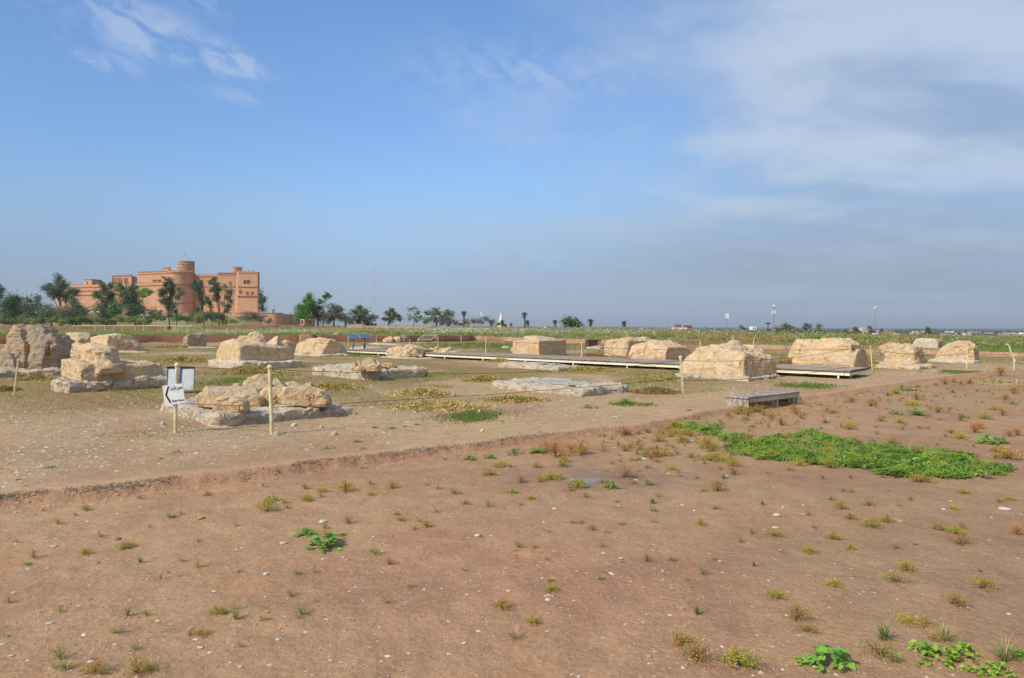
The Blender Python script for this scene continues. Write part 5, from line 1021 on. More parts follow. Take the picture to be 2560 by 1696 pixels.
# far woods and orchards on the plain, one mass
rng = np.random.default_rng(77); nb = 900; th = rng.uniform(R(-24), R(44), nb); dd = np.exp(rng.uniform(math.log(420), math.log(7000), nb)); keep = ~((th < R(-6)) & (dd < 600)); th, dd = th[keep], dd[keep]
cx, cy = dd * np.sin(th), dd * np.cos(th); cz_ = gz(cx, cy); P_ = []; 
for x, y, z, d in zip(cx, cy, cz_, dd):
    k = 36; sx = rng.uniform(5, 16) * (1 + d / 1500); P_.append(np.stack([x + rng.normal(0, sx, k), y + rng.normal(0, sx * .5, k), z + np.abs(rng.normal(0, 2.0 + d / 2500, k)) + .6], 1))
P_ = np.concatenate(P_); V, Fc, C = leaves(P_, 3.0 + P_[:, 1] / 900, rng, np.tile((.075, .10, .05), (len(P_), 1))); tag(obj('far_woods', fastmesh('far_woods', V, Fc, M_LEAF, C)), 'dark far-off woods and orchards on the plain around the town', 'woods', kind='stuff')
# ------------------------------------------------------------------ tall grass, herbs and flowers on the bank
def blades(x, y, z, h, w_, colr, rng, lean=.35):
    n = len(x); th = rng.uniform(0, 2 * math.pi, n); l = rng.normal(0, lean, (n, 2)) * h[:, None]; b0 = np.stack([x - np.cos(th) * w_ / 2, y - np.sin(th) * w_ / 2, z - .01], 1); b1 = np.stack([x + np.cos(th) * w_ / 2, y + np.sin(th) * w_ / 2, z - .01], 1); tp = np.stack([x + l[:, 0], y + l[:, 1], z + h], 1)
    return np.stack([b0, b1, tp], 1).reshape(-1, 3), np.arange(3 * n).reshape(-1, 3), np.clip(colr * (1 + rng.normal(0, .18, (n, 1))), .01, .9)
rng = np.random.default_rng(8); n = 230000; px = rng.uniform(-120, 2700, n); t_ = (px - 1280) / F; x0 = rng.uniform(0, 1, n) ** 1.25
ybm = np.interp(px, [0, 752, 1181, 1560, 2560], [WB[1][1], WB[3][1], WB[5][1], WB[8][1], WB[12][1]]); yfar = np.interp(px, [0, 700, 1280, 1700, 2160, 2560], [165, 165, 155, 108, 82, 64]); y = ybm + .6 + (yfar - ybm) * x0; x = t_ * y; YB_ = G(2345, 874, .1)[1] + 2.5; ok = (y > yb(x) + .55) & ~((px > 2268) & (px < 2368) & (y < YB_)); x, y, px, x0 = x[ok], y[ok], px[ok], x0[ok]; z = gz(x, y); n = len(x)
nn_ = fbm2(x * .12, y * .09, 41, 4); n2_ = fbm2(x * .5, y * .3, 42, 3); Rm = sstep(1350, 1900, px); Lm = 1 - sstep(500, 800, px)
GRN = np.array((.25, .34, .08)); DRY = np.array((.50, .42, .19)); RUST = np.array((.44, .31, .13)); OLV = np.array((.36, .34, .12)); PALE = np.array((.42, .46, .25))
cc = np.tile(DRY, (n, 1)); cc = lerp(cc, np.tile(OLV, (n, 1)), sstep(-.2, .15, nn_)); cc = lerp(cc, np.tile(GRN, (n, 1)), np.clip(sstep(.0, .3, nn_ + n2_ * .4) + (1 - sstep(.02, .22, x0)) * sstep(-.25, 0, nn_ + .3) * .9 * (1 - .6 * Rm), 0, 1)); cc = lerp(cc, np.tile(RUST, (n, 1)), Rm * sstep(-.08, .16, -nn_ + .35 * n2_ + .02) * sstep(.05, .3, x0)); cc = lerp(cc, np.tile(PALE, (n, 1)), sstep(.1, .35, n2_) * .5)
h = (.16 + .30 * x0 + .30 * np.clip(n2_ + nn_, -.3, .6)) * np.interp(px, [0, 700, 1100, 1500, 1900, 2300, 2560], [.55, .7, .9, 1.5, 1.35, 1.3, 1.4]) * rng.uniform(.5, 1.3, n); h = np.clip(h * (1 - .55 * (1 - sstep(.0, .15, x0)) * Rm), .06, 1.3)
V, Fc, C = blades(x, y, z, h, .05 + .0009 * y, cc, rng); tag(obj('meadow_grass', fastmesh('meadow_grass', V, Fc, M_BLADE, C)), 'mixed green, straw and rust tall grass covering the bank behind the walls', 'grass', kind='stuff')
# bushy herbs clumps on the bank (right half mostly)
nb = 1500; px = rng.uniform(900, 2650, nb); ybm = np.interp(px, [0, 752, 1181, 1560, 2560], [WB[1][1], WB[3][1], WB[5][1], WB[8][1], WB[12][1]]); yfar = np.interp(px, [0, 1280, 1700, 2160, 2560], [150, 140, 100, 78, 62]); y = ybm + 2.5 + (yfar - ybm - 2) * rng.uniform(0, 1, nb); x = (px - 1280) / F * y; z = gz(x, y); sc_ = rng.uniform(.25, .65, nb) * np.interp(px, [900, 1400, 1700, 2600], [.5, 1, 1.25, 1.05])
nz_ = fbm2(x * .15, y * .12, 44, 3); P_ = []; C_ = []
for i in range(nb):
    k = 110; q = rng.normal(0, 1, (k, 3)) * np.array([.9, .9, .5]) * sc_[i] * .5; P_.append(np.stack([x[i] + q[:, 0], y[i] + q[:, 1], z[i] + sc_[i] * .55 + q[:, 2]], 1))
    b_ = nz_[i] + rng.normal(0, .12); c0 = (GRN * .9 if b_ > .12 else OLV if b_ > -.02 else RUST if px[i] > 1600 else DRY * .9); C_.append(np.tile(c0 * rng.uniform(.8, 1.2), (k, 1)))
P_, C_ = np.concatenate(P_), np.concatenate(C_); qx_ = 1280 + F * P_[:, 0] / P_[:, 1]; kq_ = ~((qx_ > 2262) & (qx_ < 2374) & (P_[:, 1] < YB_)); P_, C_ = P_[kq_], C_[kq_]; V, Fc, C = leaves(P_, .12, rng, C_); tag(obj('wild_herbs', fastmesh('wild_herbs', V, Fc, M_LEAF, C)), 'rusty and olive bushy herbs growing through the meadow', 'undergrowth', kind='stuff')
n = 15000; px = rng.normal(1330, 260, n); px = np.where(rng.random(n) < .3, rng.uniform(500, 2250, n), px); ybm = np.interp(px, [0, 752, 1181, 1560, 2560], [WB[1][1], WB[3][1], WB[5][1], WB[8][1], WB[12][1]]); y = ybm + 5 + 75 * rng.uniform(0, 1, n) ** 1.2; x = (px - 1280) / F * y; m_ = fbm2(x * .16, y * .10, 46, 3) > .02; ok = m_ & (y < np.interp(px, [0, 1280, 1700, 2160], [160, 150, 100, 75])); x, y, px = x[ok], y[ok], px[ok]; z = gz(x, y)
hh_ = np.interp(px, [500, 900, 1300, 1700, 2300], [.35, .45, .7, .95, .8]); P_ = np.stack([x, y, z + hh_ * rng.uniform(.45, 1.1, len(x))], 1); V, Fc, C = leaves(P_, .15, rng, np.tile((.60, .66, .52), (len(x), 1)), .12); tag(obj('white_flowers', fastmesh('white_flowers', V, Fc, M_LEAF, C)), 'white flower heads sprinkled over the meadow behind the palms row', 'wildflowers', kind='stuff')
q0 = G(2320, 869); n = 500; P_ = np.stack([q0[0] + rng.normal(0, 1.0, n), q0[1] + 2.0 + rng.normal(0, .5, n), np.full(n, .35) + rng.uniform(0, .28, n)], 1); V, Fc, C = leaves(P_, .12, rng, np.tile((.62, .55, .05), (n, 1)), .15); tag(obj('yellow_flowers', fastmesh('yellow_flowers', V, Fc, M_LEAF, C)), 'patch of yellow flowers under the plain pale far block', 'wildflowers', kind='stuff')
# short grass on the excavated floor
n = 330000; px = rng.uniform(-150, 2720, n); dd = np.exp(rng.uniform(math.log(9.5), math.log(66), n)); x = (px - 1280) / F * dd; y = dd; g_ = grassmask(x, y); ok = (rng.random(n) < g_ * .85 + .02) & (y > yl(x) + .8); x, y, px = x[ok], y[ok], px[ok]; z = gz(x, y)
gn = fbm2(x * .35, y * .22, 51, 4); br = np.clip(sstep(0.05, .35, gn) * .8, 0, 1)
def spot(cx, cy, rx, ry): c = G(cx, cy); ry_ = abs(G(cx, cy - ry)[1] - G(cx, cy + ry)[1]) / 2; rx_ = rx * c[1] / F; return np.exp(-((x - c[0]) / rx_) ** 2 - ((y - c[1]) / ry_) ** 2)
SP = [(1190, 1042, 70, 12), (1290, 868, 110, 9), (1150, 865, 90, 6), (2400, 932, 70, 4), (2010, 965, 60, 6), (700, 868, 40, 8), (640, 950, 80, 12), (900, 885, 60, 5), (1590, 1012, 40, 4)]
for s in SP: br = np.maximum(br, .95 * spot(*s))
cc = lerp(np.tile((.40, .30, .12), (len(x), 1)), np.tile((.27, .34, .08), (len(x), 1)), br); hgt = (.015 + .030 * br) * rng.uniform(.5, 1.5, len(x)) * (1 + y / 60); V, Fc, C = blades(x, y, z, hgt, .014 + .0007 * y, cc, rng, .6); V2 = [V]; F2 = [Fc]; C2 = [C]
off = len(V)
for s in SP:
    c = G(s[0], s[1]); k = 2600; xx = c[0] + rng.normal(0, .6, k) * s[2] * c[1] / F; ry_ = abs(G(s[0], s[1] - s[3])[1] - G(s[0], s[1] + s[3])[1]) / 2; yy = c[1] + rng.normal(0, .6, k) * ry_; ok = (yy < yb(xx) - .1) & (yy > yl(xx) + .2) & (fbm2(xx * 1.6, yy * 1.1, 71, 3) + rng.normal(0, .12, k) > -.02); xx, yy = xx[ok], yy[ok]; k = len(xx)
    v, f_, c3 = blades(xx, yy, gz(xx, yy), (.025 + .001 * yy) * rng.uniform(.5, 1.6, k) * (2.2 if c[1] > 35 else 1), .016 + .0008 * yy, np.tile((.19, .26, .06), (k, 1)), rng, .5); V2.append(v); F2.append(f_ + off); C2.append(c3); off += len(v)
tag(obj('short_grass', fastmesh('short_grass', np.concatenate(V2), np.concatenate(F2), M_BLADE, np.concatenate(C2))), 'thin short grass growing over the excavated floor between the blocks', 'grass', kind='stuff')
# ------------------------------------------------------------------ gravel
def pebbles(x, y, z, s, colr, rng, up=.5):
    n = len(x); oc = np.array([(1, 0, 0), (.3, .95, 0), (-.8, .6, 0), (-.8, -.6, 0), (.3, -.95, 0), (.1, .05, 1), (-.1, 0, -1)]); fs = np.array([(0, 1, 5), (1, 2, 5), (2, 3, 5), (3, 4, 5), (4, 0, 5)])
    th = rng.uniform(0, 2 * math.pi, n); st = rng.uniform(.55, 1, n); v = oc[None] * (1 + rng.normal(0, .16, (n, 7, 1))); v = v * np.stack([np.ones(n), st, st * rng.uniform(.35, .8, n) * up * 2], 1)[:, None, :]
    c, s_ = np.cos(th)[:, None], np.sin(th)[:, None]; X_ = v[:, :, 0] * c - v[:, :, 1] * s_; Y_ = v[:, :, 0] * s_ + v[:, :, 1] * c; V = np.stack([X_, Y_, v[:, :, 2]], 2) * s[:, None, None] * .5 + np.stack([x, y, z], 1)[:, None, :]
    return V.reshape(-1, 3), (fs[None] + (np.arange(n) * 7)[:, None, None]).reshape(-1, 3), np.repeat(colr, 5, axis=0)
PAL = np.array([(.60, .54, .43), (.52, .45, .35), (.40, .35, .28), (.22, .20, .18), (.50, .25, .13), (.60, .45, .25), (.34, .17, .12), (.62, .57, .49), (.30, .27, .23)]); PW = np.array([.24, .18, .12, .06, .08, .08, .08, .12, .04])
def pal(n, rng): return PAL[rng.choice(9, n, p=PW / PW.sum())] * rng.uniform(.8, 1.15, (n, 1))
n = 12000; px = rng.uniform(-100, 2660, n); dd = 3.0 * (rng.uniform(.13, 1, n)) ** -.95; dd = np.clip(dd, 3.0, 26); x = (px - 1280) / F * dd; y = dd; ok = (y < yl(x) + .3); x, y = x[ok], y[ok]; cl_ = fbm2(x * 1.1, y * 1.1, 61, 3); ok = rng.random(len(x)) < np.clip(.30 + cl_ * 1.5, .05, .8); x, y = x[ok], y[ok]
s = .006 * np.exp(rng.exponential(.42, len(x))); s = np.clip(s, .005, .034) * (1 + y * .035); V, Fc, C = pebbles(x, y, gz(x, y) + s * .02, s, pal(len(x), rng) * .72 + np.array((.33, .21, .13)) * .28, rng); tag(obj('soil_gravel', fastmesh('soil_gravel', V, Fc, M_STONELET, C)), 'fine grit and tiny pebbles strewn over the bare soil', 'gravel', kind='stuff')
n = 170000; px = rng.uniform(-150, 2700, n); dd = np.exp(rng.uniform(math.log(6.4), math.log(48), n)); x = (px - 1280) / F * dd; y = dd; sg = y - yl(x); d_ = .38 + .25 * sstep(-2, 2, x) + .9 * fbm2(x * .25, y * .2, 62, 3) + .30 * np.exp(-((x + 7) / 4) ** 2 - ((y - 9.5) / 3.2) ** 2) + .35 * np.exp(-((x - 4) / 3) ** 2 - ((y - 17) / 5) ** 2); ok = (sg > .5) & (rng.random(n) < np.clip(d_, .03, 1) * sstep(.4, 1.6, sg)); x, y = x[ok], y[ok]
s = np.clip(.009 * np.exp(rng.exponential(.38, len(x))), .007, .05) * (1 + y * .038); cP = pal(len(x), rng) * .6 + np.array((.42, .31, .22)) * .4; V, Fc, C = pebbles(x, y, gz(x, y) + s * .03, s, cP, rng, .4); tag(obj('floor_gravel', fastmesh('floor_gravel', V, Fc, M_STONELET, C)), 'pinkish white gravel spread over the excavated floor', 'gravel', kind='stuff')
# crumbs and dry straw hanging at the edge of the soil step
n = 9000; px = rng.uniform(-60, 1900, n); xl = np.interp(px, [0, 757, 1373, 1817, 2560], [LEDGE[1][0], LEDGE[3][0], LEDGE[5][0], LEDGE[7][0], LEDGE[11][0]]) + rng.normal(0, .05, n); k_ = fbm2(xl * 1.6, xl * 0, 63, 3); ok = (k_ > -.05) & (rng.random(n) < .55); xl = xl[ok]; yy = yl(xl) - .03 + rng.normal(0, .035, len(xl)); zz_ = gz(xl, yy); hh_ = rng.uniform(.006, .020, len(xl)) * (1 + yy / 20)
V, Fc, C = blades(xl, yy, zz_ + .003, hh_, .007 + .0007 * yy, lerp(np.tile((.50, .42, .31), (len(xl), 1)), np.tile((.30, .24, .17), (len(xl), 1)), rng.random(len(xl))), rng, .9); tag(obj('straw_fringe', fastmesh('straw_fringe', V, Fc, M_STRAW, C)), 'grey straw fringe sticking out along the broken edge of the earth step', 'straw', kind='stuff')
n = 2600; xl = rng.uniform(LX[0], 5, n); yy = yl(xl) - rng.uniform(.02, .38, n); s = np.clip(.009 * np.exp(rng.exponential(.4, n)), .007, .035); V, Fc, C = pebbles(xl, yy, gz(xl, yy) + s * .1, s, np.tile((.42, .25, .15), (n, 1)) * rng.uniform(.7, 1.2, (n, 1)), rng, .8); tag(obj('soil_crumbs', fastmesh('soil_crumbs', V, Fc, M_STONELET, C)), 'orange soil crumbs fallen along the foot of the earth step', 'debris', kind='stuff')
# ------------------------------------------------------------------ heaps of mown hay
def hay(px, py, w_, h_, label, c1=(.52, .37, .12), c2=(.31, .27, .08), seed=0, n=1500):
    n = int(n * 3); h_ *= .72
    rng = np.random.default_rng(seed + 700); c = GG(px, py); k = c[1] / F; W_, H_ = w_ * k / 2, h_ * k * .5; D_ = W_ * .75
    u = rng.normal(0, .52, (n, 2)); u = u[np.hypot(u[:, 0], u[:, 1]) < 1.6]; lum_ = 1 + .45 * fbm2(u[:, 0] * 2.6 + seed, u[:, 1] * 2.6, seed, 3); z = H_ * np.clip(1 - (u ** 2).sum(1), 0, 1) ** .8 * lum_; cx, cy = c[0] + u[:, 0] * W_, c[1] + D_ * .6 + u[:, 1] * D_; zg = gz(cx, cy); z = zg + z * rng.uniform(.35, 1.05, len(u)) + .01; m_ = len(u)
    L = rng.uniform(.05, .16, m_) * (1 + c[1] / 45); th = rng.uniform(0, 2 * math.pi, m_); el_ = rng.normal(.1, .38, m_); d = np.stack([np.cos(th) * np.cos(el_), np.sin(th) * np.cos(el_), np.sin(el_)], 1) * L[:, None] / 2; sdv = rng.normal(size=(m_, 3)); sdv -= d * (np.sum(sdv * d, 1) / np.sum(d * d, 1))[:, None]; sdv = sdv / np.linalg.norm(sdv, axis=1)[:, None] * (.003 + .0004 * c[1]); p = np.stack([cx, cy, z], 1)
    V = np.stack([p - d - sdv, p - d + sdv, p + d], 1).reshape(-1, 3); mixv = np.clip(.5 + 1.3 * fbm2(u[:, 0] * 2 + seed * 3, u[:, 1] * 2, seed + 5, 2) + rng.normal(0, .25, m_), 0, 1); C = lerp(np.tile(c1, (m_, 1)), np.tile(c2, (m_, 1)), mixv) * rng.uniform(.7, 1.25, (m_, 1))
    return tag(obj('hay_heap', fastmesh('hay_heap', V - c, np.arange(3 * m_).reshape(-1, 3), M_STRAW, C), None, c), label, 'hay heap', 'heaps of mown weeds left between the blocks')
RD = dict(c1=(.50, .27, .11), c2=(.34, .19, .08)); GLD = dict(c1=(.60, .45, .19), c2=(.44, .33, .12)); 
hay(612, 936, 130, 46, 'brown-green hay heap at the corner of the mound-topped block plinth', seed=1, n=2600); hay(650, 960, 90, 30, 'small olive hay tongue behind the nearest loaded plinth', seed=2); hay(447, 905, 125, 24, 'long low olive hay heap behind the grey metal board', seed=3, n=2000); hay(822, 974, 112, 32, 'orange-olive hay heap right of the nearest plinth rocks', seed=4, n=2300); hay(1050, 992, 130, 40, 'wide golden hay heap left of the bare cracked plinth', seed=5, n=2600, **GLD)
hay(1095, 1024, 190, 34, 'straw-coloured spread-out hay beside a green grass patch', seed=6, n=2600, **GLD); hay(1208, 954, 72, 26, 'small brown hay heap behind the cracked plinth corner', seed=7); hay(1286, 1004, 120, 22, 'low brown hay strip before the cracked plinth', seed=8); hay(1255, 906, 70, 16, 'straw heap half under the long deck', seed=9, n=900); hay(1478, 931, 125, 24, 'tan hay strip beside the wet-topped plinth', seed=10, n=1900)
hay(1483, 893, 60, 18, 'rust-red hay heap behind the deck near the hollowed block', seed=11, **RD); hay(1640, 952, 100, 20, 'olive hay heap before the deck, left of the largest block', seed=12); hay(1643, 984, 96, 24, 'brown hay heap near the leaning rope post foot', seed=13, c1=(.36, .24, .09), c2=(.22, .15, .06)); hay(76, 951, 66, 22, 'olive hay heap behind the leftmost rope post', seed=14); hay(12, 978, 44, 24, 'dark olive hay heap at the frame edge', seed=15)
hay(425, 870, 110, 12, 'thin green-brown hay row before the small far block', seed=16, n=900); hay(560, 873, 60, 12, 'flat brown hay patch near the thin pale slab', seed=17, n=700); hay(1978, 911, 60, 26, 'orange hay heap tucked behind the deck end', seed=18, **RD); hay(2190, 912, 40, 20, 'straw tangle behind the deck corner post', seed=19, **GLD); hay(2515, 962, 130, 16, 'pale straw strip at the frame edge past the earth step', seed=20, n=1500, c1=(.62, .50, .26), c2=(.42, .33, .15)); hay(165, 865, 50, 12, 'small olive hay heap behind the stepped block', seed=21, n=600)
# ------------------------------------------------------------------ rope posts
GPO = 'cream rope posts fencing the visitor route'
posts = []
def rpost(bx, by, tx, ty, label, r_=.021, guess=None, z=0.0, mat=None):
    b0 = GG(bx, by) if guess is None else G(bx + (tx - bx) * 0, guess, 0); Y = b0[1]; tp = PT(tx, ty, Y)
    e = empty('rope_post', b0, label, 'post', GPO); MB().tube([b0 - (tp - b0) * .08, tp - (tp - b0) * .02], r_, 10).build('pole', mat or M_CREAM, e, smooth=False)
    MB().tube([tp - (tp - b0) * .035, tp - (tp - b0) * .015, tp, tp + [0, 0, .03]], [r_ * 1.05, r_ * 1.55, r_ * 1.55, r_ * .6], 10).build('cap', mat or M_CREAM, e)
    posts.append((b0, tp)); return b0, tp
PL = rpost(35, 991, 46, 901, 'leftmost leaning cream post before the grey boulder heap')
PS = rpost(438, 1082, 442.5, 912, 'cream post carrying the white visitor route sign', .024)
P2 = rpost(680, 1086, 674, 917, 'tallest cream post standing before the nearest loaded plinth', .026)
P3 = rpost(1708, 984, 1701, 893, 'cream post leaning slightly at the corner of the largest block', .028)
P4 = rpost(2127, 947, 2124, 866, 'cream post at the near corner of the deck end', .026)
P5 = rpost(2181, 926, 2176, 866, 'cream post at the back corner of the deck end')
P6 = rpost(2417, 922, 2418.5, 874, 'cream post in front of the peaked wedge block')
P1b = rpost(1215, 901, 1214.6, 846, 'cream post at the near edge of the deck, castle side')
P1c = rpost(1455, 909, 1454, 857, 'cream post at the near edge of the deck over the wet-topped plinth')
P1d = rpost(1288, 885, 1288, 846, 'cream post in front of the lit face of the squared central block')
P1e = rpost(1526, 894, 1525.5, 855, 'cream post before the pale far block with ragged crest')
P1f = rpost(1095, 874, 1095, 843, 'cream post just right of the tilted brown frame board'); P1g = rpost(941, 873, 941, 841, 'cream post right of the second slanted lectern'); P1h = rpost(871, 869, 870.5, 843, 'cream post half behind the first slanted lectern')
for bx, by, tx, ty, gs, lab in [(785, 848, 785, 827, 855, 'thin cream post behind the wedge-backed block'), (1023, 868, 1024.5, 850, None, 'short cream post behind the crumbled block'), (1153, 858, 1153, 839, None, 'cream post against the dark end of the mud wall'), (1190.5, 850, 1190.5, 839, None, 'cream post at the corner where the mud wall turns'),
    (1341, 870, 1341, 838, 872, 'cream post tip showing above the squared central block'), (1517, 857, 1517, 841, None, 'cream post right of the small wooden box seat'), (1568.5, 870, 1568, 837, 868, 'cream post tip above the pale far block'), (1672, 880, 1671.5, 847, 872, 'cream post tip above the hollowed block'),
    (1751, 880, 1750, 854, 878, 'cream post tip over the castle end of the largest block'), (1832, 880, 1832, 845, 876, 'cream post rising behind the ridge of the largest block'), (1815, 880, 1815.5, 860, 874, 'short cream post stub behind the largest block ridge'), (1882, 884, 1885, 848, 879, 'tilted cream post behind the town end of the largest block')]:
    rpost(bx, by, tx, ty, lab, .03, gs)
b0 = GG(2534, 924); e = empty('rope_post', b0, 'bent cream post with broken crooked upper half near the frame edge', 'post', GPO); k1, k2 = PT(2536, 902, b0[1]), PT(2521.5, 863, b0[1])
MB().tube([b0 - [0, 0, .1], k1, k1 + (k2 - k1) * .05, k2], .026, 10).build('pole', M_CREAM, e); MB().tube([k1 - [0, 0, .1], k1 + [0, 0, .04]], .045, 10).build('collar', M_CREAM, e); MB().tube([k2, k2 + [-.1, 0, .02]], .03, 8).build('cap', M_CREAM, e)
# pale railing on the bank below the castle
rl = empty('railing', PT(350, 830, 84), 'pale tube railing on the bank in front of the dark trees', 'railing'); zr = []
for px in (193, 238, 262, 285, 306, 338, 359, 414, 440, 470): q = PT(px, 815, 84); g_ = float(gz(q[0], 84)[0]); MB().tube([(q[0], 84, g_ - .1), (q[0], 84, q[2])], .045, 6).build('post', M_CREAM, rl)
MB().tube([PT(x, 815.3 - (x - 180) * .002, 84) for x in range(180, 500, 20)], .04, 6).build('rail', M_CREAM, rl)
for px, y0, y1, lab in ((200, 828, 834, 'short cream stake on the bank before the railing, far end'), (214, 825, 834, 'cream stake on the bank beside the short one'), (269, 828, 836, 'lone cream stake on the bank above the dark-ended block'), (435, 819, 838, 'cream stake left of the small dark hatch on the bank'), (445, 820, 837, 'cream stake right of the small dark hatch on the bank'), (468.5, 820, 837, 'cream stake above the small upright far block')):
    q = PT(px, y0, 70); tag(MB().tube([(q[0], 70, float(gz(q[0], 70)[0]) - .05), tuple(q)], .045, 6).build('stake', M_CREAM), lab, 'stake', 'cream stakes on the bank')
q = PT(440, 836, 70); g_ = float(gz(q[0], 70)[0]); tag(MB().box(q[0] - .45, q[0] + .45, 69.8, 70.6, g_, q[2] + .1).box(q[0] - .5, q[0] + .5, 69.75, 70.65, q[2] + .1, q[2] + .16).build('hatch', M_STEEL), 'small dark grey hatch between two cream stakes on the bank', 'hatch')
# ropes
def rope(a, b_, sag, label, n=26, r_=.0045, wob=0.0):
    a, b_ = np.array(a, float), np.array(b_, float); pts = [a + (b_ - a) * t_ - np.array([0, 0, 4 * sag * t_ * (1 - t_) + wob * math.sin(t_ * 19)]) for t_ in np.linspace(0, 1, n)]
    rs = [r_ * (1 + max(0, (p[1] - 12)) / 18) for p in pts]; return tag(MB().tube(pts, rs, 5).build('rope', M_ROPE), label, 'rope', 'brown ropes strung between the cream posts')
def on(p, f): return p[0] + (p[1] - p[0]) * f
offs = np.array([CR[0], 0, 0]) * 0
pa = G(-60, 930, .74); rope((pa[0] - 2, pa[1], .78), on(PL, .86), .02, 'upper rope reaching the leftmost post from outside the frame'); rope(on(PL, .95), on(PS, .40) , .05, 'rope sloping from the leftmost post past the grey metal board')
rope(on(PS, .97), on(P2, .965), .012, 'upper rope between the sign post and the tallest post'); rope(on(PS, .43), on(P2, .41), .004, 'lower rope crossing in front of the nearest plinth')
rope(on(P2, .96), on(P3, .90), .16, 'long sagging upper rope spanning the middle of the plaza', 40, wob=.004); rope(on(P2, .40), on(P3, .42), .05, 'long lower rope spanning the middle of the plaza', 40, wob=.004)
rope(on(P3, .90), on(P4, .92), .14, 'upper rope drooping across the largest block to the deck corner', 30); rope(on(P3, .36), on(P4, .38), .12, 'lower rope passing the largest block foot to the deck corner', 30)
rope(on(P4, .93), on(P5, .93), .01, 'short rope between the two deck end posts'); rope(on(P5, .92), on(P6, .80), .18, 'rope from the deck end past the saddle-topped block'); rope(on(P6, .82), (k2 + (k1 - k2) * .6), .03, 'thin rope from the wedge block post to the bent post'); rope(b0 + [0, 0, .30], G(2640, 930, .2), .02, 'rope leaving the bent post toward the frame edge')
rope(on(P1b, .93), on(P1c, .93), .06, 'upper rope along the near deck edge, middle bay'); rope(on(P1c, .92), on(P3, .55), .05, 'rope from the middle deck post down to the leaning corner post'); rope(on(P1d, .80), on(P1e, .62), .02, 'rope across the lit face of the squared central block'); rope(on(P1e, .60), on(P4, .90), .06, 'rope along the back deck edge crossing the two-piece block'); rope(on(P1e, .12), on(P4, .40), .02, 'lower rope along the back deck edge'); rope(on(P1g, .8), on(P1b, .9), .12, 'faint rope from the lectern post to the deck post')
# ------------------------------------------------------------------ visitor route sign on its post (parts of the sign post)
M_TXT = M_BLACK
sp = [o for o in bpy.data.objects if o.get('label') == 'cream post carrying the white visitor route sign'][0]; sp.name = 'sign_post'
Ys = PS[0][1] - .045; TL, TR_, BR, BL = PT(408, 965, Ys), PT(454.3, 959.3, Ys), PT(460.6, 1007.6, Ys), PT(414.3, 1014, Ys); cS = (TL + TR_ + BR + BL) / 4; ux = (TR_ - TL); wS = np.linalg.norm(ux); ux /= wS; uz = (TL - BL); hS = np.linalg.norm(uz); uz /= hS; uy = np.cross(uz, ux); uy = uy if uy[1] > 0 else -uy
rotv = .22; ux = ux * math.cos(rotv) - uy * math.sin(rotv) * -1; ux /= np.linalg.norm(ux); uy = np.cross(uz, ux); uy /= np.linalg.norm(uy); uy = uy if uy[1] > 0 else -uy; wS *= 1.01
# a shallow white box: its right side is seen a little
board = MB().obox(cS + uy * .012, ux * wS / 2, uy * .014, uz * hS / 2).build('sign_panel', M_WHITE, sp)
fro = cS - uy * .0035; bl = np.array(sp.location)
def chev(pts, name):
    V = [fro - uy * .001 + ux * (x - .5) * wS + uz * (y - .5) * hS - bl for x, y in pts]; V2 = [v + uy * .002 for v in V]; n = len(V); me = bpy.data.meshes.new(name); me.from_pydata([tuple(v) for v in V + V2], [], [tuple(range(n)), tuple(reversed(range(n, 2 * n)))] + [(i, (i + 1) % n, n + (i + 1) % n, n + i) for i in range(n)]); me.materials.append(M_TXT)
    o = obj(name, me); o.parent = board; return o
chev([(.255, .93), (.335, .94), (.17, .50), (.34, .10), (.26, .095), (.085, .50)], 'arrow')
def text(s, x, y, size, name, sx=1.0, spacing=1.0):
    cu = bpy.data.curves.new(name, 'FONT'); cu.body = s; cu.size = size; cu.extrude = .0008; cu.align_x = 'LEFT'; cu.space_character = spacing; o = bpy.data.objects.new(name, cu); SC.collection.objects.link(o)
    dg = bpy.context.evaluated_depsgraph_get(); me = bpy.data.meshes.new_from_object(o.evaluated_get(dg)); bpy.data.objects.remove(o); co = np.array([v.co[:] for v in me.vertices])
    if len(co) == 0: return None
    w0 = co[:, 0].max() - co[:, 0].min(); co[:, 0] -= co[:, 0].min(); k = sx / w0 if sx else 1; P_ = [fro - uy * .0012 + ux * ((x - .5) * wS + c[0] * k) + uz * ((y - .5) * hS + c[1]) - uy * c[2] - bl for c in co]
    for v, p in zip(me.vertices, P_): v.co = p
    me.materials.clear(); me.materials.append(M_TXT); o = obj(name, me); o.parent = board; return o
text('\uFEAA\uFBFE\uFEA9\uFEAF\uFE8E\uFE91 \uFEAE\uFBFF\uFEB4\uFEE3', .36, .745, hS * .30, 'persian_lettering', wS * .60)
text('Visitor Route', .37, .12, hS * .17, 'english_lettering', wS * .58)
MB().box(PS[0][0] - .035, PS[0][0] + .035, Ys + .024, PS[0][1] + .02, cS[2] + .06, cS[2] + .085).box(PS[0][0] - .035, PS[0][0] + .035, Ys + .024, PS[0][1] + .02, cS[2] - .085, cS[2] - .06).build('bracket', M_STEEL, sp)
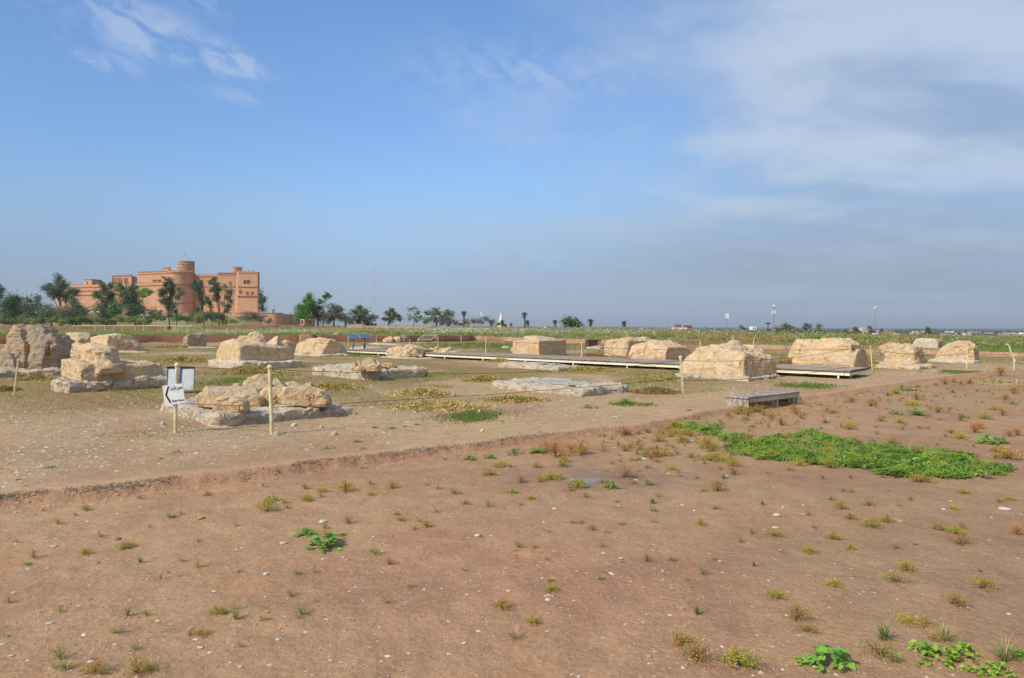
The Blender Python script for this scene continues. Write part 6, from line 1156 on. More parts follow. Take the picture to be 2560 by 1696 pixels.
# ------------------------------------------------------------------ grey metal board
m, t, b = newmat('weathered_zinc'); P = t.node('ShaderNodeTexCoord').outputs['Object']; x_, y_, z_ = t.sep(P); nn1 = t.noise(P, 7, 5, .65); c = t.mix(t.rng(nn1, .3, .7), (.36, .39, .40), (.46, .49, .51))
rs = t.math('MULTIPLY', t.rng(t.math('ADD', t.math('MULTIPLY', nn1, .5), t.math('SUBTRACT', t.math('MULTIPLY', x_, .9), t.math('MULTIPLY', z_, 1.1))), .12, .28), t.rng(nn1, .40, .55)); c = t.mix(t.math('MULTIPLY', rs, .85), c, (.42, .17, .06))
c = t.mix(t.math('MULTIPLY', t.rng(t.math('ABSOLUTE', t.math('SUBTRACT', z_, .31)), 0, .012, .6, 0), t.rng(nn1, .3, .6)), c, (.45, .22, .10)); t.put(b.inputs['Base Color'], c); b.inputs['Roughness'].default_value = .7; M_ZINC = m
b1 = GG(453, 984); Yb = b1[1]; mbd = empty('metal_board', b1, 'grey rusty metal board with dark post strip behind the white sign', 'board'); TL, TR_, BR, BL = PT(419, 921, Yb + .22), PT(487, 921, Yb + .22), PT(485, 976, Yb), PT(416, 974, Yb); nrm_ = np.cross(TR_ - TL, BL - TL); nrm_ /= np.linalg.norm(nrm_); nrm_ = nrm_ if nrm_[1] < 0 else -nrm_
MB().prism([tuple(q) for q in (BL, BR, TR_, TL)], [tuple(q - nrm_ * .02) for q in (BL, BR, TR_, TL)]).build('panel', M_ZINC, mbd)
fr = MB()
for a, c in ((TL, TR_), (TR_, BR), (BL, TL)): fr.tube([a + nrm_ * .012, c + nrm_ * .012], .014, 4)
fr.build('rim', M_STEEL, mbd); mx = (TL + TR_) / 2 + (TR_ - TL) * -.03; bx_ = (BL + BR) / 2 + (BR - BL) * -.05
MB().tube([mx + nrm_ * .03, bx_ + nrm_ * .03, np.array([bx_[0], bx_[1] + .02, b1[2] - .05])], .026, 6).build('post', M_STEEL, mbd); MB().tube([TL + nrm_ * .02 + [0, 0, .015], TR_ + nrm_ * .02 + [0, 0, .015]], .02, 6).build('top_bar', M_DARK, mbd)
for q in (BL, BR): MB().tube([q - nrm_ * .03, np.array([q[0], q[1] + .02, b1[2] - .05])], .018, 5).build('leg', M_STEEL, mbd)
# ------------------------------------------------------------------ information lecterns
M_BLUE = flatmat('slate_blue_panel', (.085, .115, .17), .35, 0, .12); M_BRN = flatmat('brown_panel', (.30, .22, .12), .6); M_BRND = flatmat('dark_brown_panel', (.14, .10, .07), .6)
def lectern(quad, postx, ytop, ybot, gy, label, mat, z0=0.0, pr=.055, dz=.30, postmat=None, name='information_lectern'):
    Y = G(postx, gy, z0)[1]; a = [PT(px, py, Y + (dz if i in (0, 1) else -dz)) for i, (px, py) in enumerate(quad)]; bs = np.array([PT(postx, ytop, Y)[0], Y, z0]); e = empty(name, bs, label, 'lectern', 'slanted information panels on posts'); MB().prism([tuple(q) for q in a], [tuple(q - np.array([0, 0, .035])) for q in a]).build('panel', mat, e)
    fr = MB(); [fr.tube([a[i] + [0, 0, .005], a[(i + 1) % 4] + [0, 0, .005]], .014, 4) for i in range(4)]; fr.build('frame', M_STEEL, e); MB().tube([bs - [0, 0, .1], (bs[0], Y, PT(postx, ytop, Y)[2] - .02)], pr, 8).build('post', postmat or M_STEEL, e)
lectern([(866.7, 835.7), (893, 835.7), (901.7, 846), (873.8, 847)], 882.5, 843, 873, 873.5, 'slate-blue slanted lectern, castle side one of the pair', M_BLUE, .25); lectern([(895.7, 835), (922, 835), (927.5, 846), (903, 846.3)], 911.5, 843, 872, 872.5, 'slate-blue slanted lectern, town side one of the pair', M_BLUE, .25, pr=.065)
lectern([(838, 829), (849.5, 829), (843, 838), (825.5, 837.5)], 836.5, 834, 852, 858, 'small tan slanted lectern against the mud wall', M_BRN, 0, .045)
q = G(1010, 859); Yq = q[1]; e = empty('information_board', q, 'small grey upright board on a cream post by the distant split block', 'board'); a, c = PT(1001.5, 836, Yq), PT(1017, 845, Yq); MB().box(a[0], c[0], Yq, Yq + .04, c[2], a[2]).build('panel', flatmat('grey_panel', (.22, .25, .28)), e); MB().tube([q - [0, 0, .1], PT(1010, 834, Yq)], .03, 6).build('post', M_CREAM, e)
q = G(1068, 861); Yq = q[1]; e = empty('framed_lectern', q, 'large tilted brown panel in a cream tube frame on low legs', 'lectern'); A4 = [PT(1043, 851, Yq - .4), PT(1058, 839, Yq + .4), PT(1092.6, 839, Yq + .4), PT(1076.6, 851, Yq - .4)]
MB().prism([tuple(v) for v in A4], [tuple(v - np.array([0, 0, .03])) for v in A4]).build('panel', M_BRND, e); fr = MB(); [fr.tube([A4[i] + [0, 0, .02], A4[(i + 1) % 4] + [0, 0, .02]], .03, 6) for i in range(4)]; fr.build('frame', flatmat('pale_tube', (.62, .58, .44)), e)
for px, py in ((1045, 851), (1058, 840), (1080, 850), (1090, 840)): a = PT(px, py, Yq); MB().tube([a, (a[0], Yq, .0)], .025, 5).build('leg', M_CREAM, e)
fr = MB(); a, c = PT(1043, 856, Yq - .3), PT(1062, 856, Yq - .3); fr.tube([a, c], .03, 5); a, c = PT(1076, 856, Yq - .3), PT(1093, 856, Yq - .3); fr.tube([a, c], .03, 5); fr.build('foot_bar', M_CREAM, e)
# small wooden box seat
q = G(1484, 866); Yq = q[1]; e = empty('box_seat', q, 'small open-fronted wooden box seat before the pink mud wall', 'seat'); M_WD = flatmat('brown_wood', (.24, .16, .09), .8); x0, x1, zt_ = PT(1465, 849, Yq)[0], PT(1504, 849, Yq)[0], PT(1484, 849, Yq)[2]
MB().box(x0, x1, Yq - .05, Yq + .55, zt_ - .05, zt_).build('seat', M_WD, e); MB().box(x0, x0 + .22, Yq, Yq + .5, 0, zt_ - .053).build('end_panel', M_BRND, e); MB().box(x1 - .3, x1, Yq, Yq + .5, 0, zt_ - .053).build('end_panel', M_BRN, e); MB().box(x0 + .225, x1 - .305, Yq + .45, Yq + .5, 0, zt_ - .053).build('back_panel', flatmat('worn_board', (.40, .27, .18)), e)
# ------------------------------------------------------------------ long wooden deck
m, t, b = newmat('grey_planks'); P = t.node('ShaderNodeTexCoord').outputs['Object']; nn1 = t.noise(P, 2.2, 4, .6); n22 = t.noise(P, 30, 4, .6); ob = t.node('ShaderNodeNewGeometry').outputs['Random Per Island']; c = t.mix(ob, (.30, .235, .18), (.38, .30, .235)); c = t.mix(t.math('MULTIPLY', t.rng(nn1, .4, .7), .5), c, (.40, .34, .285)); c = t.mix(t.rng(n22, .3, .7, .3, 0), c, (.12, .09, .075)); t.put(b.inputs['Base Color'], c); b.inputs['Roughness'].default_value = .85; M_PLANK = m
ZD = .27; A = G(1123, 885.5, ZD - .02); Bq = G(2124, 928.5, ZD - .02); dv = Bq - A; dv[2] = 0; Lq = np.linalg.norm(dv); dv /= Lq; nv = np.array([-dv[1], dv[0], 0]); nv = nv if nv[1] > 0 else -nv; A0 = A - dv * 8.6; Ltot = Lq + 8.6; WD = 2.2; hz_ = lambda s: 0.0
dk = empty('wooden_deck', (A0[0], A0[1], 0), 'long low boardwalk of grey planks on a cream steel beam behind the blocks', 'boardwalk'); mb = MB(); s = 0; rgd = np.random.default_rng(3)
while s < Ltot:
    c = A0 + dv * (s + .07) + nv * (WD / 2 + rgd.normal(0, .012)); c[2] = ZD - .015 + rgd.normal(0, .002); mb.obox(c, dv * .066, nv * WD / 2, (0, 0, .015)); s += .14
mb.build('planking', M_PLANK, dk)
mb = MB(); c = A0 + dv * Ltot / 2 - nv * .012; c[2] = ZD - .048; mb.obox(c, dv * Ltot / 2, nv * .010, (0, 0, .012)); c2 = A0 + dv * (Ltot + .015) + nv * WD / 2; c2[2] = ZD - .035; mb.obox(c2, nv * WD / 2, dv * .012, (0, 0, .03)); mb.build('edge_board', M_BRND, dk)
mb = MB(); c = A0 + dv * Ltot / 2 + nv * .03; c[2] = ZD - .115; mb.obox(c, dv * Ltot / 2, nv * .02, (0, 0, .05)); c = c + nv * (WD - .1); mb.obox(c, dv * Ltot / 2, nv * .02, (0, 0, .05)); c2 = A0 + dv * (Ltot - .02) + nv * WD / 2; c2[2] = ZD - .115; mb.obox(c2, nv * (WD / 2 - .08), dv * .02, (0, 0, .048)); mb.build('beam', flatmat('pale_cream_steel', (.74, .70, .50), .5, 0, .04), dk)
sl_ = .6
while sl_ < Ltot:
    for o_ in (.05, WD - .12):
        c = A0 + dv * sl_ + nv * o_; g_ = float(gz(c[0], c[1])[0]); MB().obox((c[0], c[1], (ZD - .165 + g_ - .05) / 2), dv * .03, nv * .03, (0, 0, (ZD - .165 - g_ + .05) / 2)).build('leg', M_CREAM, dk)
    sl_ += 2.55
# ------------------------------------------------------------------ low slatted bench
M_GWD = flatmat('grey_wood', (.36, .32, .27), .75, 0, .15, 8, (.22, .18, .145)); zb = .205; N0 = G(1872, 994, zb); u1 = np.array([math.sin(R(51)), math.cos(R(51)), 0]); v1 = np.array([-u1[1], u1[0], 0]); LB = solve(N0, u1, 1999); WB_ = .52; g0 = float(gz(N0[0], N0[1])[0]); bn = empty('low_bench', (N0[0], N0[1], g0), 'low grey bench with slatted end panel at the edge of the earth step', 'bench'); Z_ = lambda p, z: np.array([p[0], p[1], z])
mb = MB()
for i in range(5): c = Z_(N0 + u1 * LB / 2 + v1 * (WB_ * (i + .5) / 5), zb - .015); mb.obox(c, u1 * (LB / 2 + .02), v1 * WB_ / 5 * .47, (0, 0, .017))
mb.build('seat', M_GWD, bn)
ep = []
for i in range(4): c = Z_(N0 + u1 * .02 + v1 * (WB_ * (i + .5) / 4), (zb - .04 - .12) / 2 - .02); MB().obox(c, u1 * .014, v1 * WB_ / 4 * .46, (0, 0, (zb - .04 + .12) / 2 + .02)).build('end_slat', M_GWD, bn)
mb = MB()
for o_ in (.02, WB_ - .02): mb.obox(Z_(N0 + u1 * (LB / 2 + .02) + v1 * o_, zb - .075), u1 * (LB / 2 - .03), v1 * .015, (0, 0, .038))
mb.build('side_rail', flatmat('olive_cream_paint', (.50, .47, .30), .6), bn)
for f_ in (.56, .985): MB().obox(Z_(N0 + u1 * LB * f_ + v1 * WB_ / 2, (zb - .116) / 2 - .04), u1 * .03, v1 * (WB_ / 2 - .01), (0, 0, (zb - .116) / 2 + .04)).build('leg', flatmat('olive_cream_paint', (.50, .47, .30), .6), bn)
MB().obox(Z_(N0 + u1 * LB * .77 + v1 * (WB_ - .05), (zb - .12) / 2 - .03), u1 * (LB * .19), v1 * .012, (0, 0, (zb - .12) / 2 + .03)).build('back_panel', M_BRND, bn)
# ------------------------------------------------------------------ weeds on the bare soil
def bushmesh(seed, c1, c2, n=900, h=.55, open_=0.0):
    rng = np.random.default_rng(seed); ns = 46; th = rng.uniform(0, 2 * math.pi, ns); r_ = rng.uniform(.05, .5, ns) ** .8 * .95; hh = h * (1 - (r_ / .62) ** 2 * .75) * rng.uniform(.55, 1.1, ns); tip = np.stack([np.cos(th) * r_, np.sin(th) * r_, np.clip(hh, .04, 1)], 1); idx = rng.integers(0, ns, n); t_ = rng.uniform(.30, 1.0, n) ** .7
    p = tip[idx] * np.stack([t_, t_, t_ ** .8], 1) + rng.normal(0, .035 + .02 * open_, (n, 3)); p[:, 2] = np.clip(p[:, 2], .01, None); hf = np.clip(p[:, 2] / h + rng.normal(0, .22, n), 0, 1); C = 1.22 * lerp(np.tile(c1, (n, 1)), np.tile(c2, (n, 1)), hf); V, Fc, C = leaves(p, .040, rng, C, .22)
    root = np.zeros((ns, 3)); sd_ = np.stack([-np.sin(th), np.cos(th), 0 * th], 1) * .006; m1 = tip * np.array([.55, .55, .75]); V2 = np.stack([root - sd_, root + sd_, m1 + sd_, m1 - sd_], 1).reshape(-1, 3); V3 = np.stack([m1 - sd_, m1 + sd_, tip + sd_ * .3, tip - sd_ * .3], 1).reshape(-1, 3); st = np.array((.26, .17, .07)); k = len(V)
    return fastmesh('weed', np.concatenate([V, V2, V3]), np.concatenate([Fc, np.arange(ns * 4).reshape(-1, 4) + k, np.arange(ns * 4).reshape(-1, 4) + k + ns * 4]), M_LEAF, np.concatenate([C, np.tile(st, (2 * ns, 1))]))
def tuftmesh(seed, c1, c2, n=80, h=.6, spread=.5, w_=.022):
    rng = np.random.default_rng(seed); V = []; Fc = []; C = []
    for i in range(n):
        th = rng.uniform(0, 2 * math.pi); L = rng.uniform(.5, 1.1); out = spread * rng.uniform(.2, 1.1) * L; hh = h * L * rng.uniform(.35, 1.1); d = np.array([math.cos(th), math.sin(th)]); sd_ = np.array([-d[1], d[0], 0]) * w_ / 2; p0 = np.array([d[0] * .03, d[1] * .03, 0]); p1 = np.array([d[0] * out * .45, d[1] * out * .45, hh * .75]); p2 = np.array([d[0] * out, d[1] * out, hh * rng.uniform(.6, 1.05)]); b0 = len(V); V += [p0 - sd_, p0 + sd_, p1 + sd_ * .8, p1 - sd_ * .8, p2 + sd_ * .15, p2 - sd_ * .15]; Fc += [(b0, b0 + 1, b0 + 2, b0 + 3), (b0 + 3, b0 + 2, b0 + 4, b0 + 5)]; c = np.array(c1) + (np.array(c2) - np.array(c1)) * rng.random(); C += [c, c * 1.1]
    return fastmesh('grass_tuft', np.array(V), Fc, M_BLADE, np.array(C))
def leafquad(c, d, up, L, W_):
    """a bent oval leaf of six faces"""
    d = d / np.linalg.norm(d); s = np.cross(d, up); s /= np.linalg.norm(s) + 1e-9; u = np.cross(s, d); V = []
    for t_, w_ in ((0, .12), (.3, .85), (.62, 1), (1.0, .1)):
        m_ = c + d * L * t_ - u * L * .22 * t_ ** 2; V += [m_ - s * W_ * w_ / 2 + u * W_ * .12 * w_, m_ - u * W_ * .06 * w_, m_ + s * W_ * w_ / 2 + u * W_ * .12 * w_]
    return V, [(3 * i + j, 3 * i + j + 1, 3 * i + j + 4, 3 * i + j + 3) for i in range(3) for j in range(2)]
def broadmesh(seed, c1, c2, nleaf=70, L=.22, W_=.13, h=.28, runners=6, name='leafy_plant'):
    rng = np.random.default_rng(seed); V = []; Fc = []; C = []
    for r_ in range(runners):
        th0 = 2 * math.pi * r_ / runners + rng.normal(0, .3); reach = rng.uniform(.2, .5)
        for i in range(nleaf // runners):
            f_ = rng.uniform(.1, 1); p = np.array([math.cos(th0) * reach * f_, math.sin(th0) * reach * f_, h * rng.uniform(.15, 1) * (1 - .6 * f_)]) + rng.normal(0, .02, 3); p[2] = max(p[2], .02); a = th0 + rng.normal(0, 1.0); d = np.array([math.cos(a), math.sin(a), rng.normal(.15, .35)]); k = rng.uniform(.45, 1.15) * (1.15 - .5 * f_); v, f = leafquad(p, d, np.array([rng.normal(0, .3), rng.normal(0, .3), 1]), L * k, W_ * k); b0 = len(V); V += v; Fc += [tuple(b0 + q for q in g) for g in f]; c = (np.array(c1) + (np.array(c2) - np.array(c1)) * rng.random()) * rng.uniform(.85, 1.35); C += [c] * len(f)
        b0 = len(V); e_ = np.array([math.cos(th0) * reach, math.sin(th0) * reach, .04]); sd_ = np.array([-math.sin(th0), math.cos(th0), 0]) * .009; V += [-sd_, sd_, e_ + sd_, e_ - sd_]; Fc.append((b0, b0 + 1, b0 + 2, b0 + 3)); C.append(np.array((.36, .25, .12)))
    return fastmesh(name, np.array(V), Fc, M_LEAF, np.array(C))
M_WEED = attrmat('weed_leaf', trans=0.5)
CO = (.21, .20, .04); CR_ = (.34, .17, .045); CG = (.14, .25, .045); CT = (.48, .38, .18)
KA = [bushmesh(1, (.34, .32, .05), (.50, .32, .06)), bushmesh(2, (.35, .32, .06), (.52, .28, .07), h=.5), bushmesh(3, (.31, .33, .05), (.46, .38, .06), 1100, .45), bushmesh(4, (.30, .25, .06), (.46, .26, .08), 700, .55, 1), bushmesh(5, (.38, .36, .06), (.52, .40, .07), 1000, .4), bushmesh(6, (.28, .30, .05), (.44, .30, .07), 500, .5, 1), bushmesh(7, (.36, .30, .07), (.50, .30, .08), 800, .35)]
KR = [bushmesh(11, (.40, .24, .07), (.52, .24, .08), 800, .6, 1), bushmesh(12, (.40, .22, .09), (.46, .20, .09), 600, .65, 1)]
KB = [tuftmesh(21, (.30, .33, .10), (.50, .45, .20)), tuftmesh(22, (.22, .32, .08), (.42, .42, .16), 90), tuftmesh(23, (.35, .36, .12), (.55, .48, .22), 70, .5, .6)]
KD = [tuftmesh(31, (.50, .36, .18), (.62, .50, .28), 60, .5, .6), tuftmesh(32, (.45, .30, .14), (.60, .46, .24), 50, .7, .45)]
KC = [broadmesh(41, (.14, .34, .06), (.27, .46, .08)), broadmesh(42, (.15, .32, .07), (.24, .42, .09), 90, .17, .10), broadmesh(43, (.20, .38, .05), (.38, .48, .08), 80, .15, .09)]
KS = [tuftmesh(51, (.24, .38, .07), (.36, .46, .14), 120, .28, .75, .03), broadmesh(52, (.10, .22, .06), (.17, .28, .08), 110, .10, .06, .2)]
WD_ = []
def add(t_, *items):
    for (X_, Y_, w_) in items: WD_.append((X_ * 1.0815, Y_ * 1.0815, w_ * 1.0815, t_))
add('A', (195, 1182, 26), (190, 1286, 38), (282, 1271, 44), (686, 1331, 30), (947, 1361, 32), (496, 1424, 46), (461, 1474, 44), (1160, 1412, 48), (1233, 1448, 44), (1276, 1370, 40), (1273, 1347, 24), (1237, 1269, 20), (1553, 1299, 30), (612, 1186, 52), (706, 1160, 36), (925, 1206, 30), (915, 1192, 20), (742, 1140, 32), (795, 1140, 50), (857, 1147, 26), (905, 1132, 36), (1050, 1144, 34), (1076, 1168, 30), (475, 1147, 24), (702, 1132, 26), (1012, 1131, 18),
    (1130, 1101, 46), (1344, 1054, 56), (1155, 1082, 40), (1240, 1083, 28), (1300, 1081, 46), (1275, 1112, 58), (1250, 1116, 30), (1338, 1132, 58), (1305, 1070, 30), (1227, 1156, 24), (1664, 1138, 50), (1628, 1138, 24), (1622, 1216, 32), (1370, 1227, 28), (1346, 1212, 20), (1438, 1215, 26), (1520, 1070, 28), (1555, 1088, 26), (1598, 1060, 26), (1645, 1066, 46), (1640, 1040, 60), (1590, 1008, 40), (1560, 990, 40),
    (1797, 1245, 52), (1930, 1250, 40), (1876, 1281, 40), (1970, 1272, 34), (1950, 1180, 46), (1970, 1203, 36), (2013, 1172, 38), (2022, 1223, 50), (2055, 1209, 38), (1923, 1158, 22), (2210, 1180, 32), (2185, 1228, 46), (2218, 1238, 44), (1884, 1222, 20), (2102, 1324, 48), (2078, 1352, 58), (1932, 1358, 44), (1800, 1388, 50), (1850, 1440, 66), (1873, 1468, 56), (2285, 1366, 62), (2222, 1408, 60), (2103, 1446, 50), (2148, 1452, 56), (1578, 1496, 70), (1618, 1540, 88), (1716, 1550, 96), (2048, 1528, 88), (2165, 1484, 34), (2340, 1158, 30), (2315, 1162, 26), (2232, 1143, 30), (2135, 1118, 60), (2345, 1065, 70), (208, 1566, 66), (305, 1567, 74), (338, 1556, 40), (2205, 1100, 30), (1925, 1085, 50), (1855, 1078, 40), (1700, 1080, 40))
add('R', (803, 1213, 36), (1285, 1060, 66), (1263, 1045, 44), (1320, 1048, 40), (1466, 1118, 16), (2228, 1262, 56), (985, 1222, 36), (1205, 1118, 34), (1735, 1020, 40), (1810, 985, 36), (1450, 1108, 60), (1700, 1100, 40), (2360, 1240, 40))
add('B', (387, 1200, 40), (320, 1304, 32), (225, 1306, 18), (418, 1300, 20), (540, 1438, 48), (515, 1425, 36), (1008, 1186, 22), (1614, 1426, 44), (2055, 1490, 80), (2200, 1492, 90), (2340, 1540, 90), (1510, 1167, 32), (1675, 1110, 30), (142, 1556, 60), (1745, 1312, 24), (1765, 1170, 26), (2268, 1324, 20), (1500, 1125, 50), (2080, 1540, 60), (1270, 1232, 16), (1180, 1082, 24))
add('D', (226, 1243, 32), (369, 1341, 28), (1190, 1484, 66), (2120, 1262, 26), (1970, 1108, 30), (1630, 1075, 30), (1905, 1110, 30), (2290, 1110, 40), (120, 1550, 44), (1478, 1092, 20))
add('C', (2250, 1525, 100), (2160, 1512, 80), (2330, 1568, 90), (2365, 1530, 70), (622, 1162, 54), (738, 1276, 118), (704, 1243, 62), (1085, 1066, 42), (1133, 1062, 40), (1415, 1132, 52), (1185, 1143, 42), (1232, 1050, 40), (2200, 1548, 150), (1938, 1552, 120), (1860, 1540, 60), (2300, 1028, 70), (2280, 1568, 80), (790, 1240, 24))
add('S', (60, 1308, 26), (551, 1326, 26), (210, 1528, 26), (296, 1381, 14), (1192, 1053, 60), (1250, 1050, 60), (757, 1040, 40), (112, 1084, 34), (405, 1048, 30), (370, 1062, 16), (640, 1080, 16), (824, 1023, 26), (838, 1040, 24), (865, 990, 22), (905, 992, 24), (935, 988, 18), (962, 983, 18), (55, 1125, 16), (38, 1110, 16), (2075, 960, 50), (2130, 962, 60), (2230, 968, 50), (2100, 905, 60), (2345, 935, 40), (1365, 945, 50), (1450, 935, 60), (1595, 950, 20), (1250, 1000, 16))
rgw = np.random.default_rng(12)
for i in range(120):
    px = rgw.uniform(1560, 2620); lo = PIX(np.array([0, 0, 0]) + G(px, 1000, 0))[1]; yl_px = np.interp(px, [1373, 1600, 1817, 2011, 2200, 2380, 2560], [1087, 1063, 1022, 993, 965, 939, 925]); py = yl_px + 8 + rgw.uniform(0, 1) ** 1.1 * (1150 - yl_px); WD_.append((px, py, rgw.uniform(18, 44), rgw.choice(['A', 'A', 'A', 'R', 'D', 'B'], p=[.3, .2, .12, .2, .1, .08])))
KN = {'A': (KA, 'olive-brown bushy weed', 'weed', 'weed'), 'R': (KR, 'rust-red dry bushy weed', 'weed', 'weed'), 'B': (KB, 'pale green grass tuft', 'grass_tuft', 'grass tuft'), 'D': (KD, 'straw-coloured dry tuft', 'grass_tuft', 'grass tuft'), 'C': (KC, 'green broad-leaved plant', 'leafy_plant', 'plant'), 'S': (KS, 'small fresh green weed', 'leafy_plant', 'weed')}
def ordn(i): return '%d%s' % (i, 'th' if 10 <= i % 100 <= 20 else {1: 'st', 2: 'nd', 3: 'rd'}.get(i % 10, 'th'))
edges = [0, 1020, 1080, 1130, 1180, 1235, 1290, 1350, 1430, 1520, 1600, 3000]
bandn = ['in the farthest weed row', 'in the row past the low bench', 'in the row along the green mat top', 'in the green mat row', 'in the puddle row', 'in the row under the puddle', 'in the big round plant row', 'in the upper near soil row', 'in the middle near soil row', 'in the lower near soil row', 'in the lowest near soil row']
srt = {}
for it in WD_: srt.setdefault((it[3], int(np.searchsorted(edges, it[1])) - 1), []).append(it)
for (kd, bi), its in srt.items():
    its.sort(key=lambda q: q[0])
    for i, (px, py, w_, _) in enumerate(its):
        ms, nm, on_, cat = KN[kd]; p = GG(px, py); W_ = w_ * p[1] / F * 1.12; o = bpy.data.objects.new(on_, ms[int(rgw.integers(len(ms)))]); SC.collection.objects.link(o); o.location = (p[0], p[1] + W_ * .25, float(gz(p[0], p[1] + W_ * .25)[0]) - .003); o.rotation_euler[2] = rgw.uniform(0, 6.28); vz = rgw.uniform(.8, 1.15) * (.9 if kd in 'AR' else 1); o.scale = (W_, W_, W_ * vz)
        tag(o, f'{nm}, {ordn(i + 1)} from left {bandn[bi]}', cat, 'weeds scattered over the bare soil')
# the broad green patch: many leafy plants grown into one mass
rng = np.random.default_rng(91); poly = np.array([(1690, 1068), (1760, 1055), (1830, 1082), (1900, 1098), (1990, 1085), (2050, 1082), (2130, 1108), (2250, 1120), (2330, 1118), (2400, 1140), (2450, 1156), (2530, 1178), (2520, 1186), (2440, 1192), (2330, 1200), (2230, 1192), (2160, 1172), (2050, 1165), (1960, 1155), (1870, 1148), (1800, 1135), (1830, 1112), (1780, 1092), (1720, 1082)], float)
def inside(x, y):
    r_ = np.zeros(len(x), bool); j = len(poly) - 1
    for i in range(len(poly)):
        xi, yi, xj, yj = poly[i, 0], poly[i, 1], poly[j, 0], poly[j, 1]; c = ((yi > y) != (yj > y)) & (x < (xj - xi) * (y - yi) / (yj - yi + 1e-9) + xi); r_ ^= c; j = i
    return r_
V = []; Fc = []; C = []; cnt = 0; base = [(KC[i], np.array([v.co[:] for v in KC[i].vertices]), np.array([p.vertices[:] for p in KC[i].polygons])) for i in range(3)]
pq = rng.uniform(0, 1, (3600, 2)) * [920, 155] + [1680, 1050]; pq = pq[inside(pq[:, 0], pq[:, 1])]; dnv = fbm2(pq[:, 0] * .017, pq[:, 1] * .04, 92, 3)
edge_ = np.array([min(np.min(np.hypot((poly[:, 0] - a) * .5, poly[:, 1] - c)), 30) for a, c in pq]); kp = (dnv + edge_ * .016 + rng.uniform(-.28, .22, len(pq))) > .16; pq, dnv = pq[kp], dnv[kp]; gpv = GGv(pq[:, 0], pq[:, 1])
for (px, py), dn, p in zip(pq, dnv, gpv):
    _, v0, f0 = base[int(rng.integers(3))]; s = rng.uniform(.12, .30); th = rng.uniform(0, 6.28); c_, s__ = math.cos(th), math.sin(th); 
    v = np.stack([v0[:, 0] * c_ - v0[:, 1] * s__, v0[:, 0] * s__ + v0[:, 1] * c_, v0[:, 2] * (.55 + .9 * dn)], 1) * s + p; v[:, 2] += rng.uniform(0, .02 + .05 * max(0, dn)); V.append(v); Fc.append(f0 + cnt); cnt += len(v0); c = np.array((.185, .345, .065)) * rng.uniform(.65, 1.3) + np.array([.20, .12, 0]) * rng.random() ** 2; C.append(np.tile(c, (len(f0), 1)) * rng.uniform(.75, 1.2, (len(f0), 1)))
tag(obj('ground_cover', fastmesh('ground_cover', np.concatenate(V), np.concatenate(Fc), M_LEAF, np.concatenate(C))), 'broad mat of fresh green leafy plants on the bare soil', 'ground cover', kind='stuff')
n = 2600; px, py = rng.uniform(1680, 2600, n), rng.uniform(1050, 1205, n); ok = inside(px, py); P_ = GGv(px[ok][:700], py[ok][:700]); k = len(P_); P_ = np.repeat(P_, 6, axis=0) + rng.normal(0, .04, (k * 6, 3)) * [1, 1, 0]; P_ = P_[:, :]; v, f_, c3 = blades(P_[:, 0], P_[:, 1], P_[:, 2], rng.uniform(.04, .13, len(P_)), np.full(len(P_), .010), np.tile((.34, .44, .10), (len(P_), 1)), rng, .5); tag(obj('patch_grass', fastmesh('patch_grass', v, f_, M_BLADE, c3)), 'long grass blades poking out of the green leafy mat', 'grass', kind='stuff')
# the many smallest tufts between the counted ones
rng = np.random.default_rng(93); sm = [bushmesh(60 + i, c1_, c2_, 170, .5) for i, (c1_, c2_) in enumerate([((.34, .30, .06), (.50, .34, .08)), ((.40, .24, .08), (.50, .26, .09)), ((.30, .34, .07), (.40, .40, .10)), ((.46, .34, .14), (.58, .42, .18))])]
smd = [(np.array([v.co[:] for v in m_.vertices]), np.array([p.vertices[:] for p in m_.polygons]), i) for i, m_ in enumerate(sm)]; scol = [((.38, .32, .07)), ((.45, .25, .085)), ((.32, .36, .085)), ((.52, .38, .16))]
n1q, n2q = 420, 110; px = np.concatenate([rng.uniform(1500, 2640, n1q), rng.uniform(-40, 2600, n2q)]); ylp = np.interp(px, [0, 757, 1373, 1600, 1817, 2011, 2200, 2380, 2560], [1275, 1175, 1098, 1072, 1033, 1003, 974, 948, 932]); py = np.concatenate([ylp[:n1q] + 3 + rng.exponential(38, n1q), ylp[n1q:] + 6 + rng.uniform(0, 1, n2q) ** 1.3 * 420]); ok = (py < 1690) & ~((px < 2560) & inside(px, py)); px, py = px[ok], py[ok]; gp = GGv(px, py); V = []; Fc = []; C = []; cnt = 0
for p, a in zip(gp, px):
    v0, f0, k_ = smd[int(rng.choice(4, p=[.38, .27, .2, .15]))]; s = rng.uniform(.05, .13) * (1 + p[1] / 40); th = rng.uniform(0, 6.28); c_, s__ = math.cos(th), math.sin(th); v = np.stack([(v0[:, 0] * c_ - v0[:, 1] * s__), (v0[:, 0] * s__ + v0[:, 1] * c_), v0[:, 2] * rng.uniform(.6, 1.2)], 1) * s + p; V.append(v); Fc.append(f0 + cnt); cnt += len(v0); C.append(np.tile(np.array(scol[k_]) * rng.uniform(.8, 1.15), (len(f0), 1)) * rng.uniform(.7, 1.2, (len(f0), 1)))
tag(obj('low_weeds', fastmesh('low_weeds', np.concatenate(V), np.concatenate(Fc), M_LEAF, np.concatenate(C))), 'countless tiny rusty and olive sprigs dotting the bare soil near the step', 'undergrowth', kind='stuff')
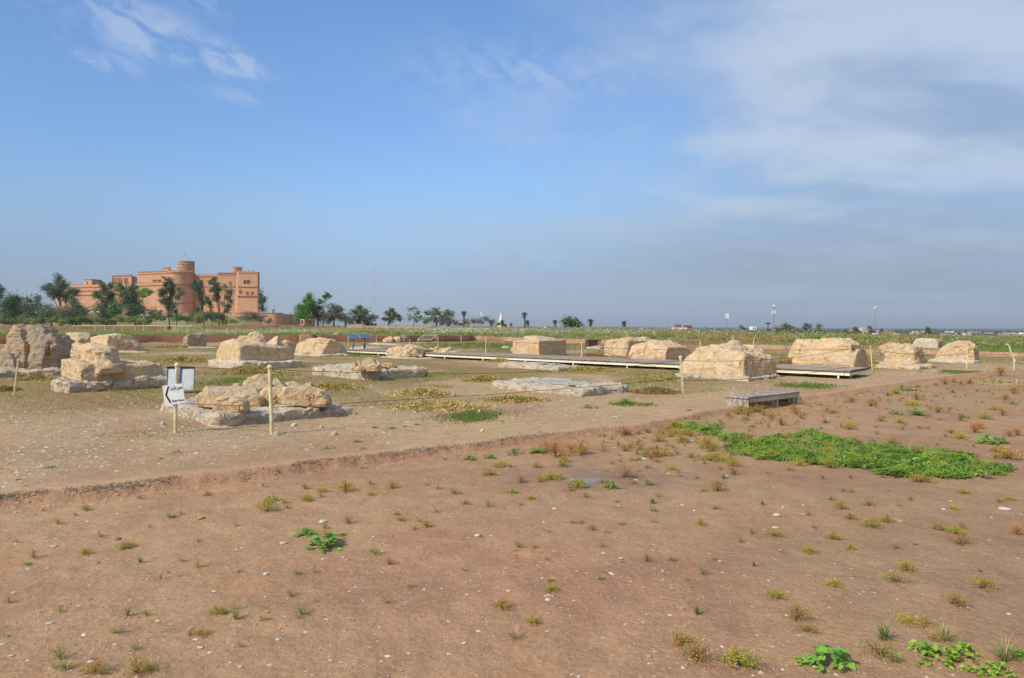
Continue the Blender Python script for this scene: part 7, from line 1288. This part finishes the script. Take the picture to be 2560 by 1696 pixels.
# ------------------------------------------------------------------ single larger pebbles on the bare soil
def pmesh(seed, flat_):
    V, Fc = LUMP(0, 1, 0, 1, base=(0, 1707, 0), seed=seed, n=22, flatb=False, box=.15); V = np.array(V); V -= V.mean(0); V /= np.ptp(V[:, 0]); V[:, 2] *= flat_ / max(np.ptp(V[:, 2]), .01); V[:, 1] *= .75 / max(np.ptp(V[:, 1]), .01); V[:, 2] -= V[:, 2].min() + .1 * flat_; me = bpy.data.meshes.new('pebble'); me.from_pydata([tuple(v) for v in V], [], Fc)
    bm = bmesh.new(); bm.from_mesh(me); bmesh.ops.subdivide_edges(bm, edges=bm.edges, cuts=1, smooth=.6); bm.to_mesh(me); bm.free(); me.polygons.foreach_set('use_smooth', np.ones(len(me.polygons), bool)); return me
pcols = [('white', (.52, .48, .40)), ('pale grey', (.44, .40, .34)), ('slate grey', (.23, .215, .195)), ('tan', (.55, .42, .26)), ('orange', (.52, .24, .10)), ('red-brown', (.27, .12, .08))]
PM = [[pmesh(s * 7 + i, f_) for i, f_ in enumerate((.3, .45, .6))] for s in range(6)]
for (nm, c), ms in zip(pcols, PM):
    mt = flatmat('pebble_' + nm.replace(' ', '_').replace('-', '_'), c, .75, 0, .12, 30)
    for me in ms: me.materials.append(mt)
PB = [(124, 860 + 506 / 1.0, 0)]
PB = []
def pb(z, x0, y0, k, lst):
    for (X_, Y_, w_, ci) in lst: PB.append((x0 + X_ / k, y0 + Y_ / k, w_ / k, ci))
pb(1, 0, 1240, 2.752, [(343, 878, 56, 1), (50, 970, 34, 2), (20, 1025, 40, 1), (78, 1102, 42, 1), (198, 696, 36, 4), (98, 670, 40, 1), (322, 920, 26, 1), (515, 1028, 34, 2), (417, 762, 34, 2), (482, 744, 28, 2), (620, 712, 30, 2), (647, 788, 22, 4), (895, 720, 26, 0), (945, 834, 34, 4), (1092, 864, 38, 3), (1180, 884, 30, 1), (1474, 658, 42, 3), (1318, 908, 42, 4), (1838, 796, 42, 4), (1386, 1046, 46, 3), (1914, 992, 34, 0), (1830, 542, 42, 0), (1664, 360, 28, 0), (1630, 372, 24, 0), (372, 350, 44, 3), (2222, 184, 58, 0), (1950, 328, 54, 3), (1385, 158, 54, 4), (810, 302, 44, 5), (118, 52, 24, 1), (846, 26, 30, 1), (1582, 1150, 28, 0), (1652, 1178, 34, 3), (1650, 222, 22, 0), (2232, 1146, 20, 1), (876, 884, 28, 3), (484, 214, 28, 1), (1176, 436, 18, 2), (286, 804, 26, 2)])
pb(2, 840, 1240, 2.752, [(1502, 86, 32, 0), (974, 278, 46, 0), (388, 276, 24, 2), (320, 386, 36, 1), (796, 518, 20, 1), (1188, 658, 34, 0), (1458, 720, 44, 0), (900, 678, 26, 0), (1962, 432, 38, 3), (1838, 398, 32, 0), (880, 1016, 36, 0), (2152, 1104, 40, 4), (1900, 1104, 26, 1), (1612, 828, 22, 3), (316, 1142, 28, 3), (1624, 1232, 30, 1), (1454, 932, 22, 0), (236, 1040, 40, 4), (46, 422, 26, 0), (74, 442, 34, 4), (1672, 1246, 28, 0), (2112, 870, 26, 0)])
pb(3, 1680, 1240, 2.69, [(692, 216, 50, 0), (700, 134, 60, 0), (1532, 172, 34, 1), (2230, 90, 82, 0), (1828, 94, 30, 0), (745, 80, 22, 0), (775, 808, 36, 0), (570, 942, 26, 0), (1478, 504, 32, 1), (1212, 556, 22, 1), (68, 760, 40, 4), (884, 124, 30, 1), (2330, 426, 30, 4), (98, 568, 26, 5), (1514, 832, 26, 0), (322, 440, 28, 3), (930, 542, 24, 4), (745, 1172, 28, 0), (1990, 752, 24, 0), (2265, 798, 36, 0)])
pb(4, 1200, 1060, 3.586, [(1470, 314, 52, 0), (664, 762, 44, 0), (1895, 160, 50, 1), (2212, 468, 32, 0), (1690, 448, 44, 3), (1206, 220, 28, 0), (1398, 504, 40, 0), (450, 908, 24, 4), (1240, 734, 30, 0)])
cntp = {}
for (px, py, w_, ci) in sorted(PB, key=lambda q: (q[3], q[0])):
    nm, c = pcols[ci]; cntp[ci] = cntp.get(ci, 0) + 1; p = GG(px, py); W_ = w_ * p[1] / F; o = bpy.data.objects.new('pebble', PM[ci][int(rgw.integers(3))]); SC.collection.objects.link(o); o.location = p; o.rotation_euler[2] = rgw.uniform(-.5, .5); o.scale = (W_, W_, W_ * .62); reg = 'near the lower edge' if py > 1480 else 'amid the bare soil' if py > 1330 else 'toward the puddle'
    tag(o, f'larger pebble {reg}, {ordn(cntp[ci])} {nm} one from left', 'pebble', 'larger pebbles lying on the bare soil')
# loose pale stones at the nearest plinth and on the excavated floor
for i, (px, py, w_, h_, lab) in enumerate([(405, 1064, 16, 10, 'grey stone lying by the foot of the sign post'), (733, 1067, 18, 8, 'flat pink stone right of the tallest post'), (689, 1090, 18, 10, 'pale stone at the foot of the tallest post'), (802, 1070, 10, 7, 'small white stone before the nearest plinth end'), (833, 1088, 16, 6, 'flat white stone on the bare strip past the tallest post'), (1199, 1034, 12, 9, 'white stone in the bright grass patch'), (1700, 942, 16, 14, 'pale stone left of the largest block foot'), (1205, 1080, 12, 6, 'pale flat stone beside the earth step bend')]):
    stk('loose_stone', [LUMP(px - w_ / 2, px + w_ / 2, py - h_, py, 0, .8, 0, 400 + i)], M_ROCKP, lab, 'stone', 'loose stones on the excavated floor', vox=.012 if py > 1000 else .03, a1=.01, a2=.008, seed=400 + i)
# ------------------------------------------------------------------ haze: even thin air round everything
HB = MB().box(-9000, 9000, -400, 14000, -40, 95).build('haze', bpy.data.materials.new('haze'))
m = HB.data.materials[0]; m.use_nodes = True; t = NT(m.node_tree); t.n.clear(); pv = t.node('ShaderNodeVolumePrincipled'); pv.inputs['Color'].default_value = (.74, .79, .87, 1); pv.inputs['Density'].default_value = .00016; pv.inputs['Anisotropy'].default_value = .2; ou = t.node('ShaderNodeOutputMaterial'); t.l.new(pv.outputs[0], ou.inputs['Volume']); tag(HB, 'thin pale blue haze over the plain', 'haze', kind='stuff')
